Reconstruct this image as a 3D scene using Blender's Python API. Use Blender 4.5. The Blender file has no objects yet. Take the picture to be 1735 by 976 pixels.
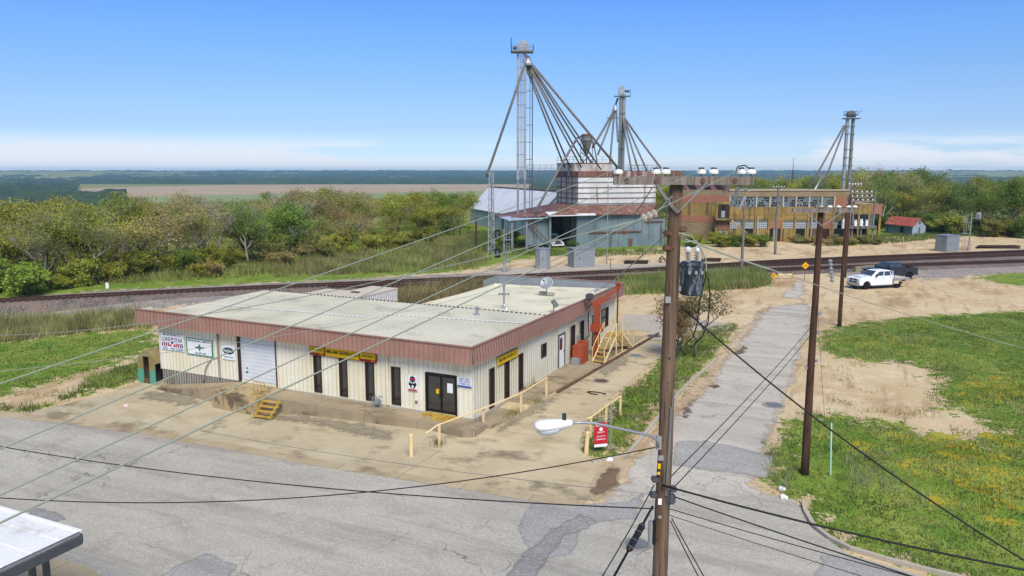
import bpy, bmesh, math, random
import numpy as np
from mathutils import Vector, Matrix, noise
R = math.radians
S = bpy.context.scene
COL = S.collection
random.seed(7)

# ------------------------------------------------------------------ camera, sky, sun, exposure
CX, CY, H, TH, A, F = 17.923, -32.342, 13.0, R(8.78), R(26), 1282.0
cd = bpy.data.cameras.new('camera')
cam = bpy.data.objects.new('camera', cd); COL.objects.link(cam)
cam.location = (CX, CY, H); cam.rotation_euler = (R(90) - TH, 0, A)
cd.sensor_width = 36; cd.lens = 36 * F / 1735; cd.clip_start = 0.2; cd.clip_end = 30000
S.camera = cam
S.view_settings.view_transform = 'Standard'; S.view_settings.look = 'None'
S.view_settings.gamma = 1; S.view_settings.use_curve_mapping = False
S.view_settings.exposure = EXPOSURE = 0.58
SUN_EL, SUN_AZ = R(50), math.atan2(0.60, -0.80)      # direction towards the sun, azimuth clockwise from +Y
sl = bpy.data.lights.new('sun', 'SUN'); sun = bpy.data.objects.new('sun', sl); COL.objects.link(sun)
sl.energy = 3.2; sl.angle = R(32); sl.color = (1, 0.93, 0.80)
_d = Vector((math.sin(SUN_AZ) * math.cos(SUN_EL), math.cos(SUN_AZ) * math.cos(SUN_EL), math.sin(SUN_EL)))
sun.rotation_euler = _d.to_track_quat('Z', 'Y').to_euler(); sun.location = (0, 0, 80)
W = bpy.data.worlds.new('World'); S.world = W; W.use_nodes = True
S.cycles.max_bounces = 5; S.cycles.diffuse_bounces = 3; S.cycles.glossy_bounces = 2; S.cycles.transmission_bounces = 3
S.cycles.transparent_max_bounces = 6; S.cycles.volume_bounces = 0


def build_world():
    nt = W.node_tree; N = nt.nodes; L = nt.links; N.clear()
    out = N.new('ShaderNodeOutputWorld'); bg = N.new('ShaderNodeBackground'); bg.inputs[1].default_value = 0.07
    sky = N.new('ShaderNodeTexSky'); sky.sky_type = 'NISHITA'; sky.sun_disc = False
    sky.sun_elevation = SUN_EL; sky.sun_rotation = SUN_AZ; sky.altitude = 100; sky.air_density = 1.0
    sky.dust_density = 0.6; sky.ozone_density = 2.2
    tc = N.new('ShaderNodeTexCoord'); sp = N.new('ShaderNodeSeparateXYZ'); L.new(tc.outputs['Generated'], sp.inputs[0])
    # colour balance of the clear sky by height above the horizon
    cr = N.new('ShaderNodeValToRGB'); L.new(sp.outputs[2], cr.inputs[0])
    stops = ((0.0, (.78, .84, 1.04)), (.023, (.47, .6, .92)), (.054, (.37, .47, .72)), (.107, (.36, .465, .685)), (.16, (.33, .49, .75)), (.213, (.295, .475, .82)), (1.0, (.3, .45, .7)))
    while len(cr.color_ramp.elements) < len(stops): cr.color_ramp.elements.new(.5)
    for e, (p, c) in zip(cr.color_ramp.elements, stops): e.position = p; e.color = (*c, 1)
    hs = N.new('ShaderNodeMix'); hs.data_type = 'RGBA'; hs.blend_type = 'MULTIPLY'; hs.inputs[0].default_value = 1; L.new(sky.outputs[0], hs.inputs[6]); L.new(cr.outputs[0], hs.inputs[7])
    h2 = N.new('ShaderNodeVectorMath'); h2.operation = 'SCALE'; h2.inputs[3].default_value = 2.0; L.new(hs.outputs[2], h2.inputs[0])
    # thin clouds low over the horizon, drawn out sideways
    mp = N.new('ShaderNodeMapping'); mp.inputs['Scale'].default_value = (2.0, 2.0, 17); mp.inputs['Location'].default_value = (1.3, .4, .2); L.new(tc.outputs['Generated'], mp.inputs[0])
    nz = N.new('ShaderNodeTexNoise'); nz.inputs['Scale'].default_value = 3.4; nz.inputs['Detail'].default_value = 10; nz.inputs['Roughness'].default_value = 0.6; nz.inputs['Distortion'].default_value = .25
    L.new(mp.outputs[0], nz.inputs['Vector'])
    # the bank thickens towards the far left (west) horizon
    dt = N.new('ShaderNodeVectorMath'); dt.operation = 'DOT_PRODUCT'; dt.inputs[1].default_value = (-.85, .52, 0); L.new(tc.outputs['Generated'], dt.inputs[0])
    bk = N.new('ShaderNodeMapRange'); bk.interpolation_type = 'SMOOTHSTEP'; bk.inputs[1].default_value = .88; bk.inputs[2].default_value = 1.01; bk.inputs[3].default_value = 0; bk.inputs[4].default_value = .30; L.new(dt.outputs['Value'], bk.inputs[0])
    ad = N.new('ShaderNodeMath'); ad.operation = 'ADD'; L.new(nz.outputs[0], ad.inputs[0]); L.new(bk.outputs[0], ad.inputs[1])
    # and a few small ones stand over the wood at the right
    d2 = N.new('ShaderNodeVectorMath'); d2.operation = 'DOT_PRODUCT'; d2.inputs[1].default_value = (.08, .997, 0); L.new(tc.outputs['Generated'], d2.inputs[0])
    b2 = N.new('ShaderNodeMapRange'); b2.interpolation_type = 'SMOOTHSTEP'; b2.inputs[1].default_value = .965; b2.inputs[2].default_value = .995; b2.inputs[3].default_value = 0; b2.inputs[4].default_value = .12; L.new(d2.outputs['Value'], b2.inputs[0])
    a2 = N.new('ShaderNodeMath'); a2.operation = 'ADD'; L.new(ad.outputs[0], a2.inputs[0]); L.new(b2.outputs[0], a2.inputs[1]); ad = a2
    r1 = N.new('ShaderNodeMapRange'); r1.interpolation_type = 'SMOOTHSTEP'; r1.inputs[1].default_value = 0.535; r1.inputs[2].default_value = 0.68; L.new(ad.outputs[0], r1.inputs[0])
    r2 = N.new('ShaderNodeMapRange'); r2.inputs[1].default_value = 0.022; r2.inputs[2].default_value = 0.048; r2.inputs[3].default_value = 1; r2.inputs[4].default_value = 0
    r2.interpolation_type = 'SMOOTHSTEP'; L.new(sp.outputs[2], r2.inputs[0])
    mu = N.new('ShaderNodeMath'); mu.operation = 'MULTIPLY'; L.new(r1.outputs[0], mu.inputs[0]); L.new(r2.outputs[0], mu.inputs[1])
    m2 = N.new('ShaderNodeMath'); m2.operation = 'MULTIPLY'; m2.inputs[1].default_value = 0.85; L.new(mu.outputs[0], m2.inputs[0])
    mx = N.new('ShaderNodeMix'); mx.data_type = 'RGBA'; L.new(m2.outputs[0], mx.inputs[0]); L.new(h2.outputs[0], mx.inputs[6]); mx.inputs[7].default_value = (8.6, 8.9, 9.5, 1)
    L.new(mx.outputs[2], bg.inputs[0]); L.new(bg.outputs[0], out.inputs[0])


build_world()

# ------------------------------------------------------------------ surveying: photo pixel -> point in the place
def _ray(px, py):
    a = (px - 867.5) / F; b = -(py - 488) / F
    dy = math.cos(TH) + b * math.sin(TH); dz = -math.sin(TH) + b * math.cos(TH)
    return (a * math.cos(A) - dy * math.sin(A), a * math.sin(A) + dy * math.cos(A), dz)


def G(px, py, z=0.0):
    d = _ray(px, py); t = (z - H) / d[2]
    return Vector((CX + d[0] * t, CY + d[1] * t, z))


def dist(px, py, t):
    d = _ray(px, py); s = t / (math.cos(TH) - (py - 488) / F * math.sin(TH) * 1.0)
    k = math.cos(TH) + (-(py - 488) / F) * math.sin(TH); s = t / k
    return Vector((CX + d[0] * s, CY + d[1] * s, H + d[2] * s))


def on_pole(px, py, X, Y):          # height of the pixel's ray where it passes the vertical through X,Y
    t = (X - CX) * -math.sin(A) + (Y - CY) * math.cos(A)
    return dist(px, py, t).z


def sm(a, b, x):
    t = min(1, max(0, (x - a) / (b - a))); return t * t * (3 - 2 * t)


E1 = Vector((math.cos(R(44.5)), math.sin(R(44.5)), 0)); E2 = Vector((-E1.y, E1.x, 0))    # along / across the railway


def h(X, Y):
    z = -0.4 * sm(-2, -16, X) * (1 - sm(6, 20, Y))
    k = sm(-5, 0, X)
    z += 0.5 * (k * sm(-4, 6, Y) + (1 - k) * sm(6, 22, Y))
    n = X * E2.x + Y * E2.y
    z -= 26 * sm(118, 520, n)
    r = math.hypot(X - CX, Y - CY)
    if r > 2300: z += 38 * sm(2300, 6500, r)
    return z


def GT(px, py, dz=0.0):             # pixel -> ground
    z = 0.3
    for _ in range(6):
        p = G(px, py, z); z = h(p.x, p.y) + dz
    return Vector((p.x, p.y, z))

# ------------------------------------------------------------------ materials
def lin(c):
    if isinstance(c, str):
        c = [int(c[i:i + 2], 16) / 255 for i in (1, 3, 5)]
        c = [x / 12.92 if x <= .04045 else ((x + .055) / 1.055) ** 2.4 for x in c]
    return (c[0], c[1], c[2], 1)


class MT:
    """small node-tree helper"""
    def __init__(s, name, rough=0.8, metal=0.0):
        s.m = bpy.data.materials.new(name); s.m.use_nodes = True
        s.nt = s.m.node_tree; s.N = s.nt.nodes; s.L = s.nt.links
        s.b = s.N['Principled BSDF']; s.b.inputs['Roughness'].default_value = rough; s.b.inputs['Metallic'].default_value = metal
        s.b.inputs['Specular IOR Level'].default_value = 0.3
        s.tc = s.N.new('ShaderNodeTexCoord')
    def vec(s, scale=(1, 1, 1), src='Object', rot=(0, 0, 0)):
        mp = s.N.new('ShaderNodeMapping'); mp.inputs['Scale'].default_value = scale; mp.inputs['Rotation'].default_value = rot
        s.L.new(s.tc.outputs[src], mp.inputs[0]); return mp.outputs[0]
    def noise(s, scale, detail=4, rough=0.55, vec=None, dist=0):
        n = s.N.new('ShaderNodeTexNoise'); n.inputs['Scale'].default_value = scale; n.inputs['Detail'].default_value = detail
        n.inputs['Roughness'].default_value = rough; n.inputs['Distortion'].default_value = dist
        s.L.new(vec if vec is not None else s.tc.outputs['Object'], n.inputs['Vector']); return n.outputs[0]
    def vor(s, scale, feat='F1', vec=None, out=0):
        n = s.N.new('ShaderNodeTexVoronoi'); n.feature = feat; n.inputs['Scale'].default_value = scale
        s.L.new(vec if vec is not None else s.tc.outputs['Object'], n.inputs['Vector']); return n.outputs[out]
    def ramp(s, v, a, b, lo=0, hi=1):
        n = s.N.new('ShaderNodeMapRange'); n.interpolation_type = 'SMOOTHSTEP'
        for i, q in enumerate((a, b, lo, hi)): n.inputs[i + 1].default_value = q
        s.L.new(v, n.inputs[0]); return n.outputs[0]
    def math(s, op, a, b=0.0):
        n = s.N.new('ShaderNodeMath'); n.operation = op
        for i, q in enumerate((a, b)):
            if isinstance(q, (int, float)): n.inputs[i].default_value = q
            else: s.L.new(q, n.inputs[i])
        return n.outputs[0]
    def mix(s, f, a, b, mode='MIX'):
        n = s.N.new('ShaderNodeMix'); n.data_type = 'RGBA'; n.blend_type = mode
        for i, q in ((0, f), (6, a), (7, b)):
            if isinstance(q, (int, float)): n.inputs[i].default_value = q
            elif isinstance(q, (str, tuple, list)): n.inputs[i].default_value = lin(q)
            else: s.L.new(q, n.inputs[i])
        return n.outputs[2]
    def attr(s, name):
        n = s.N.new('ShaderNodeAttribute'); n.attribute_name = name; return n.outputs['Fac']
    def color(s, c):
        if isinstance(c, (str, tuple, list)): s.b.inputs['Base Color'].default_value = lin(c)
        else: s.L.new(c, s.b.inputs['Base Color'])
        return s
    def fade(s, width=.35, amp=.8):          # worn edge: the sheet thins out into grains towards its rim
        n = s.math('ADD', s.math('MULTIPLY', s.math('SUBTRACT', s.noise(2.2, 6, .7), .5), amp * 2), s.math('MULTIPLY', s.math('SUBTRACT', s.noise(14, 3, .7), .5), amp * .8))
        f = s.ramp(s.math('ADD', s.attr('edge'), n), 0, width); tr = s.N.new('ShaderNodeBsdfTransparent'); mx = s.N.new('ShaderNodeMixShader'); o = s.N['Material Output']
        s.L.new(f, mx.inputs[0]); s.L.new(tr.outputs[0], mx.inputs[1]); s.L.new(s.b.outputs[0], mx.inputs[2]); s.L.new(mx.outputs[0], o.inputs[0]); return s
    def bump(s, v, strength=0.3, distance=0.05):
        n = s.N.new('ShaderNodeBump'); n.inputs['Strength'].default_value = strength; n.inputs['Distance'].default_value = distance
        s.L.new(v, n.inputs['Height']); s.L.new(n.outputs[0], s.b.inputs['Normal']); return s


def paint(name, c, c2=None, scale=3.0, rough=0.6, metal=0.0, amt=0.5, stain=None, streak=None, fine=0.12, bump=0.0):
    """painted / plain surface: two close tones in clouds, fine grain, optional stain colour in blotches or in vertical streaks"""
    t = MT(name, rough, metal); c2 = c2 or tuple(x * 0.8 for x in lin(c)[:3])
    f = t.ramp(t.noise(scale, 5), 0.35, 0.65, 0, amt); col = t.mix(f, c, c2)
    g = t.noise(scale * 14, 3); col = t.mix(t.ramp(g, .3, .7, 0, fine), col, (0.05, 0.045, 0.04))
    if stain: col = t.mix(t.ramp(t.noise(stain[1], 6, .65), stain[2], stain[2] + .12, 0, stain[3] if len(stain) > 3 else .85), col, stain[0])
    if streak:
        v = t.vec((streak[1], streak[1], streak[1] * 0.07)); col = t.mix(t.ramp(t.noise(1, 6, .62, v), streak[2], streak[2] + .16, 0, streak[3] if len(streak) > 3 else .8), col, streak[0])
    t.color(col)
    if bump: t.bump(g, bump, 0.02)
    return t.m


def plain(name, c, rough=0.5, metal=0.0):
    return MT(name, rough, metal).color(c).m


M = {}
M['siding'] = paint('white wall sheeting', '#e6e1cd', '#d9cfad', .35, .5, 0, .8, streak=('#a3946e', 2.6, .54, .38), fine=.05)
M['siding_low'] = paint('grimy lower sheeting', '#a39d90', '#8d867a', .6, .7, 0, .7, streak=('#4f4639', 3.2, .5, .6))
M['fascia'] = paint('brown red fascia sheeting', '#a0796a', '#916c5e', .5, .6, 0, .7, streak=('#6f6158', 2.2, .54, .45), fine=.05)
M['roof'] = paint('pale metal roof', '#c8c4ae', '#b8b49e', .25, .6, 0.0, .8, stain=('#98957f', .5, .54, .5), fine=.06)
M['trim_brown'] = paint('dark brown trim', '#3a2822', None, 2, .5)
M['trim_white'] = paint('white trim', '#d8d6cc', None, 2, .5)
M['glass'] = plain('dark window glass', (0.03, 0.03, 0.028), 0.04); M['glass'].node_tree.nodes['Principled BSDF'].inputs['Specular IOR Level'].default_value = 1.0
M['rolldoor'] = paint('white ribbed roller door', '#d4d8da', '#c4c9cd', 1, .45, 0, .5)
M['black_metal'] = paint('black door metal', '#191818', None, 3, .4)
M['yellow_paint'] = paint('worn yellow paint', '#bb9a45', '#9c7f3e', 3, .6, stain=('#6b4a28', 5, .54, .7))
M['cream_paint'] = paint('cream paint', '#e4cb98', '#d6b67c', 3, .6, stain=('#7d5a3a', 6, .6, .6))
M['orange_paint'] = paint('faded orange red paint', '#a04a2c', '#873d26', 2, .55, stain=('#5a3020', 3, .6, .6))
M['galv'] = paint('galvanised steel', '#a9adaf', '#8e9496', 2, .45, .55)
M['steel_grey'] = paint('weathered grey steel', '#80837f', '#6a6d6b', 1.2, .55, .3, stain=('#6e4a38', 2.2, .58, .6))
M['spout'] = paint('rust streaked spout pipe', '#77746f', '#5f5d5a', 1.0, .6, .25, stain=('#6b4a3a', 1.4, .56, .7))
M['rust'] = paint('rusty iron', '#634738', '#775844', 1.5, .85, 0, .8, stain=('#47372e', 3, .5))
M['concrete_dock'] = paint('stained dock concrete', '#a08e6e', '#b39a6c', .6, .9, 0, .8, stain=('#4b4436', .9, .5, .8), streak=('#2f2b22', 1.6, .52, .7), bump=.2)
M['concrete_pale'] = paint('pale concrete', '#a89f8e', '#b5a994', .8, .9, 0, .7, stain=('#6f6757', 1.2, .58, .5), bump=.2)
M['hut_tan'] = paint('tan hut end', '#8c8052', '#776a44', 1.5, .8)
M['hut_green'] = paint('sea green paint', '#4f9a82', '#5f8f76', 1.5, .7, stain=('#7d8a6c', 3, .55, .6))
M['white'] = paint('white paint', '#e4e4e0', '#d6d6d2', 1.5, .5, fine=.05)
M['dark_grey'] = paint('dark grey paint', '#4c4f52', '#424548', 2, .5)
M['black'] = paint('black plastic', '#141516', None, 3, .5)
M['wire_pale'] = plain('weathered bare conductor', '#8d9888', .6, .1)
M['wire_black'] = plain('black cable', '#101114', .5)
M['ceramic'] = plain('white porcelain', '#e6e7e4', .2)
M['ceramic_brown'] = plain('grey brown porcelain', '#a89f92', .3)
M['lens'] = plain('clear lamp lens', '#c9d2d4', .15)
M['teal'] = plain('teal green plastic', '#12463f', .4)
M['red_sign'] = plain('red sign', '#b3202c', .5)
M['red'] = plain('red letters', '#b3202c', .5)
M['blue'] = plain('navy letters', '#1d2f63', .5)
M['mid_blue'] = plain('blue letters', '#2d4a94', .5)
M['green'] = plain('green letters', '#1f7a5c', .5)
M['olive_letters'] = plain('olive green letters', '#5d6a1c', .5)
M['dark_teal'] = plain('dark teal letters', '#153d44', .5)
M['sign_white'] = paint('white sign board', '#e3e6e6', None, 2, .5, fine=.04)
M['sign_yellow'] = paint('yellow sign board', '#e2b90f', '#d2a80c', 2, .5, fine=.05)
M['sign_red'] = paint('deep red sign board', '#8f2416', None, 2, .5)
M['black_letters'] = plain('black letters', '#16150f', .6)
M['warn_yellow'] = plain('warning yellow', '#e0a60c', .5)


def wood_mat(name, c, c2, dark):
    t = MT(name, .85); v = t.vec((9, 9, .5)); n = t.noise(1, 6, .65, v)
    col = t.mix(t.ramp(n, .35, .65), c, c2); col = t.mix(t.ramp(t.noise(2.2, 4, .6, t.vec((5, 5, .35))), .54, .66, 0, .75), col, dark)
    col = t.mix(t.ramp(t.noise(1, 4, .6, t.vec((26, 26, .8))), .58, .66, 0, .85), col, dark); col = t.mix(t.ramp(t.noise(5, 2, .5), .68, .74, 0, .8), col, '#1c1511')
    t.color(col).bump(n, .6, .03); return t.m


M['pole_wood'] = wood_mat('creosoted pole wood', '#74604f', '#594838', '#33271d')
M['pole_dark'] = wood_mat('dark pole wood', '#543b2c', '#432f22', '#271b13')
M['arm_wood'] = wood_mat('weathered grey timber', '#857d74', '#6d655d', '#4d463f')


def corr_mat(name, c, c2, rust, period, axis, rusted=.6, lines=.0, metal=.2):
    """sheet metal of far buildings: horizontal seams, rust bands and streaks"""
    t = MT(name, .6, metal); col = t.mix(t.ramp(t.noise(.35, 5), .35, .65), c, c2)
    v = t.vec((1.2, 1.2, .12)); col = t.mix(t.ramp(t.noise(1, 7, .65, v), rusted, rusted + .13, 0, .9), col, rust)
    t.color(col)
    w = t.N.new('ShaderNodeTexWave'); w.bands_direction = axis; w.inputs['Scale'].default_value = 1 / period
    t.L.new(t.tc.outputs['Object'], w.inputs['Vector']); t.bump(w.outputs[1], .5, .05)
    return t.m


M['bin_white'] = corr_mat('white bin sheeting with rust', '#d8d8d2', '#c4c4be', '#6a4030', 3.0, 'X', .57)
M['bin_rusty'] = corr_mat('rusted white bin sheeting', '#c9c4ba', '#b0a99f', '#74503f', 3.0, 'X', .53)
M['bin_rust'] = corr_mat('rusted bin sheeting', '#7d594b', '#6b4a3d', '#b5aca2', 3.0, 'X', .52)
M['shed_blue'] = corr_mat('blue grey shed sheeting', '#78888b', '#667679', '#5a4f46', 1.6, 'X', .52)
M['shed_roof'] = corr_mat('rusty shed roof', '#85604f', '#6f4c3c', '#aaa096', 1.6, 'X', .55)
M['white_roof'] = corr_mat('white warehouse roof', '#dddedc', '#cfd1d1', '#a8a9a8', 2, 'X', .6)
M['ware_wall'] = corr_mat('pale blue warehouse wall', '#aebdc9', '#9fb0bd', '#8a9098', 1.6, 'X', .62)
M['ochre'] = paint('ochre painted brick', '#9c8048', '#86703f', .35, .9, 0, .8, stain=('#6a6440', .6, .5, .8), streak=('#463f2d', 1.3, .48, .8))


def brick_mat(name, c1, c2, mortar):
    t = MT(name, .9); b = t.N.new('ShaderNodeTexBrick'); b.inputs['Scale'].default_value = 1
    b.inputs['Brick Width'].default_value = .42; b.inputs['Row Height'].default_value = .16; b.inputs['Mortar Size'].default_value = .014
    b.inputs['Color1'].default_value = lin(c1); b.inputs['Color2'].default_value = lin(c2); b.inputs['Mortar'].default_value = lin(mortar)
    t.L.new(t.vec(rot=(R(90), 0, 0)), b.inputs['Vector'])
    col = t.mix(t.ramp(t.noise(.4, 6), .5, .68, 0, .7), b.outputs[0], '#7d6a48'); t.color(col); return t.m


M['brick'] = brick_mat('orange red brick', '#a0624a', '#8f543d', '#8d8172')
M['brick_dull'] = brick_mat('dull weathered brick', '#8f7a5c', '#7d6c50', '#8d8172')
M['pink_roof'] = paint('faded red roof', '#6d4a48', '#5b3c3a', .6, .8, stain=('#8f8a84', .9, .6, .5))
M['dark_inside'] = plain('dark interior', (0.012, 0.012, 0.013), .9)
M['pane'] = plain('dusty window pane', '#647783', .7)
M['pane_white'] = plain('whitened window pane', '#a6adb0', .7)
M['cab_grey'] = paint('grey cabinet metal', '#9ea2a3', '#8d9294', .8, .5, .35, streak=('#6f7374', 2, .56, .5))
M['truck_white'] = plain('white truck paint', '#e2e5e8', .25)
M['truck_grey'] = plain('dark blue grey truck paint', '#2e323c', .22)
M['tyre'] = plain('tyre rubber', '#131313', .9)
M['rim'] = plain('wheel rim', '#8d9194', .35, .7)
M['chrome'] = plain('bright metal', '#b5b9bd', .2, .85)
M['car_glass'] = plain('tinted car glass', '#39464f', .05)
M['bed_tan'] = paint('pale flatbed deck', '#c9bda6', '#b7aa94', 2, .7)
M['headlight'] = plain('headlight glass', '#cdd3d6', .15)


def leaf_mat(name, rough=.75, trans=.4):
    """foliage: the object's own colour, each leaf clump a little different"""
    t = MT(name, rough); oi = t.N.new('ShaderNodeObjectInfo'); ge = t.N.new('ShaderNodeNewGeometry')
    rnd = ge.outputs['Random Per Island']
    hs = t.N.new('ShaderNodeHueSaturation'); t.L.new(oi.outputs['Color'], hs.inputs['Color'])
    t.L.new(t.ramp(rnd, 0, 1, .48, .515), hs.inputs['Hue']); v2 = t.math('FRACT', t.math('MULTIPLY', rnd, 17.3))
    cl = t.ramp(t.noise(.42, 3, .6), .32, .68, .66, 1.3); t.L.new(t.math('MULTIPLY', t.ramp(v2, 0, 1, .82, 1.2), cl), hs.inputs['Value']); hs.inputs['Saturation'].default_value = 1.0
    t.b.inputs['Specular IOR Level'].default_value = .15
    t.L.new(hs.outputs[0], t.b.inputs['Base Color'])
    tr = t.N.new('ShaderNodeBsdfTranslucent'); t.L.new(hs.outputs[0], tr.inputs[0])
    mx = t.N.new('ShaderNodeMixShader'); mx.inputs[0].default_value = trans
    out = t.N['Material Output']; t.L.new(t.b.outputs[0], mx.inputs[1]); t.L.new(tr.outputs[0], mx.inputs[2]); t.L.new(mx.outputs[0], out.inputs[0])
    return t.m


M['leaf'] = leaf_mat('foliage', .75, .42); M['blade'] = leaf_mat('grass blades', .8, .4)
M['bark'] = paint('grey bark', '#6f665b', '#574e44', 2, .9); M['bark_pale'] = paint('pale bare bark', '#a39a8e', '#8a8177', 2, .9)


# ------------------------------------------------------------------ mesh building
class MB:
    def __init__(s): s.bm = bmesh.new()
    def box(s, c, d, rz=0, rot=None):
        r = bmesh.ops.create_cube(s.bm, size=1)['verts']
        m = Matrix.Translation(c) @ (rot if rot is not None else Matrix.Rotation(rz, 4, 'Z')) @ Matrix.Diagonal((d[0], d[1], d[2], 1))
        bmesh.ops.transform(s.bm, matrix=m, verts=r); return s
    def span(s, x0, x1, y0, y1, z0, z1): return s.box(((x0 + x1) / 2, (y0 + y1) / 2, (z0 + z1) / 2), (x1 - x0, y1 - y0, z1 - z0))
    def bar(s, p, q, w, t=None):
        p, q = Vector(p), Vector(q); d = q - p; L = d.length
        rot = d.to_track_quat('X', 'Z').to_matrix().to_4x4()
        return s.box((p + q) / 2, (L, w, t or w), rot=rot)
    def cyl(s, p, q, r0, r1=None, n=10, cap=True):
        p, q = Vector(p), Vector(q); d = q - p; r1 = r0 if r1 is None else r1
        m = Matrix.Translation((p + q) / 2) @ d.to_track_quat('Z', 'X').to_matrix().to_4x4()
        bmesh.ops.create_cone(s.bm, cap_ends=cap, segments=n, radius1=r0, radius2=max(r1, 1e-4), depth=d.length, matrix=m); return s
    def tube(s, pts, r, n=6):
        pts = [Vector(p) for p in pts]; rings = []; q = pd = None
        for i, p in enumerate(pts):
            d = (pts[min(i + 1, len(pts) - 1)] - pts[max(i - 1, 0)]).normalized()
            q = d.to_track_quat('Z', 'X') if q is None else pd.rotation_difference(d) @ q
            pd = d; rr = r[i] if isinstance(r, (list, tuple)) else r
            rings.append([s.bm.verts.new(p + q @ Vector((rr * math.cos(a), rr * math.sin(a), 0))) for a in [2 * math.pi * k / n for k in range(n)]])
        for a, b in zip(rings, rings[1:]):
            for k in range(n): s.bm.faces.new((a[k], a[(k + 1) % n], b[(k + 1) % n], b[k]))
        s.bm.faces.new(rings[0][::-1]); s.bm.faces.new(rings[-1]); return s
    def face(s, pts): s.bm.faces.new([s.bm.verts.new(p) for p in pts]); return s
    def prism(s, poly, v):                      # 3-D polygon swept along the vector v
        v = Vector(v); a = [s.bm.verts.new(p) for p in poly]; b = [s.bm.verts.new(Vector(p) + v) for p in poly]; n = len(poly)
        s.bm.faces.new(a[::-1]); s.bm.faces.new(b)
        for i in range(n): s.bm.faces.new((a[i], a[(i + 1) % n], b[(i + 1) % n], b[i]))
        return s
    def lathe(s, prof, c=(0, 0, 0), n=16, axis=None):
        q = Vector(axis).to_track_quat('Z', 'X') if axis is not None else None; rings = []
        for r, z in prof:
            ring = []
            for k in range(n):
                a = 2 * math.pi * k / n; p = Vector((r * math.cos(a), r * math.sin(a), z))
                ring.append(s.bm.verts.new((q @ p if q else p) + Vector(c)))
            rings.append(ring)
        for a, b in zip(rings, rings[1:]):
            for k in range(n): s.bm.faces.new((a[k], a[(k + 1) % n], b[(k + 1) % n], b[k]))
        s.bm.faces.new(rings[0][::-1]); s.bm.faces.new(rings[-1]); return s
    def ball(s, c, r, sc=(1, 1, 1), n=12):
        m = Matrix.Translation(c) @ Matrix.Diagonal((*sc, 1)); bmesh.ops.create_uvsphere(s.bm, u_segments=n, v_segments=n // 2 + 2, radius=r, matrix=m); return s
    def bevel(s, w, seg=2):
        bmesh.ops.bevel(s.bm, geom=s.bm.edges[:], offset=w, segments=seg, affect='EDGES', clamp_overlap=True); return s
    def build(s, name, mat, parent=None, world=True, smooth=False, normals=True):
        if normals: bmesh.ops.recalc_face_normals(s.bm, faces=s.bm.faces[:])
        if parent is not None and world: s.bm.transform(mw(parent).inverted())
        me = bpy.data.meshes.new(name); s.bm.to_mesh(me); s.bm.free()
        me.materials.append(M[mat] if isinstance(mat, str) else mat)
        if smooth: me.shade_smooth()
        o = bpy.data.objects.new(name, me); COL.objects.link(o)
        if parent is not None: o.parent = parent
        return o


def mw(o):
    m = Matrix.Translation(o.location) @ o.rotation_euler.to_matrix().to_4x4() @ Matrix.Diagonal((*o.scale, 1))
    return mw(o.parent) @ m if o.parent else m


def tag(o, label, cat, group=None):
    o['label'] = label; o['category'] = cat
    if group: o['group'] = group
    return o


def thing(name, label, cat, loc=(0, 0, 0), rz=0, group=None):
    o = bpy.data.objects.new(name, None); COL.objects.link(o); o.location = loc; o.rotation_euler = (0, 0, rz); o.empty_display_size = .3
    return tag(o, label, cat, group)


def struct(o, kind='structure'): o['kind'] = kind; return o


def dup(root, loc, rz=0, scale=None, label=None, color=None):
    r = root.copy(); COL.objects.link(r); r.location = loc; r.rotation_euler = (0, 0, rz)
    if scale is not None: r.scale = scale if isinstance(scale, (tuple, list)) else (scale,) * 3
    if label: r['label'] = label
    for c in list(root.children):
        k = c.copy(); COL.objects.link(k); k.parent = r
        if color is not None: k.color = color
        for g in list(c.children):
            e = g.copy(); COL.objects.link(e); e.parent = k
    return r


def text(parent, s, size, loc, rot, mat, name='lettering', sx=1.0, align='CENTER'):
    cu = bpy.data.curves.new('t', 'FONT'); cu.body = s; cu.size = size; cu.align_x = align; cu.align_y = 'CENTER'; cu.extrude = .004; cu.offset = size * .012
    tmp = bpy.data.objects.new('t', cu); me = bpy.data.meshes.new_from_object(tmp); bpy.data.objects.remove(tmp); bpy.data.curves.remove(cu)
    m = Matrix.Translation(loc) @ rot @ Matrix.Diagonal((sx, 1, 1, 1)); me.transform(mw(parent).inverted() @ m); me.name = name
    me.materials.append(M[mat]); o = bpy.data.objects.new(name, me); COL.objects.link(o); o.parent = parent; return o


ROT_FRONT = Matrix.Rotation(R(90), 4, 'X')                                       # faces -Y
ROT_SIDE = Matrix.Rotation(R(90), 4, 'Z') @ Matrix.Rotation(R(90), 4, 'X')       # faces +X
# ------------------------------------------------------------------ ground
def inpoly(px, py, poly):
    ins = np.zeros(px.shape, bool); n = len(poly)
    for i in range(n):
        x0, y0 = poly[i]; x1, y1 = poly[(i + 1) % n]
        c = ((y0 > py) != (y1 > py)) & (px < (x1 - x0) * (py - y0) / ((y1 - y0) or 1e-9) + x0); ins ^= c
    return ins


def sdist(px, py, poly):            # signed distance, positive inside
    d = np.full(px.shape, 1e9); n = len(poly)
    for i in range(n):
        x0, y0 = poly[i]; x1, y1 = poly[(i + 1) % n]; dx, dy = x1 - x0, y1 - y0
        t = np.clip(((px - x0) * dx + (py - y0) * dy) / (dx * dx + dy * dy + 1e-9), 0, 1)
        d = np.minimum(d, np.hypot(px - x0 - t * dx, py - y0 - t * dy))
    return np.where(inpoly(px, py, poly), d, -d)


def pp(*pts): return [GT(*p).to_2d()[:] for p in pts]
def en(s, n): v = E1 * s + E2 * n; return (v.x, v.y)


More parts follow.
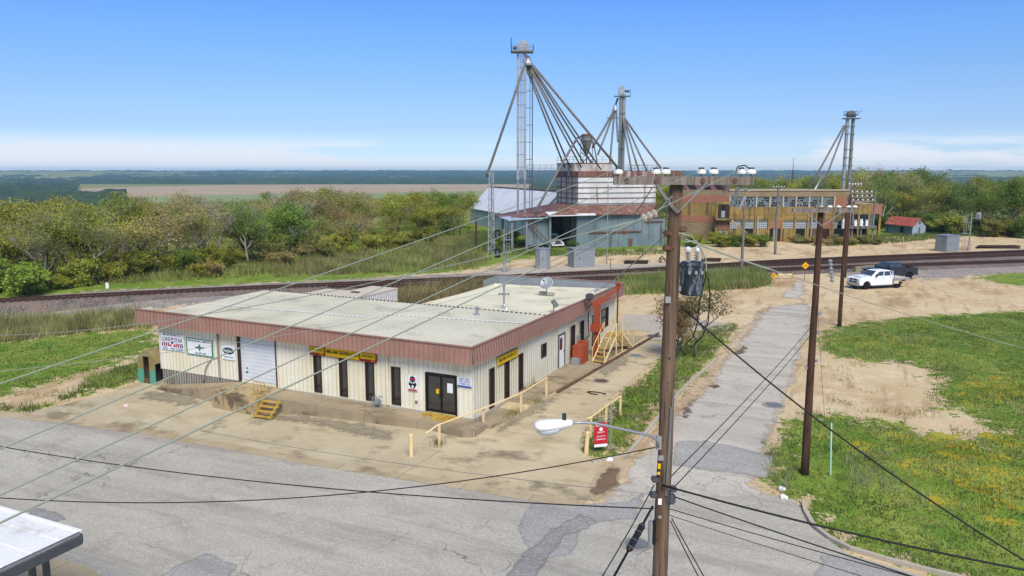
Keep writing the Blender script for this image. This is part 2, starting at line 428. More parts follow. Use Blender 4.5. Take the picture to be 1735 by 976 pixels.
# plots of grass, weeds, gravel on bare tan earth (surveyed outlines)
GRASS = [
    pp((-200, 600), (0, 578), (150, 562), (262, 556), (275, 600), (240, 600), (150, 632), (60, 655), (0, 672), (-200, 720)),
    pp((-60, 700), (0, 690), (60, 690), (130, 662), (150, 640), (240, 612), (250, 640), (190, 655), (100, 680), (50, 702), (0, 694)),
    pp((987, 766), (1020, 778), (1062, 768), (1080, 740), (1110, 705), (1135, 680), (1190, 622), (1215, 592), (1235, 572), (1250, 552), (1240, 548), (1200, 556), (1170, 570), (1140, 590), (1105, 625), (1070, 655), (1030, 690), (995, 716)),
    pp((1388, 590), (1395, 560), (1430, 552), (1500, 541), (1600, 534), (1735, 526), (1950, 515), (2100, 560), (2100, 1050), (1700, 1010), (1560, 966), (1440, 932), (1378, 892), (1362, 856), (1310, 835), (1296, 800), (1310, 750), (1345, 706), (1400, 704), (1480, 708), (1545, 722), (1600, 745), (1690, 742), (1640, 700), (1592, 690), (1570, 665), (1592, 650), (1560, 618), (1480, 612), (1420, 605)),
    pp((1055, 500), (1055, 478), (1120, 472), (1200, 468), (1290, 462), (1306, 482), (1280, 488), (1200, 493), (1120, 498)),
    pp((1640, 470), (1700, 463), (1780, 462), (1800, 480), (1735, 486), (1690, 480)),
    [en(-300, 53.2), en(-34, 53.2), en(2, 53.6), en(14, 56.5), en(19, 60), en(24, 65), en(30, 69), en(60, 76), en(105, 82), en(122, 76), en(170, 82), en(300, 110), en(300, 400), en(-300, 400)],
]
WEED = [
    pp((-250, 565), (0, 545), (120, 538), (232, 530), (275, 545), (262, 556), (150, 563), (0, 582), (-250, 606)),
    pp((1055, 500), (1055, 478), (1120, 472), (1200, 468), (1290, 462), (1306, 482), (1280, 488), (1200, 493), (1120, 498)),
    pp((640, 520), (680, 495), (760, 482), (850, 476), (850, 520)),
    [en(-300, 64), en(-40, 60), en(-24, 62), en(-8, 72), en(-10, 120), en(-300, 120)],
]
GRAVEL = [
    pp((-250, 530), (0, 505), (235, 496), (420, 484), (640, 475), (640, 500), (400, 510), (240, 527), (120, 536), (0, 544), (-250, 566)),
    [en(-300, 45), en(300, 40), en(300, 54), en(-300, 54)],
    pp((1430, 462), (1600, 452), (1800, 444), (1800, 460), (1640, 468), (1560, 476), (1560, 470), (1440, 476)),
    pp((1490, 604), (1540, 600), (1590, 612), (1560, 620), (1500, 614)),
]
FLOWER = [
    pp((1430, 740), (1600, 745), (1735, 735), (1850, 740), (1850, 880), (1640, 870), (1560, 800)),
    pp((1470, 575), (1520, 570), (1530, 582), (1480, 586)), pp((1640, 640), (1735, 640), (1735, 690), (1660, 680)),
]


def axis(lo, hi, step, far, grow=1.13):
    a = list(np.arange(lo, hi + .01, step)); d = step
    while a[-1] < far: d *= grow; a.append(a[-1] + d)
    d = step
    while a[0] > -far: d *= grow; a.insert(0, a[0] - d)
    return a


def build_ground():
    xs = axis(-75, 62, .75, 9000); ys = axis(-16, 112, .75, 9000); nx, ny = len(xs), len(ys)
    X, Y = np.meshgrid(xs, ys); px, py = X.ravel(), Y.ravel()
    Z = np.array([h(a, b) for a, b in zip(px, py)])
    nz = np.array([noise.noise((a * .35, b * .35, 0)) for a, b in zip(px, py)])
    def fld(polys):
        d = np.full(px.shape, -6.0); near = (np.abs(px) < 400) & (np.abs(py) < 500)
        for p in polys: d[near] = np.maximum(d[near], sdist(px[near], py[near], p))
        return np.clip(d, -4, 4)
    g, w, gv, fl = fld(GRASS), fld(WEED), fld(GRAVEL), fld(FLOWER)
    far = (np.hypot(px - CX, py - CY) > 200); g[far] = 4; w[far] = 2; gv[far] = -4
    Z = Z + np.where(g > .6, .05 * nz, 0) * (np.hypot(px, py) < 300)
    fc = [(j * nx + i, j * nx + i + 1, (j + 1) * nx + i + 1, (j + 1) * nx + i) for j in range(ny - 1) for i in range(nx - 1)]
    me = bpy.data.meshes.new('ground'); me.from_pydata(np.c_[px, py, Z].tolist(), [], fc)
    for nm, v in (('grass', g), ('weed', w), ('gravel', gv), ('flower', fl)):
        at = me.attributes.new(nm, 'FLOAT', 'POINT'); at.data.foreach_set('value', v.astype(np.float32))
    me.shade_smooth()
    t = MT('earth, grass and gravel', .95); t.b.inputs['Specular IOR Level'].default_value = .1
    big = t.noise(.12, 6, .6); mid = t.noise(.9, 6, .6); fine = t.noise(6, 5, .65)
    edge = t.math('ADD', t.math('MULTIPLY', t.math('SUBTRACT', mid, .5), 8.0), t.math('MULTIPLY', t.math('SUBTRACT', fine, .5), 3.2))
    dirt = t.mix(t.ramp(big, .35, .65), '#c6b28c', '#b8a078'); dirt = t.mix(t.ramp(mid, .45, .7, 0, .8), dirt, '#d0bf9c')
    dirt = t.mix(t.ramp(t.noise(.35, 5, .6, t.vec((1, .35, 1), rot=(0, 0, R(-20)))), .5, .66, 0, .7), dirt, '#94754f')
    dirt = t.mix(t.ramp(fine, .48, .72, 0, .5), dirt, '#86704f'); dirt = t.mix(t.ramp(t.noise(22, 3, .7), .52, .7, 0, .45), dirt, '#e0d3b8'); dirt = t.mix(t.ramp(t.noise(1.6, 5, .6, t.vec((1, .12, 1), rot=(0, 0, R(12)))), .55, .66, 0, .45), dirt, '#8a7050')
    vg = t.vor(5.5); grav = t.mix(t.ramp(vg, .1, .6), '#b8b0a5', '#777069'); grav = t.mix(t.ramp(t.noise(.5, 5), .4, .6, 0, .6), grav, '#a09486')
    gr = t.mix(t.ramp(t.noise(.45, 6, .65), .36, .64), '#678430', '#8b9444'); gr = t.mix(t.ramp(t.noise(1.8, 5, .65), .48, .66, 0, .75), gr, '#3a5718')
    gr = t.mix(t.ramp(t.noise(9, 3, .6), .45, .7, 0, .6), gr, '#2c4413')
    gr = t.mix(t.ramp(t.noise(.6, 6, .7, t.vec((1, 1, 1), rot=(0, 0, 1))), .56, .68, 0, .6), gr, '#8d8448')
    wd = t.mix(t.ramp(t.noise(1.1, 6, .7), .38, .62), '#8f8a4e', '#6d7b36'); wd = t.mix(t.ramp(t.noise(5, 5, .7), .5, .7, 0, .8), wd, '#8d7f5b')
    fl_ = t.mix(t.ramp(t.noise(.9, 6, .75), .5, .6, 0, .85), gr, '#a8962c')
    gr = t.mix(t.ramp(t.math('ADD', t.attr('flower'), edge), -.3, .5), gr, fl_)
    gr = t.mix(t.ramp(t.math('ADD', t.attr('weed'), edge), -.4, .6), gr, wd)
    col = t.mix(t.ramp(t.math('ADD', t.attr('gravel'), edge), -.5, .5), dirt, grav)
    col = t.mix(t.ramp(t.math('ADD', t.attr('grass'), edge), -.15, .25), col, gr)
    t.color(col).bump(fine, .5, .08); me.materials.append(t.m)
    o = bpy.data.objects.new('ground', me); COL.objects.link(o); struct(o)


build_ground()


def ragged(poly, amp, step=.6, closed=True, seed=0):
    out = []
    n = len(poly)
    for i in range(n):
        a, b = Vector(poly[i]), Vector(poly[(i + 1) % n]); L = (b - a).length; k = max(1, int(L / step))
        nrm = Vector((-(b - a).y, (b - a).x)).normalized() if L > 0 else Vector((0, 0))
        for j in range(k):
            p = a + (b - a) * j / k; q = Vector((p.x, p.y, seed))
            out.append(tuple(p + nrm * amp * (noise.noise(q * .45) + .7 * noise.noise(q * 1.5))))
    return out


def sheet(name, poly, mat, off, cell=1.5, thick=0, parent=None, zf=None):
    bm = bmesh.new(); zf = zf or h
    f = bm.faces.new([bm.verts.new((p[0], p[1], 0)) for p in poly]); bmesh.ops.triangulate(bm, faces=[f])
    xs = [v.co.x for v in bm.verts]; ys = [v.co.y for v in bm.verts]
    for ax, lo, hi in ((0, min(xs), max(xs)), (1, min(ys), max(ys))):
        k = math.ceil(lo / cell)
        while k * cell < hi:
            co = [0, 0, 0]; no = [0, 0, 0]; co[ax] = k * cell; no[ax] = 1
            bmesh.ops.bisect_plane(bm, geom=bm.verts[:] + bm.edges[:] + bm.faces[:], plane_co=co, plane_no=no); k += 1
    for v in bm.verts: v.co.z = zf(v.co.x, v.co.y) + off
    if thick:
        r = bmesh.ops.extrude_face_region(bm, geom=bm.faces[:]); vs = [e for e in r['geom'] if isinstance(e, bmesh.types.BMVert)]
        bmesh.ops.translate(bm, verts=vs, vec=(0, 0, -thick))
    bmesh.ops.recalc_face_normals(bm, faces=bm.faces[:])
    if not thick:
        for f in bm.faces:
            if f.normal.z < 0: f.normal_flip()
    me = bpy.data.meshes.new(name); bm.to_mesh(me); bm.free(); me.materials.append(M[mat] if isinstance(mat, str) else mat)
    co = np.zeros(len(me.vertices) * 3); me.vertices.foreach_get('co', co); co = co.reshape(-1, 3); at = me.attributes.new('edge', 'FLOAT', 'POINT'); at.data.foreach_set('value', np.abs(sdist(co[:, 0], co[:, 1], poly)).astype(np.float32))
    o = bpy.data.objects.new(name, me); COL.objects.link(o); return struct(o) if parent is None else o


def asphalt_mat(name, c, c2, dark, cracks=True, fade=None, lane=0):
    t = MT(name, .9); t.b.inputs['Specular IOR Level'].default_value = .2
    v = t.vec((.35, 1.3, 1), rot=(0, 0, R(4 + lane)))
    col = t.mix(t.ramp(t.noise(.5, 7, .65, v), .36, .64), c, c2); col = t.mix(t.ramp(t.noise(.9, 6, .65), .52, .7, 0, .5), col, '#8f8577')
    g = t.noise(24, 4, .75); col = t.mix(t.ramp(g, .42, .66, 0, .7), col, dark); col = t.mix(t.ramp(t.noise(9, 5, .7), .5, .64, 0, .35), col, '#d0cabb'); col = t.mix(t.ramp(t.noise(.7, 5, .6, t.vec((.12, 1.6, 1), rot=(0, 0, R(3 + lane)))), .5, .66, 0, .4), col, '#7d786e'); col = t.mix(t.ramp(t.noise(3.1, 6, .7), .55, .72, 0, .35), col, dark)
    if cracks:
        dv = t.N.new('ShaderNodeVectorMath'); dv.operation = 'ADD'; nn = t.N.new('ShaderNodeTexNoise'); nn.inputs['Scale'].default_value = 1.2; nn.inputs['Detail'].default_value = 6
        t.L.new(t.tc.outputs['Object'], nn.inputs['Vector']); t.L.new(t.tc.outputs['Object'], dv.inputs[0]); t.L.new(nn.outputs[1], dv.inputs[1])
        cr = t.ramp(t.vor(.26, 'DISTANCE_TO_EDGE', dv.outputs[0]), .0015, .009, 1, 0); cr = t.math('MULTIPLY', cr, t.ramp(t.noise(.22, 3), .5, .62))
        c2_ = t.ramp(t.vor(1.1, 'DISTANCE_TO_EDGE', dv.outputs[0]), .004, .02, 1, 0); c2_ = t.math('MULTIPLY', c2_, t.ramp(t.noise(.13, 3), .6, .66))
        col = t.mix(t.math('MULTIPLY', t.math('MAXIMUM', cr, c2_), .5), col, '#3c3833')
    if fade: t.fade(*fade)
    t.color(col).bump(g, .35, .02); return t.m


def conc_mat(name, c, c2, c3, dark, joint=None, fade=None):
    t = MT(name, .9); t.b.inputs['Specular IOR Level'].default_value = .2
    col = t.mix(t.ramp(t.noise(.28, 6, .6), .38, .62), c, c2); col = t.mix(t.ramp(t.noise(.7, 7, .65, t.vec((.5, 1.4, 1))), .5, .68, 0, .7), col, c3)
    col = t.mix(t.ramp(t.noise(.42, 6, .68, t.vec((.8, 1, 1), rot=(0, 0, .6))), .52, .68, 0, .8), col, dark)
    g = t.noise(20, 4, .7); col = t.mix(t.ramp(g, .45, .7, 0, .3), col, dark)
    if joint:
        b = t.N.new('ShaderNodeTexBrick'); b.offset = 0; b.inputs['Scale'].default_value = 1; b.inputs['Brick Width'].default_value = joint[0]; b.inputs['Row Height'].default_value = joint[1]
        b.inputs['Mortar Size'].default_value = .02; b.inputs['Color1'].default_value = b.inputs['Color2'].default_value = (0, 0, 0, 1); b.inputs['Mortar'].default_value = (1, 1, 1, 1)
        t.L.new(t.tc.outputs['Object'], b.inputs['Vector']); col = t.mix(t.math('MULTIPLY', b.outputs['Color'], .6), col, '#57503f')
    if fade: t.fade(*fade)
    t.color(col).bump(g, .3, .02); return t.m


M['street'] = asphalt_mat('weathered street asphalt', '#b5b0a0', '#a7a293', '#7f7a6e')
M['road'] = asphalt_mat('pale old road surface', '#c0b9a8', '#b2ab9b', '#8f887a', True, (.5, .9), 90)
M['patch'] = asphalt_mat('newer grey asphalt patch', '#918f8a', '#858480', '#6a6762', False, (.15, .3))
M['patch2'] = asphalt_mat('mid grey asphalt patch', '#a09e97', '#96948e', '#78756e', False, (.15, .3))
M['apron'] = conc_mat('tan concrete apron', '#b0a385', '#bbaf90', '#a39472', '#74694f', None)
M['drive'] = conc_mat('tan concrete drive', '#b4a482', '#bfb08e', '#a0906e', '#6d6452', (40, 9.2))
M['walk'] = conc_mat('stained walk concrete', '#978a72', '#a39275', '#86775c', '#554c3c', (3.2, 30))
M['gutter'] = conc_mat('tan gutter concrete', '#b2a283', '#a79778', '#988764', '#786c54', (3, 60))
M['mud'] = conc_mat('dark mud', '#6e5a44', '#7d684f', '#5d4a38', '#4a3a2c', None, (.3, .5))
M['dusty'] = conc_mat('dusty road shoulder', '#b9a281', '#c2ad8d', '#ab9473', '#8a7658', None, (.5, .9))
M['ballast'] = None

street = pp((-500, 640), (-200, 676), (0, 706), (120, 719), (251, 737), (380, 760), (500, 783), (579, 796), (668, 810), (760, 825), (867, 843), (940, 854), (985, 856), (1040, 850), (1120, 846), (1250, 840), (1345, 846), (1362, 868), (1378, 898), (1440, 940), (1560, 976), (1700, 1020), (2100, 1100))
fy = -24.0
street = street + [(60, fy), (-90, fy), (-90, street[0][1])]
sheet('street', ragged(street, .06), 'street', .012)
gut = pp((-200, 668), (0, 697), (120, 710), (251, 727), (380, 750), (500, 772), (579, 785), (668, 799), (760, 815), (867, 832), (940, 843), (985, 846), (985, 858), (940, 855.5), (867, 844), (760, 826), (668, 811), (579, 797), (500, 784), (380, 761), (251, 738), (120, 720), (0, 707), (-200, 678))
sheet('gutter', gut, 'gutter', .022)
apron = pp((75, 695), (0, 699)) ; apron = pp((30, 699), (120, 711), (251, 728), (380, 751), (500, 773), (579, 786), (668, 800), (700, 790), (742, 765), (800, 745), (830, 725)) + [(1.0, -.2), (-10, 0.2), (-22.6, .3)] + pp((250, 648), (190, 665), (100, 688))
sheet('concrete_apron', apron, 'apron', .016)
drv = pp((668, 800), (760, 816), (867, 833), (940, 844), (982, 846), (1003, 815), (1022, 782), (985, 768), (983, 745), (995, 715)) + [(5.0, 5.5), (5.0, 26.5), (2.95, 26.5), (2.0, 6.3)] + pp((930, 672), (880, 705), (818, 735), (742, 765), (700, 790))
sheet('driveway', drv, 'drive', .026)
sheet('concrete_strip', pp((982, 846), (1003, 815), (1022, 782), (1072, 770), (1060, 790), (1040, 830), (1010, 850)), 'gutter', .02)
road = pp((985, 857), (1045, 822), (1075, 778), (1100, 745), (1122, 718), (1160, 680), (1200, 645), (1222, 605), (1258, 560), (1284, 528), (1300, 520), (1330, 517), (1352, 512), (1368, 514), (1374, 530), (1380, 548), (1362, 590), (1348, 640), (1335, 690), (1312, 730), (1306, 770), (1292, 800), (1300, 830), (1345, 848), (1200, 870))
sheet('side_road', ragged(road, .55, .5), 'road', .008, .7)
sheet('road_patch', ragged(pp((1322, 505), (1345, 478), (1362, 476), (1368, 490), (1358, 508)), .6, .3, seed=9), 'road', .012, .4)
sheet('side_road_gravel', ragged(pp((1055, 776), (1130, 688), (1200, 620), (1262, 548), (1292, 522), (1310, 521), (1280, 560), (1235, 612), (1205, 655), (1160, 695), (1120, 735), (1090, 785)), .5, .35, seed=5), 'dusty', .02, .4)
sheet('pavement_slab', pp((1035, 560), (1060, 532), (1120, 535), (1210, 545), (1250, 550), (1230, 560), (1140, 560), (1120, 575), (1090, 560)), 'concrete_pale', .012)
for i, (p, m, o) in enumerate((
        (((1140, 748), (1200, 745), (1260, 760), (1310, 772), (1300, 815), (1215, 800), (1135, 790)), 'patch2', .018),
        (((870, 900), (905, 850), (1000, 852), (1060, 850), (1100, 830), (1080, 880), (1000, 890), (960, 940), (900, 960)), 'patch2', .018),
        (((860, 976), (905, 920), (950, 880), (985, 868), (1010, 882), (1000, 900), (960, 910), (930, 940), (905, 990), (860, 1010)), 'patch', .024),
        (((262, 985), (350, 935), (405, 955), (380, 990), (300, 1010)), 'patch2', .018),
        (((40, 868), (62, 860), (95, 866), (110, 878), (85, 886), (50, 880)), 'patch', .018),
        (((1370, 985), (1390, 940), (1440, 945), (1500, 960), (1600, 1000), (1500, 1020)), 'patch2', .018))):
    sheet('road_patch', ragged(pp(*p), .25, .4, seed=i), m, o, .3)
for i, p in enumerate((((1150, 705), (1180, 668), (1190, 672), (1170, 695), (1160, 712)), ((1205, 655), (1215, 648), (1222, 648), (1216, 660)), ((1245, 600), (1265, 578), (1270, 582), (1255, 604)),
                       ((1000, 825), (1020, 795), (1040, 782), (1060, 800), (1035, 835), (1010, 843)))):
    sheet('mud_patch', ragged(pp(*p), .4, .3, seed=i), 'mud', .034, .2)
M['stain'] = conc_mat('dark oily stain', '#8f856f', '#978d75', '#827862', '#6a614f', None, (.8, 1.2))
for i, p in enumerate((((440, 700), (520, 702), (620, 716), (690, 730), (660, 748), (590, 738), (520, 722), (450, 712)), ((250, 662), (340, 672), (352, 690), (300, 690), (240, 676)), ((832, 716), (900, 684), (935, 668), (950, 680), (900, 712), (850, 738)), ((1000, 625), (1045, 600), (1075, 604), (1060, 628), (1020, 640)))):
    sheet('stain', ragged(pp(*p), .4, .4, seed=20 + i), 'stain', .031, .25)
sheet('pavement', ragged(pp((-300, 880), (0, 905), (60, 935), (150, 962), (185, 985), (100, 1100), (-300, 1100)), .03), 'gutter', .022)


def kerb(pts, w=.16, hgt=.14, mat='concrete_pale'):
    mb = MB()
    for a, b in zip(pts, pts[1:]):
        za, zb = h(*a), h(*b); mb.bar((a[0], a[1], za + hgt / 2 - .03), (b[0], b[1], zb + hgt / 2 - .03), w, hgt + .06)
    return struct(mb.build('kerb', mat))


kerb(pp((1361, 853), (1364, 868), (1378, 893), (1405, 914), (1440, 932), (1500, 950), (1560, 966), (1640, 985)))
kerb(pp((1003, 784), (1062, 772), (1098, 730), (1130, 690), (1165, 652), (1200, 622), (1215, 608)), .18, .1)

# ploughed field in the valley and the woods beyond it
fz = -25.2
fp = [G(*p, fz)[:2] for p in ((130, 319), (400, 313.5), (700, 311), (850, 310.5), (960, 310.5), (960, 322), (850, 325), (700, 327), (400, 330), (290, 333), (200, 336), (120, 332))]
t = MT('ploughed field', .95); t.color(t.mix(t.ramp(t.noise(.02, 5, .6, t.vec((.15, 1, 1), rot=(0, 0, R(30)))), .4, .62), '#a08a66', '#ad9876')); M['field'] = t.m
mb = MB(); mb.face([(x, y, fz) for x, y in fp]); o = mb.build('ploughed_field', 'field'); struct(o)
fp = [G(*p, fz + .15)[:2] for p in ((250, 333), (430, 329), (700, 325.5), (960, 321), (960, 330), (250, 345))]
t = MT('green meadow', .95); t.color(t.mix(t.ramp(t.noise(.03, 5), .4, .6), '#7c8a50', '#868c58')); M['meadow'] = t.m
mb = MB(); mb.face([(x, y, fz + .15) for x, y in fp]); o = mb.build('meadow', 'meadow'); struct(o)


def far_wood(name, p0, p1, d0, d1, zb, ht, rows, cols, seed, col):
    """canopy of a distant wood: a lumpy sheet of crowns over the land between distances d0 and d1"""
    vs, fs = [], []
    for j in range(rows):
        d = d0 + (d1 - d0) * (j / (rows - 1)) ** 1.3
        for i in range(cols):
            px = p0 + (p1 - p0) * i / (cols - 1); v = dist(px, 290, d); q = Vector((v.x, v.y, seed))
            ed = 9 * noise.noise(q * .004)
            z = zb(d) + ht * (.55 + .5 * noise.noise(q * .018) + .35 * noise.noise(q * .05) + .3 * noise.noise(q * .11)) + ed
            if j == 0: z = zb(d) - 2
            vs.append((v.x + 10 * noise.noise(q * .03), v.y + 10 * noise.noise(q * .031 + Vector((7, 0, 0))), z))
    for j in range(rows - 1):
        for i in range(cols - 1): fs.append((j * cols + i, j * cols + i + 1, (j + 1) * cols + i + 1, (j + 1) * cols + i))
    me = bpy.data.meshes.new(name); me.from_pydata(vs, [], fs); me.materials.append(M[col]); o = bpy.data.objects.new(name, me); COL.objects.link(o); o['kind'] = 'stuff'


t = MT('distant woodland', .95); t.color(t.mix(t.ramp(t.noise(.012, 6, .7), .35, .65), '#24381c', '#3c4a22')); M['wood_far'] = t.m
far_wood('distant_wood', -150, 1900, 2230, 6800, lambda d: -26 + 34 * sm(2400, 6500, d), 13, 70, 900, 3, 'wood_far')
far_wood('distant_wood', -150, 130, 1150, 2200, lambda d: -26, 14, 30, 130, 9, 'wood_far')
far_wood('distant_wood', -150, 210, 700, 1100, lambda d: -25, 12, 22, 150, 15, 'wood_far')
far_wood('distant_wood', 900, 1900, 700, 2200, lambda d: -24, 12, 30, 300, 21, 'wood_far')
# ------------------------------------------------------------------ the feed store
def ribbed(mb, p, q, z0, z1, out, pitch=.3, depth=.014, rib=.05, holes=(), lean=None):
    """ribbed sheeting from p to q between z0 and z1; out = outward normal; holes = (from, to, low, high) along the wall; lean = outward shift of the lower edge"""
    p, q = Vector((*p, 0)), Vector((*q, 0)); d = (q - p); L = d.length; d.normalize(); out = Vector((*out, 0))
    br = {0.0: 0, L: 0}; x = pitch / 2
    prof = lambda t: depth if abs(((t / pitch) % 1) - .5) * pitch < rib / 2 + 1e-6 else 0.0
    ks = [0.0, L]
    while x < L + pitch:
        for e in (-rib / 2 - .012, -rib / 2, rib / 2, rib / 2 + .012):
            if 0 < x + e < L: ks.append(x + e)
        x += pitch
    for a, b, _, _ in holes: ks += [a, b]
    ks = sorted(set(round(k, 4) for k in ks))
    lo = lean or 0.0
    def P3(t, z):
        f = (z1 - z) / (z1 - z0) * lo; return p + d * t + out * (prof(t) + f) + Vector((0, 0, z))
    for a, b in zip(ks, ks[1:]):
        if b - a < 1e-4: continue
        segs = [(z0, z1)]; m = (a + b) / 2
        for ha, hb, hl, hh in holes:
            if ha < m < hb:
                n = []
                for s0, s1 in segs:
                    if hl > s0: n.append((s0, min(hl, s1)))
                    if hh < s1: n.append((max(hh, s0), s1))
                segs = [s for s in n if s[1] - s[0] > 1e-3]
        ea, eb = a + 1e-5, b - 1e-5
        for s0, s1 in segs: mb.face((P3(ea, s0), P3(eb, s0), P3(eb, s1), P3(ea, s1)))
    return mb


FZ, WT, FB, FT = .58, 4.15, 3.5, 4.42
XL, YB, YW = -22.65, 22.3, 9.0                   # left end, back of the rear wing, back of the front wing
b = thing('feed_store', 'long pale sheet metal feed store with brown red fascia and flat roof', 'building', (0, 0, FZ))
fw = [(-10.25, -9.72, .68, 2.8), (-8.45, -7.92, .68, 2.8), (-6.68, -6.12, .68, 2.8), (-4.98, -4.42, .68, 2.74)]
door = (-2.84, -.98, .6, 2.7); roll = (-15.9, -13.05, .72, 3.45)
sw = [(1.66, 2.22, .62, 2.75), (3.45, 4.02, .62, 2.75), (5.24, 5.8, .62, 2.75)]; sw2 = (8.4, 9.15, 1.85, 2.66); sdoor = (11.1, 12.12, .55, 2.68)
sw3 = [(13.2, 13.95, .95, 2.9), (14.95, 15.65, .95, 2.9), (17.3, 18.3, .62, 2.9), (19.2, 20.8, 1.6, 3.0)]
mb = MB(); ribbed(mb, (XL, 0), (0, 0), FZ, WT, (0, -1), holes=[(a - XL, c - XL, l, u) for a, c, l, u in fw + [door, roll]])
mb.build('front_wall', 'siding', b, normals=False)
mb = MB(); ribbed(mb, (0, 0), (0, YB), FZ, WT, (1, 0), holes=sw + [sw2, sdoor] + sw3); mb.build('side_wall', 'siding', b, normals=False)
mb = MB(); ribbed(mb, (0, YB), (-10.3, YB), FZ, 3.9, (0, 1)); mb.build('rear_wall', 'siding', b, normals=False)
mb = MB(); ribbed(mb, (-10.3, YB), (-10.3, YW), FZ, 3.85, (-1, 0)); ribbed(mb, (-10.3, YW), (XL, YW), FZ, 4.1, (0, 1)); mb.build('courtyard_wall', 'siding', b, normals=False)
mb = MB(); ribbed(mb, (XL, YW), (XL, 0), FZ, WT, (-1, 0)); mb.build('end_wall', 'siding', b, normals=False)
mb = MB(); ribbed(mb, (XL, .03), (-16.0, .03), -.55, FZ - .01, (0, -1), pitch=.22, depth=.04, rib=.1); ribbed(mb, (XL + .03, YW), (XL + .03, .04), -.55, FZ - .01, (-1, 0), pitch=.22, depth=.04)
mb.build('lower_sheeting', 'siding_low', b, normals=False)
mb = MB(); mb.span(-15.9, .02, -.06, .3, .3, FZ - .005); mb.span(-.3, .07, .3, YB, .3, FZ - .005); mb.build('foundation', 'concrete_pale', b)
mb = MB(); ribbed(mb, (-24.0, -.6), (.25, -.6), FB, FT, (0, -1), pitch=.3, depth=.02, rib=.035, lean=.0)
o = mb.build('front_fascia', 'fascia', b, normals=False)
mb = MB(); ribbed(mb, (.25, -.6), (.25, 23.7), FB, FT, (1, 0), pitch=.3, depth=.02, rib=.035, lean=.11); mb.build('side_fascia', 'fascia', b, normals=False)
mb = MB(); ribbed(mb, (.25, 23.7), (-10.6, 23.7), FB, FT, (0, 1), pitch=.3, depth=.02, rib=.035, lean=.1); mb.face([(-10.6, 23.66, FB), (.25, 23.66, FB), (.25, 23.66, FT), (-10.6, 23.66, FT)])
mb.face([(-24.0, -.56, FB), (.25, -.56, FB), (.25, -.56, FT), (-24.0, -.56, FT)]); mb.face([(.21, -.56, FB), (.21, 23.66, FB), (.21, 23.66, FT), (.21, -.56, FT)]); mb.face([(-10.6, 20.9, 3.75), (-10.6, 23.66, 3.75), (-10.6, 23.66, FT), (-10.6, 20.9, FT - .1)])
mb.build('parapet_back', 'cab_grey', b, normals=False)
mb = MB(); mb.span(-24.02, .3, -.66, -.54, FT, FT + .05); mb.span(.18, .3, -.54, 23.72, FT, FT + .05); mb.span(-10.62, .18, 23.62, 23.74, FT, FT + .05); mb.build('coping', 'fascia', b)
mb = MB(); mb.face([(-24, -.56, FB + .02), (.21, -.56, FB + .02), (.21, 0, FB + .02), (-24, 0, FB + .02)]); mb.face([(0, 0, FB + .021), (.33, 0, FB + .021), (.33, 23.66, FB + .021), (0, 23.66, FB + .021)]); mb.build('soffit', 'siding', b, normals=False)
mb = MB(); mb.span(-24.0, -22.9, -.5, -.42, 3.55, 4.38); mb.span(-24.0, -23.9, -.42, .6, 3.55, 4.36); mb.build('fascia_return', 'siding', b)


def roofing(mb, o, du, lu, dv, lv, pitch=.3, depth=.035, rib=.05):
    """ribbed roof sheet: ribs run along du (length lu), spaced along dv (length lv); both carry their slope in z"""
    o, du, dv = Vector(o), Vector(du), Vector(dv); k = [0.0, lv]; x = pitch / 2
    while x < lv - .1:
        k += [x - rib / 2 - .015, x - rib / 2, x + rib / 2, x + rib / 2 + .015]; x += pitch
    k = sorted(k); up = Vector((0, 0, depth))
    at = lambda t: o + dv * t + (up if abs(((t / pitch) % 1) - .5) * pitch < rib / 2 + 1e-5 else up * 0)
    for a, c in zip(k, k[1:]):
        a += 1e-6; c -= 1e-6; p, q = at(a), at(c); mb.face((p, q, q + du * lu, p + du * lu))
    return mb


mb = MB(); roofing(mb, (XL - .1, -.5, 4.18), Vector((0, 1, .012)), 9.75, Vector((1, 0, 0)), 22.95); mb.build('front_roof', 'roof', b, normals=False)
mb = MB(); mb.span(XL - .06, -10.3, 9.14, 9.2, 3.7, 4.24); mb.build('rear_eave_board', 'dark_grey', b)
mb = MB(); roofing(mb, (.2, 9.26, 4.21), Vector((-1, 0, -.03)), 10.75, Vector((0, 1, -.018)), 14.3); mb.build('rear_roof', 'roof', b, normals=False)
pts = [(XL - .1, 9.27, 4.29)]
k = XL
while k < .1: pts += [(k, 9.27, 4.29), (k, 9.27, 4.365), (k + .17, 9.27, 4.365), (k + .17, 9.27, 4.29)]; k += .32
mb = MB(); mb.prism([(XL - .1, 9.27, 4.2)] + pts[1:] + [(.2, 9.27, 4.29), (.2, 9.27, 4.2)], (0, .05, 0)); mb.build('eave_closure', 'dark_grey', b)
mb = MB(); mb.span(-10.3, .2, 9.2, 9.27, 4.1, 4.27); mb.build('roof_step', 'dark_grey', b)
mb = MB(); mb.bar((-22.3, 3.4, 4.27), (-9.8, 4.2, 4.28), .12, .012); mb.bar((-9.6, 5.4, 4.29), (-.2, 6.6, 4.31), .12, .012); mb.build('roof_seam', 'white', b)


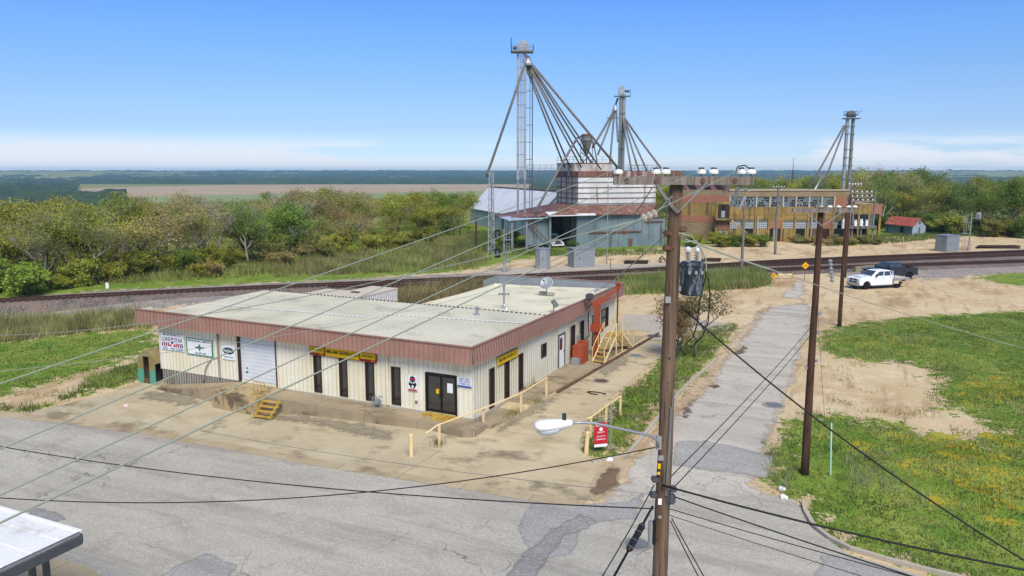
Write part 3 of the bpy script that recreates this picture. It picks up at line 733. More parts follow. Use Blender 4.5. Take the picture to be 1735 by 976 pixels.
def window(par, axis_, rng, mull=(), name='window', fr='trim_brown', depth=.07):
    a, c, l, u = rng; w = .045; mb = MB()
    def sp(m, u0, u1, d0, d1, z0, z1):
        m.span(u0, u1, -d1, -d0, z0, z1) if axis_ == 'F' else m.span(d0, d1, u0, u1, z0, z1)
    sp(mb, a - .015, a + w, -depth - .02, .045, l - .015, u + .015); sp(mb, c - w, c + .015, -depth - .02, .045, l - .015, u + .015)
    sp(mb, a + w, c - w, -depth - .02, .043, l - .015, l + w); sp(mb, a + w, c - w, -depth - .02, .043, u - w, u + .015)
    for k, z in enumerate(mull): sp(mb, a + w, c - w, -depth + .005, .0, z - .02, z + .02)
    f = mb.build(name, fr, par)
    mb = MB(); sp(mb, a + w, c - w, -depth - .012, -depth, l + w, u - w); mb.build('pane', 'glass', f)
    return f


for k in fw: window(b, 'F', k, (1.05,))
for k in sw: window(b, 'S', k, (1.0,))
window(b, 'S', sw2, (2.25,))
for k in sw3[:2]: window(b, 'S', k)
window(b, 'S', sw3[2], (), 'rear_door'); window(b, 'S', sw3[3], (2.3,))
# roller door
mb = MB(); a, c, l, u = roll
for i in range(12): mb.span(a + .1, c - .02, .02, .06 if i % 2 else .075, l + .01 + i * (u - l) / 12, l + (i + 1) * (u - l) / 12)
rd = mb.build('roller_door', 'rolldoor', b)
mb = MB(); mb.span(a - .12, a + .1, -.05, .1, l - .12, u + .05); mb.build('door_jamb', 'trim_brown', rd); mb = MB(); mb.span(c - .02, c + .05, -.045, .1, l - .12, u + .05); mb.build('door_jamb', 'trim_brown', rd)
mb = MB(); mb.span(a + .45, a + .62, -.02, .02, 1.18, 1.24); mb.span(a + .55, a + .6, -.02, .02, 1.42, 1.5); mb.build('latch', 'black', rd)
# glass double door
a, c, l, u = door; m = (a + c) / 2; mb = MB(); mb.span(a - .02, a + .07, -.05, .12, l, u); mb.span(c - .07, c + .02, -.05, .12, l, u); mb.span(a + .07, c - .07, -.048, .12, u - .08, u + .02)
gd = mb.build('entrance_door', 'black_metal', b)
for x0, x1 in ((a + .08, m - .005), (m + .005, c - .08)):
    mb = MB(); mb.span(x0, x0 + .06, 0, .045, l + .01, u - .09); mb.span(x1 - .06, x1, 0, .045, l + .01, u - .09); mb.span(x0 + .06, x1 - .06, .001, .044, l + .01, l + .16); mb.span(x0 + .06, x1 - .06, .001, .044, u - .17, u - .09); mb.build('door_leaf', 'black_metal', gd)
    mb = MB(); mb.span(x0 + .06, x1 - .06, .018, .028, l + .16, u - .17); mb.build('glass', 'glass', gd)
for x in (m - .08, m + .08):
    mb = MB(); mb.tube([(x, .02, 1.45), (x, -.06, 1.45), (x, -.06, 1.85), (x, .02, 1.85)], .014); mb.build('door_handle', 'black', gd)
mb = MB(); mb.span(m + .35, m + .68, .008, .014, 1.75, 2.25); mb.build('paper_notice', 'sign_white', gd)
mb = MB(); mb.span(m - .32, m - .12, .008, .014, 1.62, 1.86); mb.build('paper_notice', 'sign_yellow', gd)
# white side door
a, c, l, u = sdoor; mb = MB(); mb.span(-.02, .06, a - .05, a + .05, l, u + .06); mb.span(-.02, .06, c - .05, c + .05, l, u + .06); mb.span(-.018, .06, a + .05, c - .05, u - .02, u + .06); sd = mb.build('side_door', 'dark_grey', b)
mb = MB(); mb.span(-.01, .02, a + .05, c - .05, l, u - .02); mb.build('door_leaf', 'white', sd); mb = MB(); mb.span(.02, .026, a + .2, c - .38, l + 1.15, u - .2); mb.build('door_pane', 'glass', sd)
mb = MB(); mb.cyl((.02, c - .16, l + 1.0), (.1, c - .16, l + 1.0), .03); mb.build('door_handle', 'black', sd)
# downpipes, corner trim, small fittings
for x in (-17.55, -5.2):
    mb = MB(); mb.span(x - .05, x + .05, -.12, -.03, .62, 3.52); mb.build('downpipe', 'siding_low' if x < -10 else 'siding', b)
mb = MB(); mb.span(-.03, .05, -.05, .03, FZ, WT); mb.build('corner_trim', 'trim_white', b); mb = MB(); mb.span(XL - .05, XL + .06, -.05, .03, FZ, WT); mb.build('corner_trim', 'trim_white', b)
mb = MB(); mb.tube([(-19.0, -.03, .3), (-18.9, -.2, .1), (-18.6, -.1, 1.2), (-18.1, -.06, 1.75), (-17.7, -.05, 1.85)], .03); mb.build('conduit', 'steel_grey', b)
mb = MB(); mb.span(-3.5, -3.35, -.06, -.03, .95, 1.08); mb.build('socket_box', 'steel_grey', b)
mb = MB(); mb.span(.035, .16, 14.3, 14.65, 1.5, 2.1); mb.tube([(.1, 14.45, .6), (.1, 14.45, 1.5)], .025); mb.tube([(.1, 14.5, 2.1), (.1, 14.5, 3.4)], .02); mb.build('electric_meter', 'cab_grey', b)

# fittings on the roof
t_ = thing('floodlight', 'square grey floodlight on the roof edge above the side wall', 'floodlight', (-.25, 10.9, 4.24))
mb = MB(); mb.cyl((-.25, 10.9, 4.24), (-.25, 10.9, 4.6), .04); mb.span(-.4, -.1, 10.75, 11.05, 4.22, 4.27); mb.build('bracket', 'galv', t_)
mb = MB(); rot = Matrix.Rotation(R(35), 4, 'Z') @ Matrix.Rotation(R(-35), 4, 'Y'); mb.box((-.2, 10.95, 4.78), (.28, .5, .42), rot=rot).bevel(.03); mb.build('lamp_housing', 'steel_grey', t_)
mb = MB(); mb.box(Vector((-.2, 10.95, 4.78)) + rot @ Vector((.145, 0, 0)), (.012, .44, .36), rot=rot); mb.build('lamp_glass', 'lens', t_)
p = G(926, 500, 4.0); t_ = thing('satellite_dish', 'grey satellite dish on ballasted stand on the rear roof', 'satellite dish', p)
q = MB(); q.cyl(p, p + Vector((0, 0, .7)), .04); q.build('mast', 'galv', t_)
q = MB(); q.box(p + Vector((-.35, .1, .12)), (.5, .3, .2)); q.build('ballast_block', 'concrete_pale', t_); q = MB(); q.box(p + Vector((.35, -.05, .12)), (.5, .3, .2)); q.build('ballast_block', 'concrete_pale', t_)
ax = Vector((.1, -.75, .65)).normalized(); q = MB(); q.lathe([(.02, 0), (.25, .02), (.42, .07), (.52, .12), (.53, .14), (.42, .1), (.25, .05), (.02, .03)], p + Vector((0, 0, .85)), 18, ax); q.build('dish', 'cab_grey', t_, smooth=True)
q = MB(); q.bar(p + Vector((0, -.1, .55)), p + Vector((.05, -.65, 1.15)), .03); q.build('feed_arm', 'galv', t_); q = MB(); q.box(p + Vector((.05, -.65, 1.17)), (.1, .12, .12)); q.build('receiver', 'dark_grey', t_)
p = G(854, 519, 4.2); t_ = thing('service_mast', 'tall galvanised service mast with cross bar on the roof', 'service mast', p)
q = MB(); q.cyl(p, p + Vector((0, 0, 1.35)), .06); q.lathe([(.14, 0), (.13, .05), (.065, .16)], p, 10); q.build('mast_pipe', 'galv', t_)
q = MB(); q.bar(p + Vector((-.35, -.1, .85)), p + Vector((.35, .1, .85)), .05); q.build('cross_bar', 'galv', t_); q = MB(); q.lathe([(.06, 0), (.12, .02), (.1, .12), (.02, .16)], p + Vector((0, 0, 1.35)), 10); q.build('cap', 'galv', t_)
for x in (-.3, -.12, .12, .3):
    q = MB(); q.lathe([(.03, 0), (.05, .02), (.05, .09), (.02, .1)], p + Vector((x, x * .28, .75)), 8); q.build('insulator', 'dark_grey', t_)
p = G(808, 535, 4.25); t_ = thing('roof_vent', 'short capped vent pipe beside the roof step', 'vent', p)
q = MB(); q.cyl(p, p + Vector((0, 0, .42)), .09); q.lathe([(.2, 0), (.19, .04), (.1, .12)], p, 10); q.build('vent_pipe', 'galv', t_); q = MB(); q.lathe([(.16, 0), (.17, .06), (.02, .16)], p + Vector((0, 0, .44)), 12); q.build('vent_cap', 'galv', t_)
p = G(858, 526, 4.2); t_ = thing('roof_vent', 'small white plastic vent pipe beside the service mast', 'vent', p); q = MB(); q.cyl(p, p + Vector((0, 0, .3)), .05); q.build('vent_pipe', 'white', t_); q = MB(); q.cyl(p, p + Vector((0, 0, .02)), .14); q.build('flashing', 'white', t_)


# ------------------------------------------------------------------ signs on the walls
def board(name, label, x0, x1, z0, z1, mat, edge=None, face='F', off=.045, cat='sign', group=None, y=0.0):
    if face == 'F': loc = ((x0 + x1) / 2, y - off, z0)
    else: loc = (off, (x0 + x1) / 2, z0)
    t_ = thing(name, label, cat, loc, 0, group); mb = MB()
    sp = (lambda m, a, c, d0, d1, l, u: m.span(a, c, y - d1, y - d0, l, u)) if face == 'F' else (lambda m, a, c, d0, d1, l, u: m.span(d0, d1, a, c, l, u))
    sp(mb, x0, x1, off - .012, off + .02, z0, z1); mb.build('board', mat, t_)
    if edge:
        w = .035; mb = MB(); sp(mb, x0 - w, x1 + w, off, off + .035, z1 - w, z1 + .01); sp(mb, x0 - w, x1 + w, off, off + .035, z0 - .01, z0 + w)
        sp(mb, x0 - w, x0 + w, off, off + .034, z0 + w, z1 - w); sp(mb, x1 - w, x1 + w, off, off + .034, z0 + w, z1 - w); mb.build('frame', edge, t_)
    return t_


def ftext(t_, s, size, x, z, mat, sx=1.0, off=.045, y=0.0): return text(t_, s, size, (x, y - off - .021, z), ROT_FRONT, mat, sx=sx)
def fshape(t_, name, pts, mat, off=.066, y=0.0, thick=.008):
    mb = MB(); mb.prism([(x, y - off, z) for x, z in pts], (0, -thick, 0)); return mb.build(name, mat, t_)


def star(cx, cz, r, n=5, inner=.42, rot=math.pi / 2):
    return [(cx + (r if k % 2 == 0 else r * inner) * math.cos(rot + k * math.pi / n), cz + (r if k % 2 == 0 else r * inner) * math.sin(rot + k * math.pi / n)) for k in range(2 * n)]


def oval(cx, cz, rx, rz, n=24): return [(cx + rx * math.cos(k * 2 * math.pi / n), cz + rz * math.sin(k * 2 * math.pi / n)) for k in range(n)]


s1 = board('feed_sign', 'square red white and blue feed and fertilizer sign at the left wall end', -22.5, -20.45, 1.9, 2.95, 'sign_white')
ftext(s1, 'MILAM GRAIN CO.', .17, -21.47, 2.87, 'black_letters', 1.15); ftext(s1, 'LONE', .36, -22.02, 2.56, 'blue', .85); ftext(s1, 'STAR', .36, -20.95, 2.56, 'blue', .85)
fshape(s1, 'star_disc', oval(-21.47, 2.4, .2, .2), 'sign_white', .066); fshape(s1, 'star', star(-21.47, 2.4, .17), 'blue', .077)
for tri in (((-21.6, 2.58), (-21.34, 2.58), (-21.47, 2.76)), ((-21.78, 2.14), (-21.52, 2.14), (-21.68, 2.32)), ((-21.42, 2.14), (-21.16, 2.14), (-21.26, 2.32))): fshape(s1, 'red_triangle', tri, 'red', .07)
for i in range(4):
    m = 'blue' if i % 2 == 0 else 'red'
    x = -22.42 + i * .17; fshape(s1, 'stripe', ((x, 2.12), (x + .1, 2.12), (x + .17, 2.38), (x + .07, 2.38)), m, .068)
    x = -20.52 - i * .17; fshape(s1, 'stripe', ((x - .1, 2.12), (x, 2.12), (x - .07, 2.38), (x - .17, 2.38)), m, .068)
ftext(s1, 'FEED - FERTILIZER', .2, -21.47, 1.99, 'mid_blue', 1.12)
s2 = board('company_sign', 'white company sign with green frame and green star emblem', -20.2, -18.05, 1.83, 2.85, 'sign_white', 'green')
ftext(s2, 'MILAM GRAIN COMPANY', .18, -19.12, 2.7, 'black_letters', .95); ftext(s2, '254-697-3462', .17, -19.05, 1.95, 'black_letters', 1.0)
fshape(s2, 'emblem', star(-19.12, 2.32, .25, 4, .5), 'green', .066); fshape(s2, 'emblem_bar', ((-19.5, 2.29), (-18.74, 2.29), (-18.74, 2.34), (-19.5, 2.34)), 'dark_teal', .075)
s3 = board('oval_brand_sign', 'small white sign with dark oval logo beside the roller door', -17.25, -16.2, 1.82, 2.72, 'sign_white')
fshape(s3, 'oval', oval(-16.72, 2.36, .46, .21), 'dark_teal', .066); text(s3, 'NuStar', .24, (-16.72, -.076, 2.36), ROT_FRONT, 'sign_white', sx=1.1); ftext(s3, 'SEED DEALER', .12, -16.72, 1.97, 'black_letters', 1.0)
YS = -.06
s4 = board('company_name_sign', 'long yellow company name sign under the front fascia', -9.3, -7.02, 2.86, 3.4, 'sign_yellow', None, off=.1); ftext(s4, 'MILAM GRAIN CO.', .27, -8.16, 3.14, 'black_letters', .95, off=.1)
mb = MB(); mb.span(-9.3, -7.02, -.135, -.122, 2.86, 2.89); mb.span(-9.3, -7.02, -.135, -.122, 3.37, 3.4); mb.build('edge_strip', 'sign_red', s4)
for x0, x1, lb in ((-10.42, -9.34, 'red and yellow seed sign at the left end of the yellow sign'), (-6.98, -5.86, 'red and yellow seed sign at the right end of the yellow sign')):
    s = board('seed_sign', lb, x0, x1, 2.84, 3.42, 'sign_red', None, off=.1, group='seed signs flanking the yellow company sign')
    mb = MB(); mb.span(x0 + .06, x1 - .06, -.132, -.122, 3.0, 3.32); mb.build('yellow_panel', 'sign_yellow', s); text(s, 'EVERGREEN', .17, ((x0 + x1) / 2, -.133, 3.16), ROT_FRONT, 'olive_letters', sx=.85)
    text(s, 'SEEDS', .08, (x1 - .25, -.123, 2.92), ROT_FRONT, 'sign_yellow')
s5 = board('dog_food_poster', 'small poster of a black and white dog left of the entrance', -3.92, -3.33, 1.58, 2.42, 'sign_white')
fshape(s5, 'badge', star(-3.62, 2.22, .2, 8, .75), 'dark_teal', .066); fshape(s5, 'badge_band', ((-3.8, 2.19), (-3.44, 2.19), (-3.44, 2.26), (-3.8, 2.26)), 'red', .076)
fshape(s5, 'dog_head', oval(-3.62, 1.84, .16, .17), 'black', .066); fshape(s5, 'dog_ear', oval(-3.79, 1.96, .07, .1, 10), 'black', .068); fshape(s5, 'dog_ear', oval(-3.45, 1.96, .07, .1, 10), 'black', .068)
fshape(s5, 'dog_muzzle', oval(-3.62, 1.79, .07, .12, 14), 'sign_white', .076); fshape(s5, 'dog_nose', oval(-3.62, 1.77, .03, .025, 10), 'black', .086)
fshape(s5, 'red_strip', ((-3.9, 1.6), (-3.35, 1.6), (-3.35, 1.68), (-3.9, 1.68)), 'red', .07)
s6 = board('blue_notice_sign', 'blue lettered white notice right of the entrance door', -.93, -.08, 2.18, 2.68, 'sign_white')
for z, w_, m in ((2.6, 'FEED SEED', 'mid_blue'), (2.47, 'FERTILIZER', 'mid_blue'), (2.35, 'CHEMICALS', 'mid_blue')): ftext(s6, w_, .12, -.5, z, m, 1.15)
fshape(s6, 'blue_strip', ((-.91, 2.19), (-.1, 2.19), (-.1, 2.27), (-.91, 2.27)), 'mid_blue', .066)
s7 = board('company_name_sign', 'yellow company name sign on the side wall above the windows', 2.5, 5.05, 2.72, 3.22, 'sign_yellow', None, 'S', .06)
text(s7, 'MILAM GRAIN CO.', .28, (.082, 3.78, 2.98), ROT_SIDE, 'black_letters', sx=.95); mb = MB(); mb.span(.08, .09, 2.5, 5.05, 2.72, 2.75); mb.span(.08, .09, 2.5, 5.05, 3.19, 3.22); mb.build('edge_strip', 'black_letters', s7)

# ------------------------------------------------------------------ loading dock, steps, rails
t_ = thing('loading_dock', 'stained concrete loading dock and walk along the store front', 'loading dock', (-9, -1.2, 0))
mb = MB(); mb.prism([(-16.0, -.07, -.6), (-16.1, -2.0, -.6), (-15.8, -2.3, -.6), (-12.8, -2.45, -.6), (-12.45, -2.2, -.6), (-12.4, -.07, -.6)], (0, 0, 1.15)); mb.build('dock_platform', 'concrete_dock', t_)
mb = MB(); mb.prism([(-12.4, -.07, -.6), (-12.4, -1.5, -.6), (-6.0, -1.38, -.6), (-1.8, -1.26, -.6), (.2, -1.5, -.6), (.75, -1.2, -.6), (.75, -.07, -.6)], (0, 0, 1.07)); mb.build('walk_slab', 'walk', t_)
mb = MB(); vs = [(-22.4, -.12, -.42), (-16.05, -.12, .545), (-16.05, -1.6, .545), (-22.4, -1.1, -.42)]
mb.prism(vs, (0, 0, -1.3)); mb.build('ramp', 'walk', t_)
t_ = thing('side_walk', 'stained concrete walk with steel edge along the side wall', 'walk', (1, 10, .4))
mb = MB()
for i in range(12):
    y0, y1 = .0 + i * 1.9, 1.9 + i * 1.9; mb.prism([(.09, y0, 0), (.95 + .035 * y0 + (.55 if y0 > 3 else .18 * y0), y0, 0), (.95 + .035 * y1 + (.55 if y1 > 3 else .18 * y1), y1, 0), (.09, y1, 0)], (0, 0, max(.3, h(1, y0)) + .06))
mb.build('walk_slab', 'walk', t_)
mb = MB(); mb.bar((2.0, 6.2, .55), (2.98, 24.2, .56), .16, .2); mb.build('steel_edge', 'rust', t_)
t_ = thing('door_step', 'two tier yellow step at the glass entrance door', 'step', (-1.8, -.4, .45))
mb = MB(); mb.span(-2.85, -.92, -.42, -.07, .44, .6); mb.build('upper_step', 'yellow_paint', t_); mb = MB(); mb.span(-2.1, -1.0, -.8, -.42, .44, .525); mb.build('lower_step', 'yellow_paint', t_)
# yellow steps down from the dock
p0 = Vector((-10.9, -2.75, 0)); t_ = thing('dock_steps', 'yellow steel steps against the loading dock', 'steps', (-11.7, -2.4, -.3))
a0, a1 = Vector((-12.3, -1.75, .48)), Vector((-12.1, -2.85, -.3)); off = Vector((1.0, .1, 0))
for k in (0, 1):
    mb = MB(); mb.bar(a0 + off * k, a1 + off * k, .05, .16); mb.build('stringer', 'yellow_paint', t_)
for i in range(4):
    c = a0.lerp(a1, (i + .5) / 4); mb = MB(); mb.box(c + off * .5, (1.22, .26, .04), rz=math.atan2(off.y, off.x)); mb.build('tread', 'yellow_paint', t_)
mb = MB()
for i in range(5):
    c = a0.lerp(a1, i / 4); mb.bar(c, c + Vector((0, 0, .8)), .022)
mb.bar(a0 + Vector((0, 0, .85)), a1 + Vector((0, 0, .85)), .035); mb.bar(a0 + Vector((-.9, .1, .85)), a0 + Vector((0, 0, .85)), .03)
for i in range(4): mb.bar(a0 + Vector((-.3 * i, .03 * i, 0)), a0 + Vector((-.3 * i, .03 * i, .85)), .025)
mb.build('handrail', 'yellow_paint', t_)
t_ = thing('gas_meter', 'grey gas meter pipes beside the fourth front window', 'gas meter', (-5.75, -.35, .47))
mb = MB(); mb.tube([(-6.0, -.35, .46), (-6.0, -.35, 1.0), (-5.8, -.35, 1.12), (-5.7, -.35, .9), (-5.55, -.35, 1.12), (-5.35, -.35, 1.1)], .035); mb.tube([(-5.5, -.35, .9), (-5.5, -.35, .46)], .03); mb.build('pipe', 'galv', t_)
mb = MB(); mb.box((-5.7, -.35, .82), (.3, .2, .28)).bevel(.04); mb.build('meter_body', 'galv', t_)

# orange sampler crane, red cabinet, yellow bridge stairs beside the drive
px, py = 1.12, 15.2
t_ = thing('grain_sampler_crane', 'rust orange post crane with jib beside the side wall', 'crane', (px, py, .55))
mb = MB(); mb.box((px, py, 2.4), (.32, .32, 3.7)); mb.build('post', 'orange_paint', t_); mb = MB(); mb.box((px, py, .6), (.6, .6, .06)); mb.build('base_plate', 'orange_paint', t_)
mb = MB(); mb.box((px, py - .02, 2.55), (.75, .6, .5)); mb.build('control_box', 'orange_paint', t_)
mb = MB(); mb.bar((px - .35, py - .3, 4.15), (px + .9, py + 1.6, 5.0), .14); mb.bar((px, py, 4.2), (px + .5, py + 1.1, 4.45), .09); mb.build('jib', 'orange_paint', t_)
mb = MB(); mb.box((px + .9, py + 1.6, 5.15), (.28, .28, .3)).bevel(.04); mb.lathe([(.05, 0), (.2, .08), (.2, .16), (.05, .2)], (px + .9, py + 1.6, 5.3), 10); mb.build('jib_head', 'orange_paint', t_)
mb = MB(); mb.cyl((px + .9, py + 1.6, 5.0), (px + .9, py + 1.6, 1.3), .06); mb.build('probe_tube', 'rust', t_)
mb = MB(); mb.box((px - .4, py - .45, 4.72), (.45, .45, .4)).bevel(.06); mb.build('motor', 'dark_grey', t_)
mb = MB(); mb.tube([(px - .45, py - .3, 4.1), (px - .5, py - .4, 3.2), (px - .45, py - .3, 2.0), (px - .9, py - 1.2, 1.4), (px - 1.4, py - 1.7, 1.4)], .035); mb.tube([(px - .2, py - .2, 4.1), (px - .75, py - .8, 3.4), (px - 1.3, py - 1.4, 3.6)], .03); mb.build('hose', 'black', t_)
mb = MB(); mb.tube([(px - .55, py - .2, 4.35), (px - .45, py + .4, 4.9), (px - .3, py + .8, 5.1)], .09); mb.build('suction_pipe', 'galv', t_)
t_ = thing('red_cabinet', 'square red machine cabinet with small white box beside it', 'cabinet', (.7, 13.2, .55))
mb = MB(); mb.span(.3, 1.05, 12.75, 13.65, .55, 1.75).bevel(.03); mb.build('cabinet_body', 'orange_paint', t_); mb = MB(); mb.span(.35, 1.0, 13.67, 13.95, .55, 1.9).bevel(.02); mb.build('blower_box', 'orange_paint', t_)
mb = MB(); mb.span(.38, .9, 12.38, 12.73, .55, .98).bevel(.02); mb.build('white_box', 'cab_grey', t_)
t_ = thing('bridge_stairs', 'yellow steel stairs with landing behind the orange crane', 'stairs', (1.95, 16.2, .55))
def flight(top, bot, wdt, n):
    side = Vector(((bot - top).y, -(bot - top).x, 0)).normalized() * wdt
    for k in (0, 1):
        mb = MB(); mb.bar(top + side * (k - .5), bot + side * (k - .5), .05, .14); mb.build('stringer', 'cream_paint', t_)
        mb = MB(); up = Vector((0, 0, .95)); mb.bar(top + side * (k - .5) + up, bot + side * (k - .5) + up, .035)
        for f in (0, .5, 1): c = top.lerp(bot, f) + side * (k - .5); mb.bar(c, c + up, .035)
        mb.build('handrail', 'cream_paint', t_)
    for i in range(n):
        c = top.lerp(bot, (i + .6) / n); mb = MB(); mb.box(c, (wdt - .06, .24, .04), rz=math.atan2(side.y, side.x)); mb.build('tread', 'yellow_paint', t_)
flight(Vector((1.95, 15.5, 1.95)), Vector((1.85, 13.5, .57)), .85, 6)
flight(Vector((1.98, 16.9, 1.95)), Vector((2.2, 18.8, .57)), .85, 6)
mb = MB(); mb.box((1.95, 16.2, 1.95), (.95, 1.5, .06)); mb.build('landing', 'yellow_paint', t_)
for x, y in ((1.5, 15.55), (2.4, 15.55), (1.5, 16.85), (2.4, 16.85)):
    mb = MB(); mb.bar((x, y, .55), (x, y, 2.9), .06); mb.build('leg', 'cream_paint', t_)


def rail(name, label, pts, posts, hgt, mat='cream_paint'):
    t_ = thing(name, label, 'handrail', (pts[0][0], pts[0][1], h(pts[0][0], pts[0][1]))); up = Vector((0, 0, hgt))
    mb = MB(); mb.tube([Vector((x, y, max(h(x, y), 0))) + Vector((0, 0, z)) for x, y, z in pts], .04, 8); mb.build('top_rail', mat, t_)
    for x, y, z in posts:
        mb = MB(); mb.box((x, y, h(x, y) + z / 2), (.1, .1, z)); mb.build('rail_post', mat, t_)
    return t_


rail('handrail', 'long cream handrail sloping up the drive along the store', [(-.75, -3.3, .75), (-.45, -2.8, 1.02), (.5, -.2, 1.04), (1.42, 2.6, 1.04), (1.6, 5.6, 1.04)], [(-.4, -2.7, 1.0), (.5, .1, 1.02), (1.42, 2.6, 1.02), (1.6, 5.55, 1.02)], 1.0)
q0, q1 = GT(1001, 741), GT(1051, 704); d = (q1 - q0)
rail('handrail', 'short cream handrail on the grass side of the drive', [(q0.x - .15, q0.y - .1, .95), (q0.x, q0.y, 1.02), (q0.x + d.x * .5, q0.y + d.y * .5, 1.04), (q1.x, q1.y, 1.04)], [(q0.x, q0.y, 1.0), (q0.x + d.x * .5, q0.y + d.y * .5, 1.0), (q1.x, q1.y, 1.02)], 1.0)
for (px, py, hg), lb in (((697, 774, 1.05), 'cream bollard on the apron left of the drive'), ((993, 769, 1.05), 'leaning cream bollard beside the red sale sign')):
    p = GT(px, py); mb = MB(); mb.cyl((0, 0, -.1), (.06 if px > 900 else 0, 0, hg), .105, n=14); mb.lathe([(.105, 0), (.09, .03), (.02, .05)], (.06 if px > 900 else 0, 0, hg), 14)
    o = mb.build('bollard', 'cream_paint'); o.location = p; tag(o, lb, 'bollard', 'cream bollards at the drive entrance')
# sale sign
p = GT(1034, 766); t_ = thing('sale_sign', 'red for sale sign hanging from a grey post by the drive', 'sale sign', p)
mb = MB(); mb.cyl(p, p + Vector((0, 0, 2.35)), .035); mb.build('post', 'galv', t_)
ex = Vector((math.cos(A + .25), math.sin(A + .25), 0)); rot = Matrix.Rotation(A + .25, 4, 'Z') @ Matrix.Rotation(R(90), 4, 'X'); ey = Vector((ex.y, -ex.x, 0))
mb = MB(); mb.bar(p + Vector((0, 0, 1.52)), p - ex * .95 + Vector((0, 0, 1.52)), .03); mb.build('arm', 'galv', t_)
c = p - ex * .48 + Vector((0, 0, .95)); mb = MB(); mb.box(c, (.66, .03, 1.0), rz=A + .25); sb = mb.build('sign_panel', 'red_sign', t_)
mb = MB(); mb.box(c - Vector((0, 0, .58)), (.64, .03, .13), rz=A + .25); sb2 = mb.build('rider_strip', 'sign_white', t_)
for z, s_, sz in ((.38, 'FOR SALE', .13), (.05, 'REALTY', .1), (-.14, '254 555 0148', .075), (-.28, 'COMMERCIAL', .075)): text(t_, s_, sz, c + ey * .018 + Vector((0, 0, z)), rot, 'sign_white')
mb = MB(); mb.lathe([(.02, 0), (.09, .005), (.02, .01)], c + ey * .016 + Vector((0, 0, .2)), 10, ey); mb.build('emblem', 'sign_white', t_)

# round topped hut at the left wall end
p = Vector((-23.5, -.5, -.42)); t_ = thing('round_hut', 'small round topped hut painted tan above and sea green below', 'hut', p)
def arch(w, hgt, n=14, sp=.45): return [(-w, 0), (-w, hgt - w)] + [(-w * math.cos(math.pi * k / n), hgt - w + w * math.sin(math.pi * k / n)) for k in range(1, n)] + [(w, hgt - w), (w, 0)]
outer = arch(.78, 2.15); dw, dh = .29, 1.8
def arc_at(x): return 2.15 - .78 + math.sqrt(max(0, .78 ** 2 - x * x))
for (x0, x1) in ((-.78, -dw), (dw, .78)):
    mb = MB(); mb.prism([p + Vector((x, 0, z)) for x, z in ((x0, 0), (x1, 0), (x1, .95), (x0, .95))], (0, .06, 0)); mb.build('lower_panel', 'hut_green', t_)
    xs = [x0 + (x1 - x0) * k / 6 for k in range(7)]; mb = MB(); mb.prism([p + Vector((x0, 0, .955)), p + Vector((x1, 0, .955))] + [p + Vector((x, 0, max(.97, arc_at(x)))) for x in reversed(xs)], (0, .06, 0)); mb.build('upper_panel', 'hut_tan', t_)
xs = [-dw + 2 * dw * k / 6 for k in range(7)]; mb = MB(); mb.prism([p + Vector((-dw, 0, dh)), p + Vector((dw, 0, dh))] + [p + Vector((x, 0, arc_at(x))) for x in reversed(xs)], (0, .06, 0)); mb.build('lintel_panel', 'hut_tan', t_)
mb = MB(); mb.span(p.x - dw, p.x + dw, p.y + .01, p.y + .07, p.z, p.z + .35); mb.build('sill_board', 'rust', t_)
mb = MB()
for a_, b_ in zip(outer[1:-1], outer[2:-1]):
    mb.prism([p + Vector((a_[0], .06, a_[1])), p + Vector((b_[0], .06, b_[1])), p + Vector((b_[0] * .96, .06, b_[1] - .04)), p + Vector((a_[0] * .96, .06, a_[1] - .04))], (0, 3.0, 0))
mb.span(p.x - .78, p.x - .75, p.y + .06, p.y + 3.06, p.z, p.z + 1.37); mb.build('shell', 'hut_tan', t_)
mb = MB(); mb.span(p.x - .7, p.x + .7, p.y + 2.6, p.y + 2.64, p.z, p.z + 1.6); mb.build('back_panel', 'dark_inside', t_)
mb = MB(); mb.span(p.x - .3, p.x + .2, p.y + .4, p.y + .9, p.z, p.z + .95); mb.build('water_pump', 'dark_grey', t_)

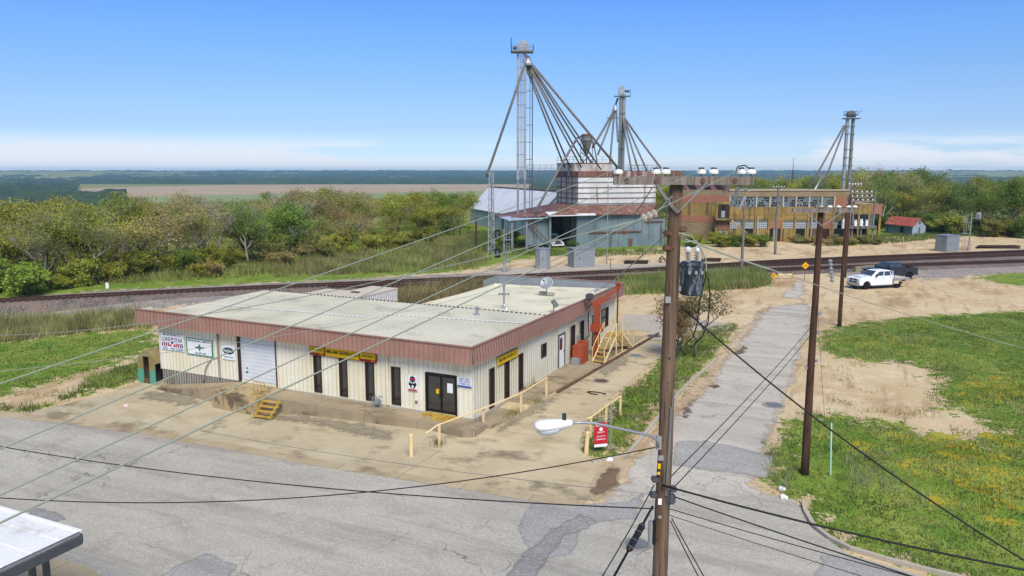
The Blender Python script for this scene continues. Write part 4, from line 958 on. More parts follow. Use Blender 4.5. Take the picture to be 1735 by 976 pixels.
# two metal boxes behind the store
for (a_, c_, d_, hz, lb, m_) in (((541, 503), (622, 484), (668, 487), 2.7, 'flat roofed box with tan roof behind the store', 'bed_tan'), ((590, 508), (630, 489), (673, 489), 3.0, 'flat roofed white box with ribbed side wall behind the store', 'white')):
    pass
p0, p1 = G(673, 489, 3.2), G(592, 508, 3.2); d = (p1 - p0); d.z = 0; L = d.length; d.normalize(); n_ = Vector((d.y, -d.x, 0))
if n_.y < 0: n_ = -n_
for k, (o_, L_, w_, mr, lb) in enumerate(((0, 7.5, 2.6, 'bed_tan', 'white ribbed metal storage box with pale roof behind the store'), (3.0, 9.5, 2.7, 'rust', 'tan roofed metal storage box behind the white ribbed one'))):
    c0 = p0 + n_ * o_ + d * (0.0 if k == 0 else 2.2); z0 = .1; z1 = 3.2 - .15 * k; t_ = thing('storage_box', lb, 'storage box', (c0.x, c0.y, z0))
    a, b_, c, e = c0, c0 + d * L_, c0 + d * L_ + n_ * w_, c0 + n_ * w_
    mb = MB(); cen = (a + b_ + c + e) / 4
    for q, r_ in ((a, b_), (b_, c), (c, e), (e, a)):
        m_ = (q + r_) / 2 - cen; m_.z = 0; ribbed(mb, q.to_2d(), r_.to_2d(), z0, z1 - .03, m_.normalized().to_2d(), .28, .04, .12)
    mb.build('box_wall', 'white' if k == 0 else 'siding', t_, normals=False)
    mb = MB(); mb.prism([Vector((q.x, q.y, z1 - .03)) for q in (a - d * .05 - n_ * .05, b_ + d * .05 - n_ * .05, c + d * .05 + n_ * .05, e - d * .05 + n_ * .05)], (0, 0, .08)); mb.build('box_roof', 'bed_tan', t_)
    if k == 0: mb = MB(); mb.box(cen + Vector((-.3, .2, z1 + .08 - cen.z)), (.7, .4, .12)).bevel(.03); mb.build('roof_hatch', 'dark_grey', t_)

sheet('stain', ragged([(-6.6, -1.3), (-5.9, -.6), (-5.3, -.12), (-4.6, -.15), (-4.2, -.5), (-4.0, -1.2), (-4.6, -1.27)], .1, .2), 'stain', .003, .15, zf=lambda x, y: .47)
# ------------------------------------------------------------------ poles, wires, street lamp
RT = Vector((math.cos(A), math.sin(A), 0)); FW = Vector((-math.sin(A), math.cos(A), 0))     # to the right / away, seen from the corner
UP = Vector((0, 0, 1))


def wire(label, p, q, sag=0.3, r=.012, mat='wire_pale', n=18, ext=0.0, name='power_line', cat='power line', group=None, via=None):
    p, q = Vector(p), Vector(q)
    if ext: q = q + (q - p) * ext
    pts = [p.lerp(q, k / n) - UP * sag * 4 * (k / n) * (1 - k / n) for k in range(n + 1)]
    mb = MB(); mb.tube([v - p for v in pts], r, 5); o = mb.build(name, mat, smooth=True); o.location = p; return tag(o, label, cat, group)


def pole(name, label, base, top, r0, r1, mat, cat='utility pole', extra=True):
    base, top = Vector(base), Vector(top); t_ = thing(name, label, cat, base); mb = MB(); pts, rs = [], []
    for k in range(13):
        f = k / 12; q = base.lerp(top, f) + Vector((.02 * noise.noise((k * .7, base.x, 0)), .02 * noise.noise((k * .7, base.x, 5)), 0)); pts.append(q); rs.append(r0 + (r1 - r0) * f)
    pts[0] = pts[0] - UP * .4; mb.tube(pts, rs, 14); mb.build('shaft', mat, t_, smooth=True); return t_


def bells(par, c, ax, n, r, gap, mat='ceramic_brown', name='insulator'):
    ax = Vector(ax).normalized(); prof = []
    for k in range(n):
        z = k * gap; prof += [(r * .35, z), (r, z + gap * .25), (r * .95, z + gap * .55), (r * .35, z + gap * .9)]
    mb = MB(); mb.lathe(prof, c, 12, ax); return mb.build(name, mat, par, smooth=False)


# main pole at the street corner
T1 = dist(1147, 289, 14.0); P1 = T1.copy(); B1 = Vector((T1.x, T1.y, h(T1.x, T1.y))) - RT * .14
m1 = pole('utility_pole', 'tall weathered wooden utility pole carrying a transformer and a street lamp', B1, T1, .17, .122, 'pole_wood')
at1 = lambda px, py, t=13.85: dist(px, py, t)
za = at1(1150, 306).z
arm_c = Vector((P1.x, P1.y, za)) - FW * .19
arm0, arm1 = arm_c - RT * 1.18, arm_c + RT * 1.34
mb = MB(); mb.bar(arm0, arm1, .1, .15); mb.build('crossarm', 'arm_wood', m1)
for x in (-.95, -.42, .42, 1.0):
    mb = MB(); c = arm_c + RT * x; mb.cyl(c - FW * .07, c - FW * .03, .045, n=8); mb.build('bolt', 'rust', m1)
for x, y in ((-.42, -.06), (.48, -.06)):
    mb = MB(); mb.bar(arm_c + RT * x - UP * .05 - FW * .06, Vector((P1.x, P1.y, za - .58)) - FW * .17, .05, .012); mb.build('brace', 'galv', m1)
    mb = MB(); mb.bar(arm_c + RT * (x * 1.02) - UP * .05 + FW * .06, Vector((P1.x, P1.y, za - .56)) - FW * .1 + RT * (.04 if x > 0 else -.04), .05, .012); mb.build('brace', 'galv', m1)
pins = {}
for i, x in enumerate((-1.1, -.42, -.24, .4, .62, 1.12, 1.3)):
    c = arm_c + RT * x + UP * .075; pins[i] = c + UP * .13
    mb = MB(); mb.cyl(c, c + UP * .06, .012, n=6); mb.build('pin', 'steel_grey', m1)
    mb = MB(); mb.lathe([(.03, .04), (.085, .05), (.09, .085), (.06, .12), (.03, .13)], c, 14); b_ = mb.build('insulator', 'ceramic', m1)
    mb = MB(); mb.box(c + UP * .145, (.1, .06, .035), rz=A).bevel(.008); mb.build('clamp', 'dark_grey', b_)
# strings of insulators
ls = arm_c - RT * .15 - UP * .08
s0 = at1(1112, 361, 13.7); s1_ = at1(1086, 372, 13.6); bells(m1, s0, s1_ - s0, 3, .085, .11, 'ceramic_brown'); mb = MB(); mb.tube([at1(1112, 361, 13.7), arm_c - RT * .1 - UP * .28 + FW * .05], .014, 6); mb.build('link_rod', 'steel_grey', m1)
c0 = at1(1252, 318, 13.8); c1 = at1(1238, 350, 13.8); bells(m1, c0, c1 - c0, 9, .055, (c1 - c0).length / 9, 'cab_grey', 'surge_arrester')
mb = MB(); mb.cyl(at1(1258, 318), at1(1270, 324), .025); mb.build('arrester_bracket', 'galv', m1)
mb = MB(); mb.cyl(at1(1263, 332), at1(1252, 354), .022); mb.build('fuse_cutout', 'cab_grey', m1)
mb = MB(); mb.tube([at1(1247, 290), at1(1250, 282), at1(1262, 280), at1(1272, 287), at1(1275, 293)], .011, 6); mb.build('jumper_wire', 'wire_black', m1)
mb = MB(); mb.tube([at1(1105, 318), at1(1088, 345, 13.6), at1(1072, 368, 13.5)], .009, 5); mb.build('jumper_wire', 'wire_black', m1)
# transformer
tc = at1(1172, 475, 14.05); tz0, tz1 = at1(1172, 499, 14.05).z, at1(1172, 447, 14.05).z
tr = thing('pole_transformer', 'dark grey weathered can transformer hanging on the tall pole', 'transformer', (tc.x, tc.y, tz0))
t__ = MT('weathered transformer paint', .45, .2); t__.color(t__.mix(t__.ramp(t__.noise(3, 5, .6, t__.vec((3, 3, 1))), .5, .68), '#2a333a', '#7d878d')); M['xfmr'] = t__.m
mb = MB(); mb.lathe([(.02, 0), (.2, 0), (.215, .02), (.22, tz1 - tz0 - .03), (.235, tz1 - tz0 - .03), (.235, tz1 - tz0), (.2, tz1 - tz0 + .04), (.02, tz1 - tz0 + .06)], (tc.x, tc.y, tz0), 24); mb.build('tank', 'xfmr', tr, smooth=False)
for dx, dy in ((-.08, -.02), (.08, .03)):
    c = Vector((tc.x, tc.y, tz1 + .03)) + RT * dx + FW * dy; bells(tr, c, (dx, 0, 1), 4, .05, .05, 'cab_grey', 'bushing'); mb = MB(); mb.lathe([(.02, 0), (.06, .01), (.065, .06), (.02, .1)], c + UP * .2 + RT * dx * .2, 10); mb.build('bushing_cap', 'ceramic', tr)
mb = MB(); mb.box(Vector((tc.x, tc.y, tz0 + .12)) - RT * .22, (.14, .12, .1), rz=A); mb.build('bracket', 'galv', tr); mb = MB(); mb.box(Vector((tc.x, tc.y, tz1 - .1)) - RT * .22, (.14, .12, .1), rz=A); mb.build('bracket', 'dark_grey', tr)
for x in (-.1, .02, .13):
    mb = MB(); c = Vector((tc.x, tc.y, tz1 - .14)) - FW * .22 + RT * x; mb.box(c, (.05, .06, .07), rz=A).bevel(.01); mb.build('terminal', 'cab_grey', tr)
for (a0, pts) in enumerate(([(1196, 445), (1196, 470), (1186, 505), (1182, 545), (1175, 570), (1160, 585)], [(1200, 470), (1203, 500), (1200, 545), (1190, 570), (1170, 590)], [(1160, 410), (1180, 408), (1190, 425), (1196, 440), (1197, 460)], [(1150, 395), (1172, 400), (1185, 418), (1192, 440)])):
    mb = MB(); mb.tube([dist(x, y, 13.95 if a0 < 2 else 13.8) for x, y in pts], .012, 6); mb.build('lead_wire', 'wire_black' if a0 < 2 else 'wire_pale', tr)
# plates and fittings on the pole
for px, py, w_, h_, m_ in ((1132, 508, .1, .12, 'galv'), (1120, 776, .1, .1, 'galv'), (1118, 876, .06, .06, 'galv'), (1117, 790, .05, .1, 'sign_yellow'), (1116, 802, .05, .05, 'sign_yellow'), (1118, 850, .07, .12, 'ceramic')):
    c = at1(px, py, 13.86); mb = MB(); mb.box(c, (w_, .02, h_), rz=A); mb.build('pole_tag', m_, m1)
for px, py, dx in ((1131, 395, -1), (1130, 420, -1), (1157, 388, 1), (1140, 828, 1), (1110, 812, -1), (1107, 838, -1)):
    c = at1(px, py, 13.95); mb = MB(); mb.box(c, (.14, .16, .1), rz=A).bevel(.02); mb.build('pole_bracket', 'rust' if py < 600 else 'dark_grey', m1)
mb = MB(); mb.tube([at1(1137, 690, 13.83), at1(1133, 760, 13.83), at1(1128, 840, 13.83)], .02, 6); mb.tube([at1(1141, 660, 13.84), at1(1136, 740, 13.84), at1(1130, 860, 13.84)], .012, 6); mb.build('ground_wire', 'steel_grey', m1)
mb = MB(); mb.box(at1(1103, 905, 13.85), (.1, .14, .55), rz=A).bevel(.02); mb.build('terminal_box', 'cab_grey', m1); mb = MB(); mb.box(at1(1108, 902, 13.8), (.06, .1, .5), rz=A).bevel(.02); mb.build('terminal_box', 'black', m1)
mb = MB(); mb.box(at1(1138, 845, 13.8), (.14, .14, .2), rz=A).bevel(.03); mb.build('cable_clamp', 'dark_grey', m1)
# street lamp
lb = at1(1117, 745, 13.7); sl_ = thing('street_lamp', 'pale grey cobra head street lamp on curved arm from the tall pole', 'street lamp', lb)
pts = [at1(x, y, t_) for x, y, t_ in ((1115, 758, 13.75), (1113, 746, 13.7), (1104, 739, 13.6), (1080, 733, 13.5), (1040, 724, 13.4), (1005, 717, 13.3), (985, 716, 13.25), (968, 717, 13.2))]
mb = MB(); mb.tube(pts, .026, 10); mb.build('lamp_arm', 'galv', sl_, smooth=True); mb = MB(); mb.box(at1(1116, 750, 13.78), (.1, .1, .26), rz=A).bevel(.01); mb.build('arm_bracket', 'galv', sl_)
hx = (at1(905, 722, 13.05) - at1(970, 717, 13.2)); L = hx.length; hx.normalize(); o0 = at1(970, 717, 13.2); q = hx.to_track_quat('X', 'Z')
def shell(prof, name, mat, up0, sc=1):
    mb = MB(); rings = []
    for f, w_, zt, zb in prof:
        ring = []
        for k in range(14):
            a = 2 * math.pi * k / 14; z = (zt if math.sin(a) > 0 else zb) * abs(math.sin(a)); ring.append(mb.bm.verts.new(o0 + q @ Vector((f * L, w_ * math.cos(a), z + up0))))
        rings.append(ring)
    for a, b_ in zip(rings, rings[1:]):
        for k in range(14): mb.bm.faces.new((a[k], a[(k + 1) % 14], b_[(k + 1) % 14], b_[k]))
    mb.bm.faces.new(rings[0][::-1]); mb.bm.faces.new(rings[-1]); return mb.build(name, mat, sl_, smooth=True)
shell([(0, .03, .04, -.04), (.05, .06, .07, -.07), (.35, .12, .09, -.1), (.6, .17, .1, -.1), (.85, .17, .09, -.1), (.96, .12, .06, -.07), (1.0, .04, .02, -.03)], 'lamp_head', 'white', 0)
shell([(.3, .05, -.08, -.1), (.42, .12, -.07, -.15), (.62, .145, -.07, -.18), (.82, .13, -.07, -.16), (.93, .06, -.07, -.1)], 'lamp_lens', 'lens', -.02)
c = o0 + q @ Vector((L * .22, 0, .08)); mb = MB(); mb.cyl(c, c + UP * .11, .04, n=12); mb.build('photocell', 'teal', sl_)

# second pole with crossarm in the grass corner, further poles
b2 = GT(1363, 804); t2 = Vector((b2.x, b2.y, on_pole(1391, 352, b2.x, b2.y)))
p2 = pole('utility_pole', 'dark brown wooden pole with single crossarm in the grass corner', b2, t2, .175, .11, 'pole_dark')
d2 = (b2.xy - Vector((CX, CY))).dot(FW.xy); d2 = (t2.x - CX) * FW.x + (t2.y - CY) * FW.y
u2 = RT; mc = Vector((t2.x, t2.y, on_pole(1391, 356, b2.x, b2.y))) - FW * .26
mb = MB(); mb.bar(mc - u2 * 1.25, mc + u2 * 1.3, .12, .16); mb.build('crossarm', 'arm_wood', p2)
for s_ in (-.75, .75):
    mb = MB(); mb.bar(mc + u2 * s_ - FW * .07 - UP * .05, Vector((t2.x, t2.y, mc.z - .62)) - FW * .24, .05, .02); mb.build('brace', 'galv', p2)
for s_ in (-.1, .25, .6, 1.0, 1.25):
    mb = MB(); mb.lathe([(.02, 0), (.1, .03), (.1, .06), (.03, .1)], mc + u2 * s_ + UP * .1, 10); mb.build('insulator', 'ceramic' if s_ > 0 else 'ceramic_brown', p2)
for z_, s_ in ((4.9, -.2), (5.2, .2), (6.4, .2), (7.2, .22)):
    mb = MB(); mb.box((b2.x + s_ * RT.x, b2.y + s_ * RT.y, z_), (.14, .14, .12)).bevel(.03); mb.build('pole_bracket', 'galv', p2)
c = Vector((t2.x, t2.y, mc.z - 2.0)) + RT * .5; bells(p2, c, (.15, 0, -1), 6, .09, .16, 'cab_grey', 'fuse_cutout')
gw = GT(1407, 806); mb = MB(); mb.tube([(0, 0, 0), (-.05, 0, 1.2), (-.1, .05, 2.3)], .035, 8); o = mb.build('marker_post', 'cab_grey'); o.location = gw; M['pale_green'] = plain('pale green plastic', '#a9cdb4', .5); o.data.materials[0] = M['pale_green']; tag(o, 'slim pale green guy wire guard in the grass beside the dark pole', 'guy guard')
wire('thin steel guy wire from the dark pole to the grass', (b2.x + .1, b2.y, 7.5), GT(1397, 704), .1, .008, 'rust', name='guy_wire', cat='guy wire')


def far_pole(base, top, r, label, mat='pole_dark', arm=None, name='utility_pole', cat='utility pole'):
    b_ = GT(*base); t_ = (b_.x - CX) * FW.x + (b_.y - CY) * FW.y; tp = Vector((b_.x, b_.y, 0)); tp.z = on_pole(top[0], top[1], b_.x, b_.y)
    o = pole(name, label, b_, tp, r, r * .75, mat, cat)
    for (dz, hw) in (arm or ()):
        c = tp - UP * dz; mb = MB(); mb.bar(c - RT * hw - FW * .2, c + RT * hw - FW * .2, .1, .12); mb.build('crossarm', 'arm_wood', o)
        for s_ in (-.9, -.4, .4, .9):
            mb = MB(); mb.lathe([(.02, 0), (.07, .03), (.03, .14)], c + RT * hw * s_ - FW * .2 + UP * .06, 8); mb.build('insulator', 'ceramic', o)
    return o


p3 = far_pole((1422, 553), (1432, 354), .17, 'dark slim pole standing at the edge of the right hand grass', arm=())
far_pole((1431, 470), (1444, 330), .2, 'dark pole beside the railway left of the parked trucks')
far_pole((1256, 468), (1262, 330), .18, 'bare grey wooden pole by the weeds in front of the railway', 'arm_wood')
far_pole((1313, 431), (1320, 313), .2, 'grey wooden pole in front of the brick factory', 'arm_wood', arm=((.4, .9),))
far_pole((807, 424), (806, 369), .16, 'short dark wooden pole in the brush left of the warehouse')
far_pole((780, 400), (779, 386), .14, 'stubby dark post leaning in the brush beside the warehouse', name='wooden_post', cat='post')
far_pole((1028, 447), (1028, 302), .08, 'slim pale steel mast between the metal cabinets and the shed', 'galv', name='steel_mast', cat='mast')

# wires
ext = .35
wire('pale conductor from the left end of the tall pole crossarm', pins[0], dist(0, 641, 5.2), .05, .0058, ext=ext, group='conductors on the tall pole')
wire('pale conductor from the inner left insulator of the tall pole', pins[1], dist(0, 755, 4.7), .03, .0058, ext=ext, group='conductors on the tall pole')
wire('pale conductor from the inner right insulator of the tall pole', pins[3], dist(0, 832, 4.2), .03, .0058, ext=ext, group='conductors on the tall pole')
wire('pale conductor from the right end of the tall pole crossarm', pins[5] , dist(0, 878, 3.5), .03, .0062, ext=ext, group='conductors on the tall pole')
wire('thin pale line from the brown insulator string far to the left', s1_, dist(-160, 562, 36), .9, .011, n=30)
wire('thin pale service line from the roof mast to the left', G(855, 519, 4.2) + UP * 1.35, dist(-120, 640, 26), .7, .012, n=30)
wire('thin pale service line from the roof mast to the tall pole', G(855, 519, 4.2) + UP * 1.4, at1(1086, 372, 13.6), .2, .009, n=26)
wire('pale twisted line from the tall pole down to the roof edge', at1(1130, 396, 13.9), Vector((.15, 17.6, 4.6)), .1, .016, n=20)
wire('thin pale line from the orange crane to the wall corner', Vector((1.3, 16.2, 4.8)), Vector((.1, 12.6, 2.9)), .1, .012)
dead = at1(1316, 460, 14.6)
wire('stout pale dead end line right of the transformer', at1(1160, 405, 13.9), dead, .02, .017, n=8)
wire('thin grey line running to the right past the dark poles', dead, dist(1735, 586, 20), .1, .009, ext=.3)
wire('black service cable looping down to the right over the road', at1(1160, 525, 13.9), dist(1735, 922, 11.0), .35, .016, 'wire_black', ext=.3, n=24)
wire('thick black cable bundle from the tall pole to the lower right', at1(1122, 822, 13.8), dist(1735, 957, 11.5), .12, .02, 'wire_black', ext=.3, n=22)
wire('black cable below the thick bundle to the lower right', at1(1138, 840, 13.8), dist(1480, 952, 12.0), .04, .013, 'wire_black', ext=.6)
wire('upper thin black line crossing the road to the lower right', at1(1134, 862, 13.8), dist(1500, 962, 12.2), .04, .009, 'wire_black', ext=.6)
wire('lower thin black line crossing the road to the lower right', at1(1132, 872, 13.8), dist(1500, 985, 12.2), .04, .007, 'wire_black', ext=.6)
wire('upper line of the pair between the tall pole and dark pole', at1(1132, 812, 13.9), Vector((b2.x, b2.y, on_pole(1378, 548, b2.x, b2.y))), .12, .011, 'wire_black')
wire('lower line of the pair between the tall pole and dark pole', at1(1132, 836, 13.9), Vector((b2.x, b2.y, on_pole(1378, 562, b2.x, b2.y))), .12, .011, 'wire_black')
wire('black line over the street from the pole foot to the left', at1(1108, 862, 13.9), dist(0, 738, 20), .45, .013, 'wire_black', ext=.3, n=26)
wire('sagging black line from the lamp bracket over the street to the left', at1(1110, 758, 13.9), dist(0, 807, 15), .75, .011, 'wire_black', ext=.25, n=26)
wire('thin grey line over the driveway from the pole to the left', at1(1108, 838, 13.9), dist(640, 772, 17), .12, .006, 'steel_grey', ext=.9)
wire('thin black cable from the pole to the bottom left', at1(1108, 822, 13.85), dist(1012, 985, 12.0), .08, .011, 'wire_black', ext=.4)
wire('left of two black drop cables below the tall pole', at1(1136, 882, 13.8), dist(1190, 985, 12.6), .05, .011, 'wire_black', ext=.5)
wire('right of two black drop cables below the tall pole', at1(1138, 878, 13.8), dist(1199, 985, 12.6), .03, .011, 'wire_black', ext=.5)
a_, b_ = at1(1106, 858, 13.8), dist(1036, 985, 12.2)
wire('heavy black aerial cable with splice case below the pole', a_, b_, .0, .024, 'wire_black', ext=.4)
s0, s1__ = a_.lerp(b_, .25), a_.lerp(b_, .62); spc = thing('splice_case', 'black ribbed splice case on the heavy aerial cable', 'splice case', s0); mb = MB(); d = (s1__ - s0).normalized()
mb.lathe([(.03, 0), (.05, .03), (.062, .06), (.062, (s1__ - s0).length - .06), (.05, (s1__ - s0).length - .03), (.03, (s1__ - s0).length)], s0, 14, d); mb.build('case_body', 'black', spc)
for f in (.12, .35, .65, .9):
    mb = MB(); mb.cyl(s0 + d * ((s1__ - s0).length * f - .012), s0 + d * ((s1__ - s0).length * f + .012), .067, n=14); mb.build('band', 'dark_grey', spc)
# ------------------------------------------------------------------ grain elevator beyond the railway
def along(O, d, px):                # distance along d from O to the plan line of sight through px
    k = (px - 867.5) / F; rel = Vector((O.x - CX, O.y - CY)); a0, b0 = rel.dot(RT.xy), rel.dot(FW.xy); a1, b1 = d.dot(RT), d.dot(FW)
    # camera pitch: depth along the view axis is b*cos(TH) for points near eye height
    c = math.cos(TH); return (k * b0 * c - a0) / (a1 - k * b1 * c)


def ztop(py, P_): return on_pole(867, py, P_.x, P_.y)
def fl(v, z=0.0): return Vector((v.x, v.y, z))


C0 = fl(dist(980, 300, 128)); L1 = along(C0, E1, 1112); W1 = along(C0, E2, 943)
Zb, Zt = 6.6, 13.0
el = thing('grain_bin_block', 'white and rust square grain bins rising above the shed roof', 'grain bins', fl(C0 + E1 * L1 / 2 + E2 * W1 / 2, Zb))
def slab(mb, o, l, w, z0, z1): return mb.prism([fl(q, z0) for q in (o, o + E1 * l, o + E1 * l + E2 * w, o + E2 * w)], (0, 0, z1 - z0))
mb = MB(); mb.prism([fl(q, Zb) for q in (C0, C0 + E1 * L1, C0 + E1 * L1 + E2 * .3, C0 + E2 * .3)], (0, 0, 5.4)); mb.build('front_wall', 'bin_white', el)
mb = MB(); slab(mb, C0 + E2 * .3, L1, W1 - .3, Zb, 12.0); mb.build('side_wall', 'bin_rusty', el)
mb = MB(); slab(mb, C0 - E1 * .02 - E2 * .02, L1 + .04, W1 + .04, 12.0, Zt); mb.build('rust_band', 'bin_rust', el)
for k in range(6):
    z = Zb + .9 + k * .9; mb = MB()
    slab(mb, C0 - E1 * .1 - E2 * .1, L1 + .2, .1, z, z + .12); slab(mb, C0 - E1 * .1, .1, W1, z, z + .12); mb.build('stiffener', 'rust' if k % 2 else 'steel_grey', el)
for k in range(1, 4):
    mb = MB(); mb.prism([fl(q, Zb) for q in (C0 - E1 * .12 + E2 * (W1 * k / 4), C0 - E1 * .12 + E2 * (W1 * k / 4 + .16), C0 + E2 * (W1 * k / 4 + .16), C0 + E2 * (W1 * k / 4))], (0, 0, 5.4)); mb.build('post', 'rust', el)
o_ = C0 + E2 * 2.2; Lu = along(o_, E1, 1037)
mb = MB(); slab(mb, o_, Lu, W1 - 2.4, Zt, 14.35); mb.build('upper_bin', 'bin_rusty', el); mb = MB(); slab(mb, o_ - E1 * .03 - E2 * .03, Lu + .06, W1 - 2.34, 14.22, 14.4); mb.build('upper_rust_band', 'bin_rust', el)
def railing(par, pts, z, hgt=1.05, mat='steel_grey', step=1.6):
    mb = MB()
    for a, c in zip(pts, pts[1:]):
        for f in (.5, 1): mb.bar(fl(a, z + hgt * f), fl(c, z + hgt * f), .05)
        n = max(1, int((c - a).length / step))
        for k in range(n + 1): q = a.lerp(c, k / n); mb.bar(fl(q, z), fl(q, z + hgt), .05)
    return mb.build('railing', mat, par)
railing(el, [o_ + E2 * (W1 - 2.4), o_, o_ + E1 * Lu], 14.4); railing(el, [C0 + E1 * (Lu + .3), C0 + E1 * L1, C0 + E1 * L1 + E2 * W1], Zt)
# shed around the bins
Sf = C0 - E2 * 4.2; sl0, sr = along(Sf, E1, 978), along(Sf, E1, 1131); so, sp_ = along(Sf, E1, 934), along(Sf, E1, 893); spp = along(Sf, E1, 868)
ze = 6.0; zg = .3
sh = thing('elevator_shed', 'blue grey sheet metal shed with rusty roof round the grain bins', 'shed', fl(Sf + E1 * sr / 2, zg))
mb = MB(); mb.prism([fl(q, zg) for q in (Sf + E1 * sl0, Sf + E1 * (sr - 4.5), Sf + E1 * (sr - 4.5) + E2 * .15, Sf + E1 * sl0 + E2 * .15)], (0, 0, ze - zg)); mb.build('front_wall', 'shed_blue', sh)
mb = MB(); mb.prism([fl(q, zg) for q in (Sf + E1 * (sr - 4.5), Sf + E1 * sr, Sf + E1 * sr + E2 * .14, Sf + E1 * (sr - 4.5) + E2 * .14)], (0, 0, ze - 1.0 - zg)); mb.build('annex_wall', 'shed_blue', sh)
mb = MB(); mb.prism([fl(q, zg) for q in (Sf + E1 * sr, Sf + E1 * sr + E2 * 9, Sf + E1 * (sr - .15) + E2 * 9, Sf + E1 * (sr - .15))], (0, 0, ze - 1.0 - zg)); mb.build('right_wall', 'shed_blue', sh)
mb = MB(); mb.prism([fl(q, zg) for q in (Sf + E1 * sl0 + E2 * .1, Sf + E1 * (sl0 + .15) + E2 * .1, Sf + E1 * (sl0 + .15) + E2 * 12, Sf + E1 * sl0 + E2 * 12)], (0, 0, ze - zg)); mb.build('drive_wall', 'shed_blue', sh)
mb = MB(); mb.prism([fl(q, zg) for q in (Sf + E1 * so, Sf + E1 * (so - .15), Sf + E1 * (so - .15) + E2 * 5, Sf + E1 * so + E2 * 5)], (0, 0, ze - zg)); mb.build('drive_wall', 'shed_blue', sh)
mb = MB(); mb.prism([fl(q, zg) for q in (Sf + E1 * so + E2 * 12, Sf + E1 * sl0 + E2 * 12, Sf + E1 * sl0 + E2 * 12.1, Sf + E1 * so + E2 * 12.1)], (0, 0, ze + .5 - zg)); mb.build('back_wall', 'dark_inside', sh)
mb = MB(); mb.prism([fl(q, zg + .9) for q in (Sf + E1 * sp_ + E2 * .6, Sf + E1 * so + E2 * .6, Sf + E1 * so + E2 * .7, Sf + E1 * sp_ + E2 * .7)], (0, 0, ze - zg - 1.0)); mb.build('porch_wall', 'shed_blue', sh)
for s_, d_ in ((spp, 0), (sp_, 0), (so - .1, 0), ((spp + sp_) / 2, 3.5), (spp, 5)):
    mb = MB(); q = Sf + E1 * s_ + E2 * d_; mb.bar(fl(q, zg), fl(q, ze - .4), .28); mb.build('porch_post', 'cab_grey', sh)
mb = MB(); mb.bar(fl(Sf + E1 * sp_ - E2 * .1, ze - .6), fl(Sf + E1 * so - E2 * .1, zg + .9), .16); mb.build('diagonal_brace', 'rust', sh)
def roofpoly(pts, name, mat): mb = MB(); mb.prism(pts, (0, 0, -.12)); return mb.build(name, mat, sh)
e0, e1, e2, e3 = Sf - E2 * .6 + E1 * (so - 1.5), Sf - E2 * .6 + E1 * (sr - 3.2), C0 + E1 * (L1 + .8), C0 + E1 * -.2
roofpoly([fl(Sf - E2 * .8 + E1 * (so - .5), ze + .02), fl(Sf - E2 * .8 + E1 * (sr - 3.4), ze + .02), fl(C0 + E1 * (L1 + .3) - E2 * .12, 7.35), fl(C0 - E2 * .12 - E1 * .1, 7.35)], 'front_roof', 'shed_roof')
roofpoly([fl(Sf - E2 * .8 + E1 * (so - .5), ze + .05), fl(C0 - E2 * .12 - E1 * .12, 7.4), fl(C0 - E1 * .12 + E2 * 9.5, 7.4), fl(C0 - E1 * (6 + 6) + E2 * 9, 5.4), fl(Sf + E1 * (spp - .6) + E2 * 4.0, 5.5), fl(Sf + E1 * (sp_ + .4) + E2 * .5, 5.9)], 'side_roof', 'shed_roof')
roofpoly([fl(Sf + E1 * (spp - .8) - E2 * .4, 5.4), fl(Sf + E1 * (so - .2) - E2 * .4, 5.72), fl(Sf + E1 * (so - .2) + E2 * 4, 6.0), fl(Sf + E1 * (spp - .8) + E2 * 4.3, 5.6)], 'porch_roof', 'ware_wall')
roofpoly([fl(Sf + E1 * (so - .6) - E2 * .9, ze - .02), fl(Sf + E1 * (so + 7.5) - E2 * .9, ze + .0), fl(Sf + E1 * (so + 8) + E2 * 1.0, ze + .5), fl(Sf + E1 * (so - .6) + E2 * 1.0, ze + .5)], 'pale_roof_sheet', 'white_roof')
mb = MB(); mb.box(fl(Sf + E1 * (sl0 + 7) - E2 * .1, 3.0), (9.5, .1, .25), rz=R(44.5)); mb.build('door_track', 'rust', sh); mb = MB(); mb.box(fl(Sf + E1 * (sr - 2.4) - E2 * .1, 4.6), (3.6, .1, .25), rz=R(44.5)); mb.build('door_track', 'rust', sh)
mb = MB(); mb.box(fl(Sf + E1 * (sl0 + 9.8) - E2 * .05, 1.2), (.7, .1, 1.3), rz=R(44.5)); mb.build('hatch', 'rust', sh); mb = MB(); mb.lathe([(.05, 0), (.4, .02), (.4, .06), (.05, .08)], fl(Sf + E1 * (sl0 + 8.6), 2.9), 12, -E2); mb.build('round_sign', 'orange_paint', sh)
for s_ in (3.2, 7.6, 12.0): mb = MB(); mb.box(fl(Sf + E1 * (sl0 + s_) - E2 * .03, 3.1), (.1, .06, 5.4), rz=R(44.5)); mb.build('wall_post', 'steel_grey', sh)
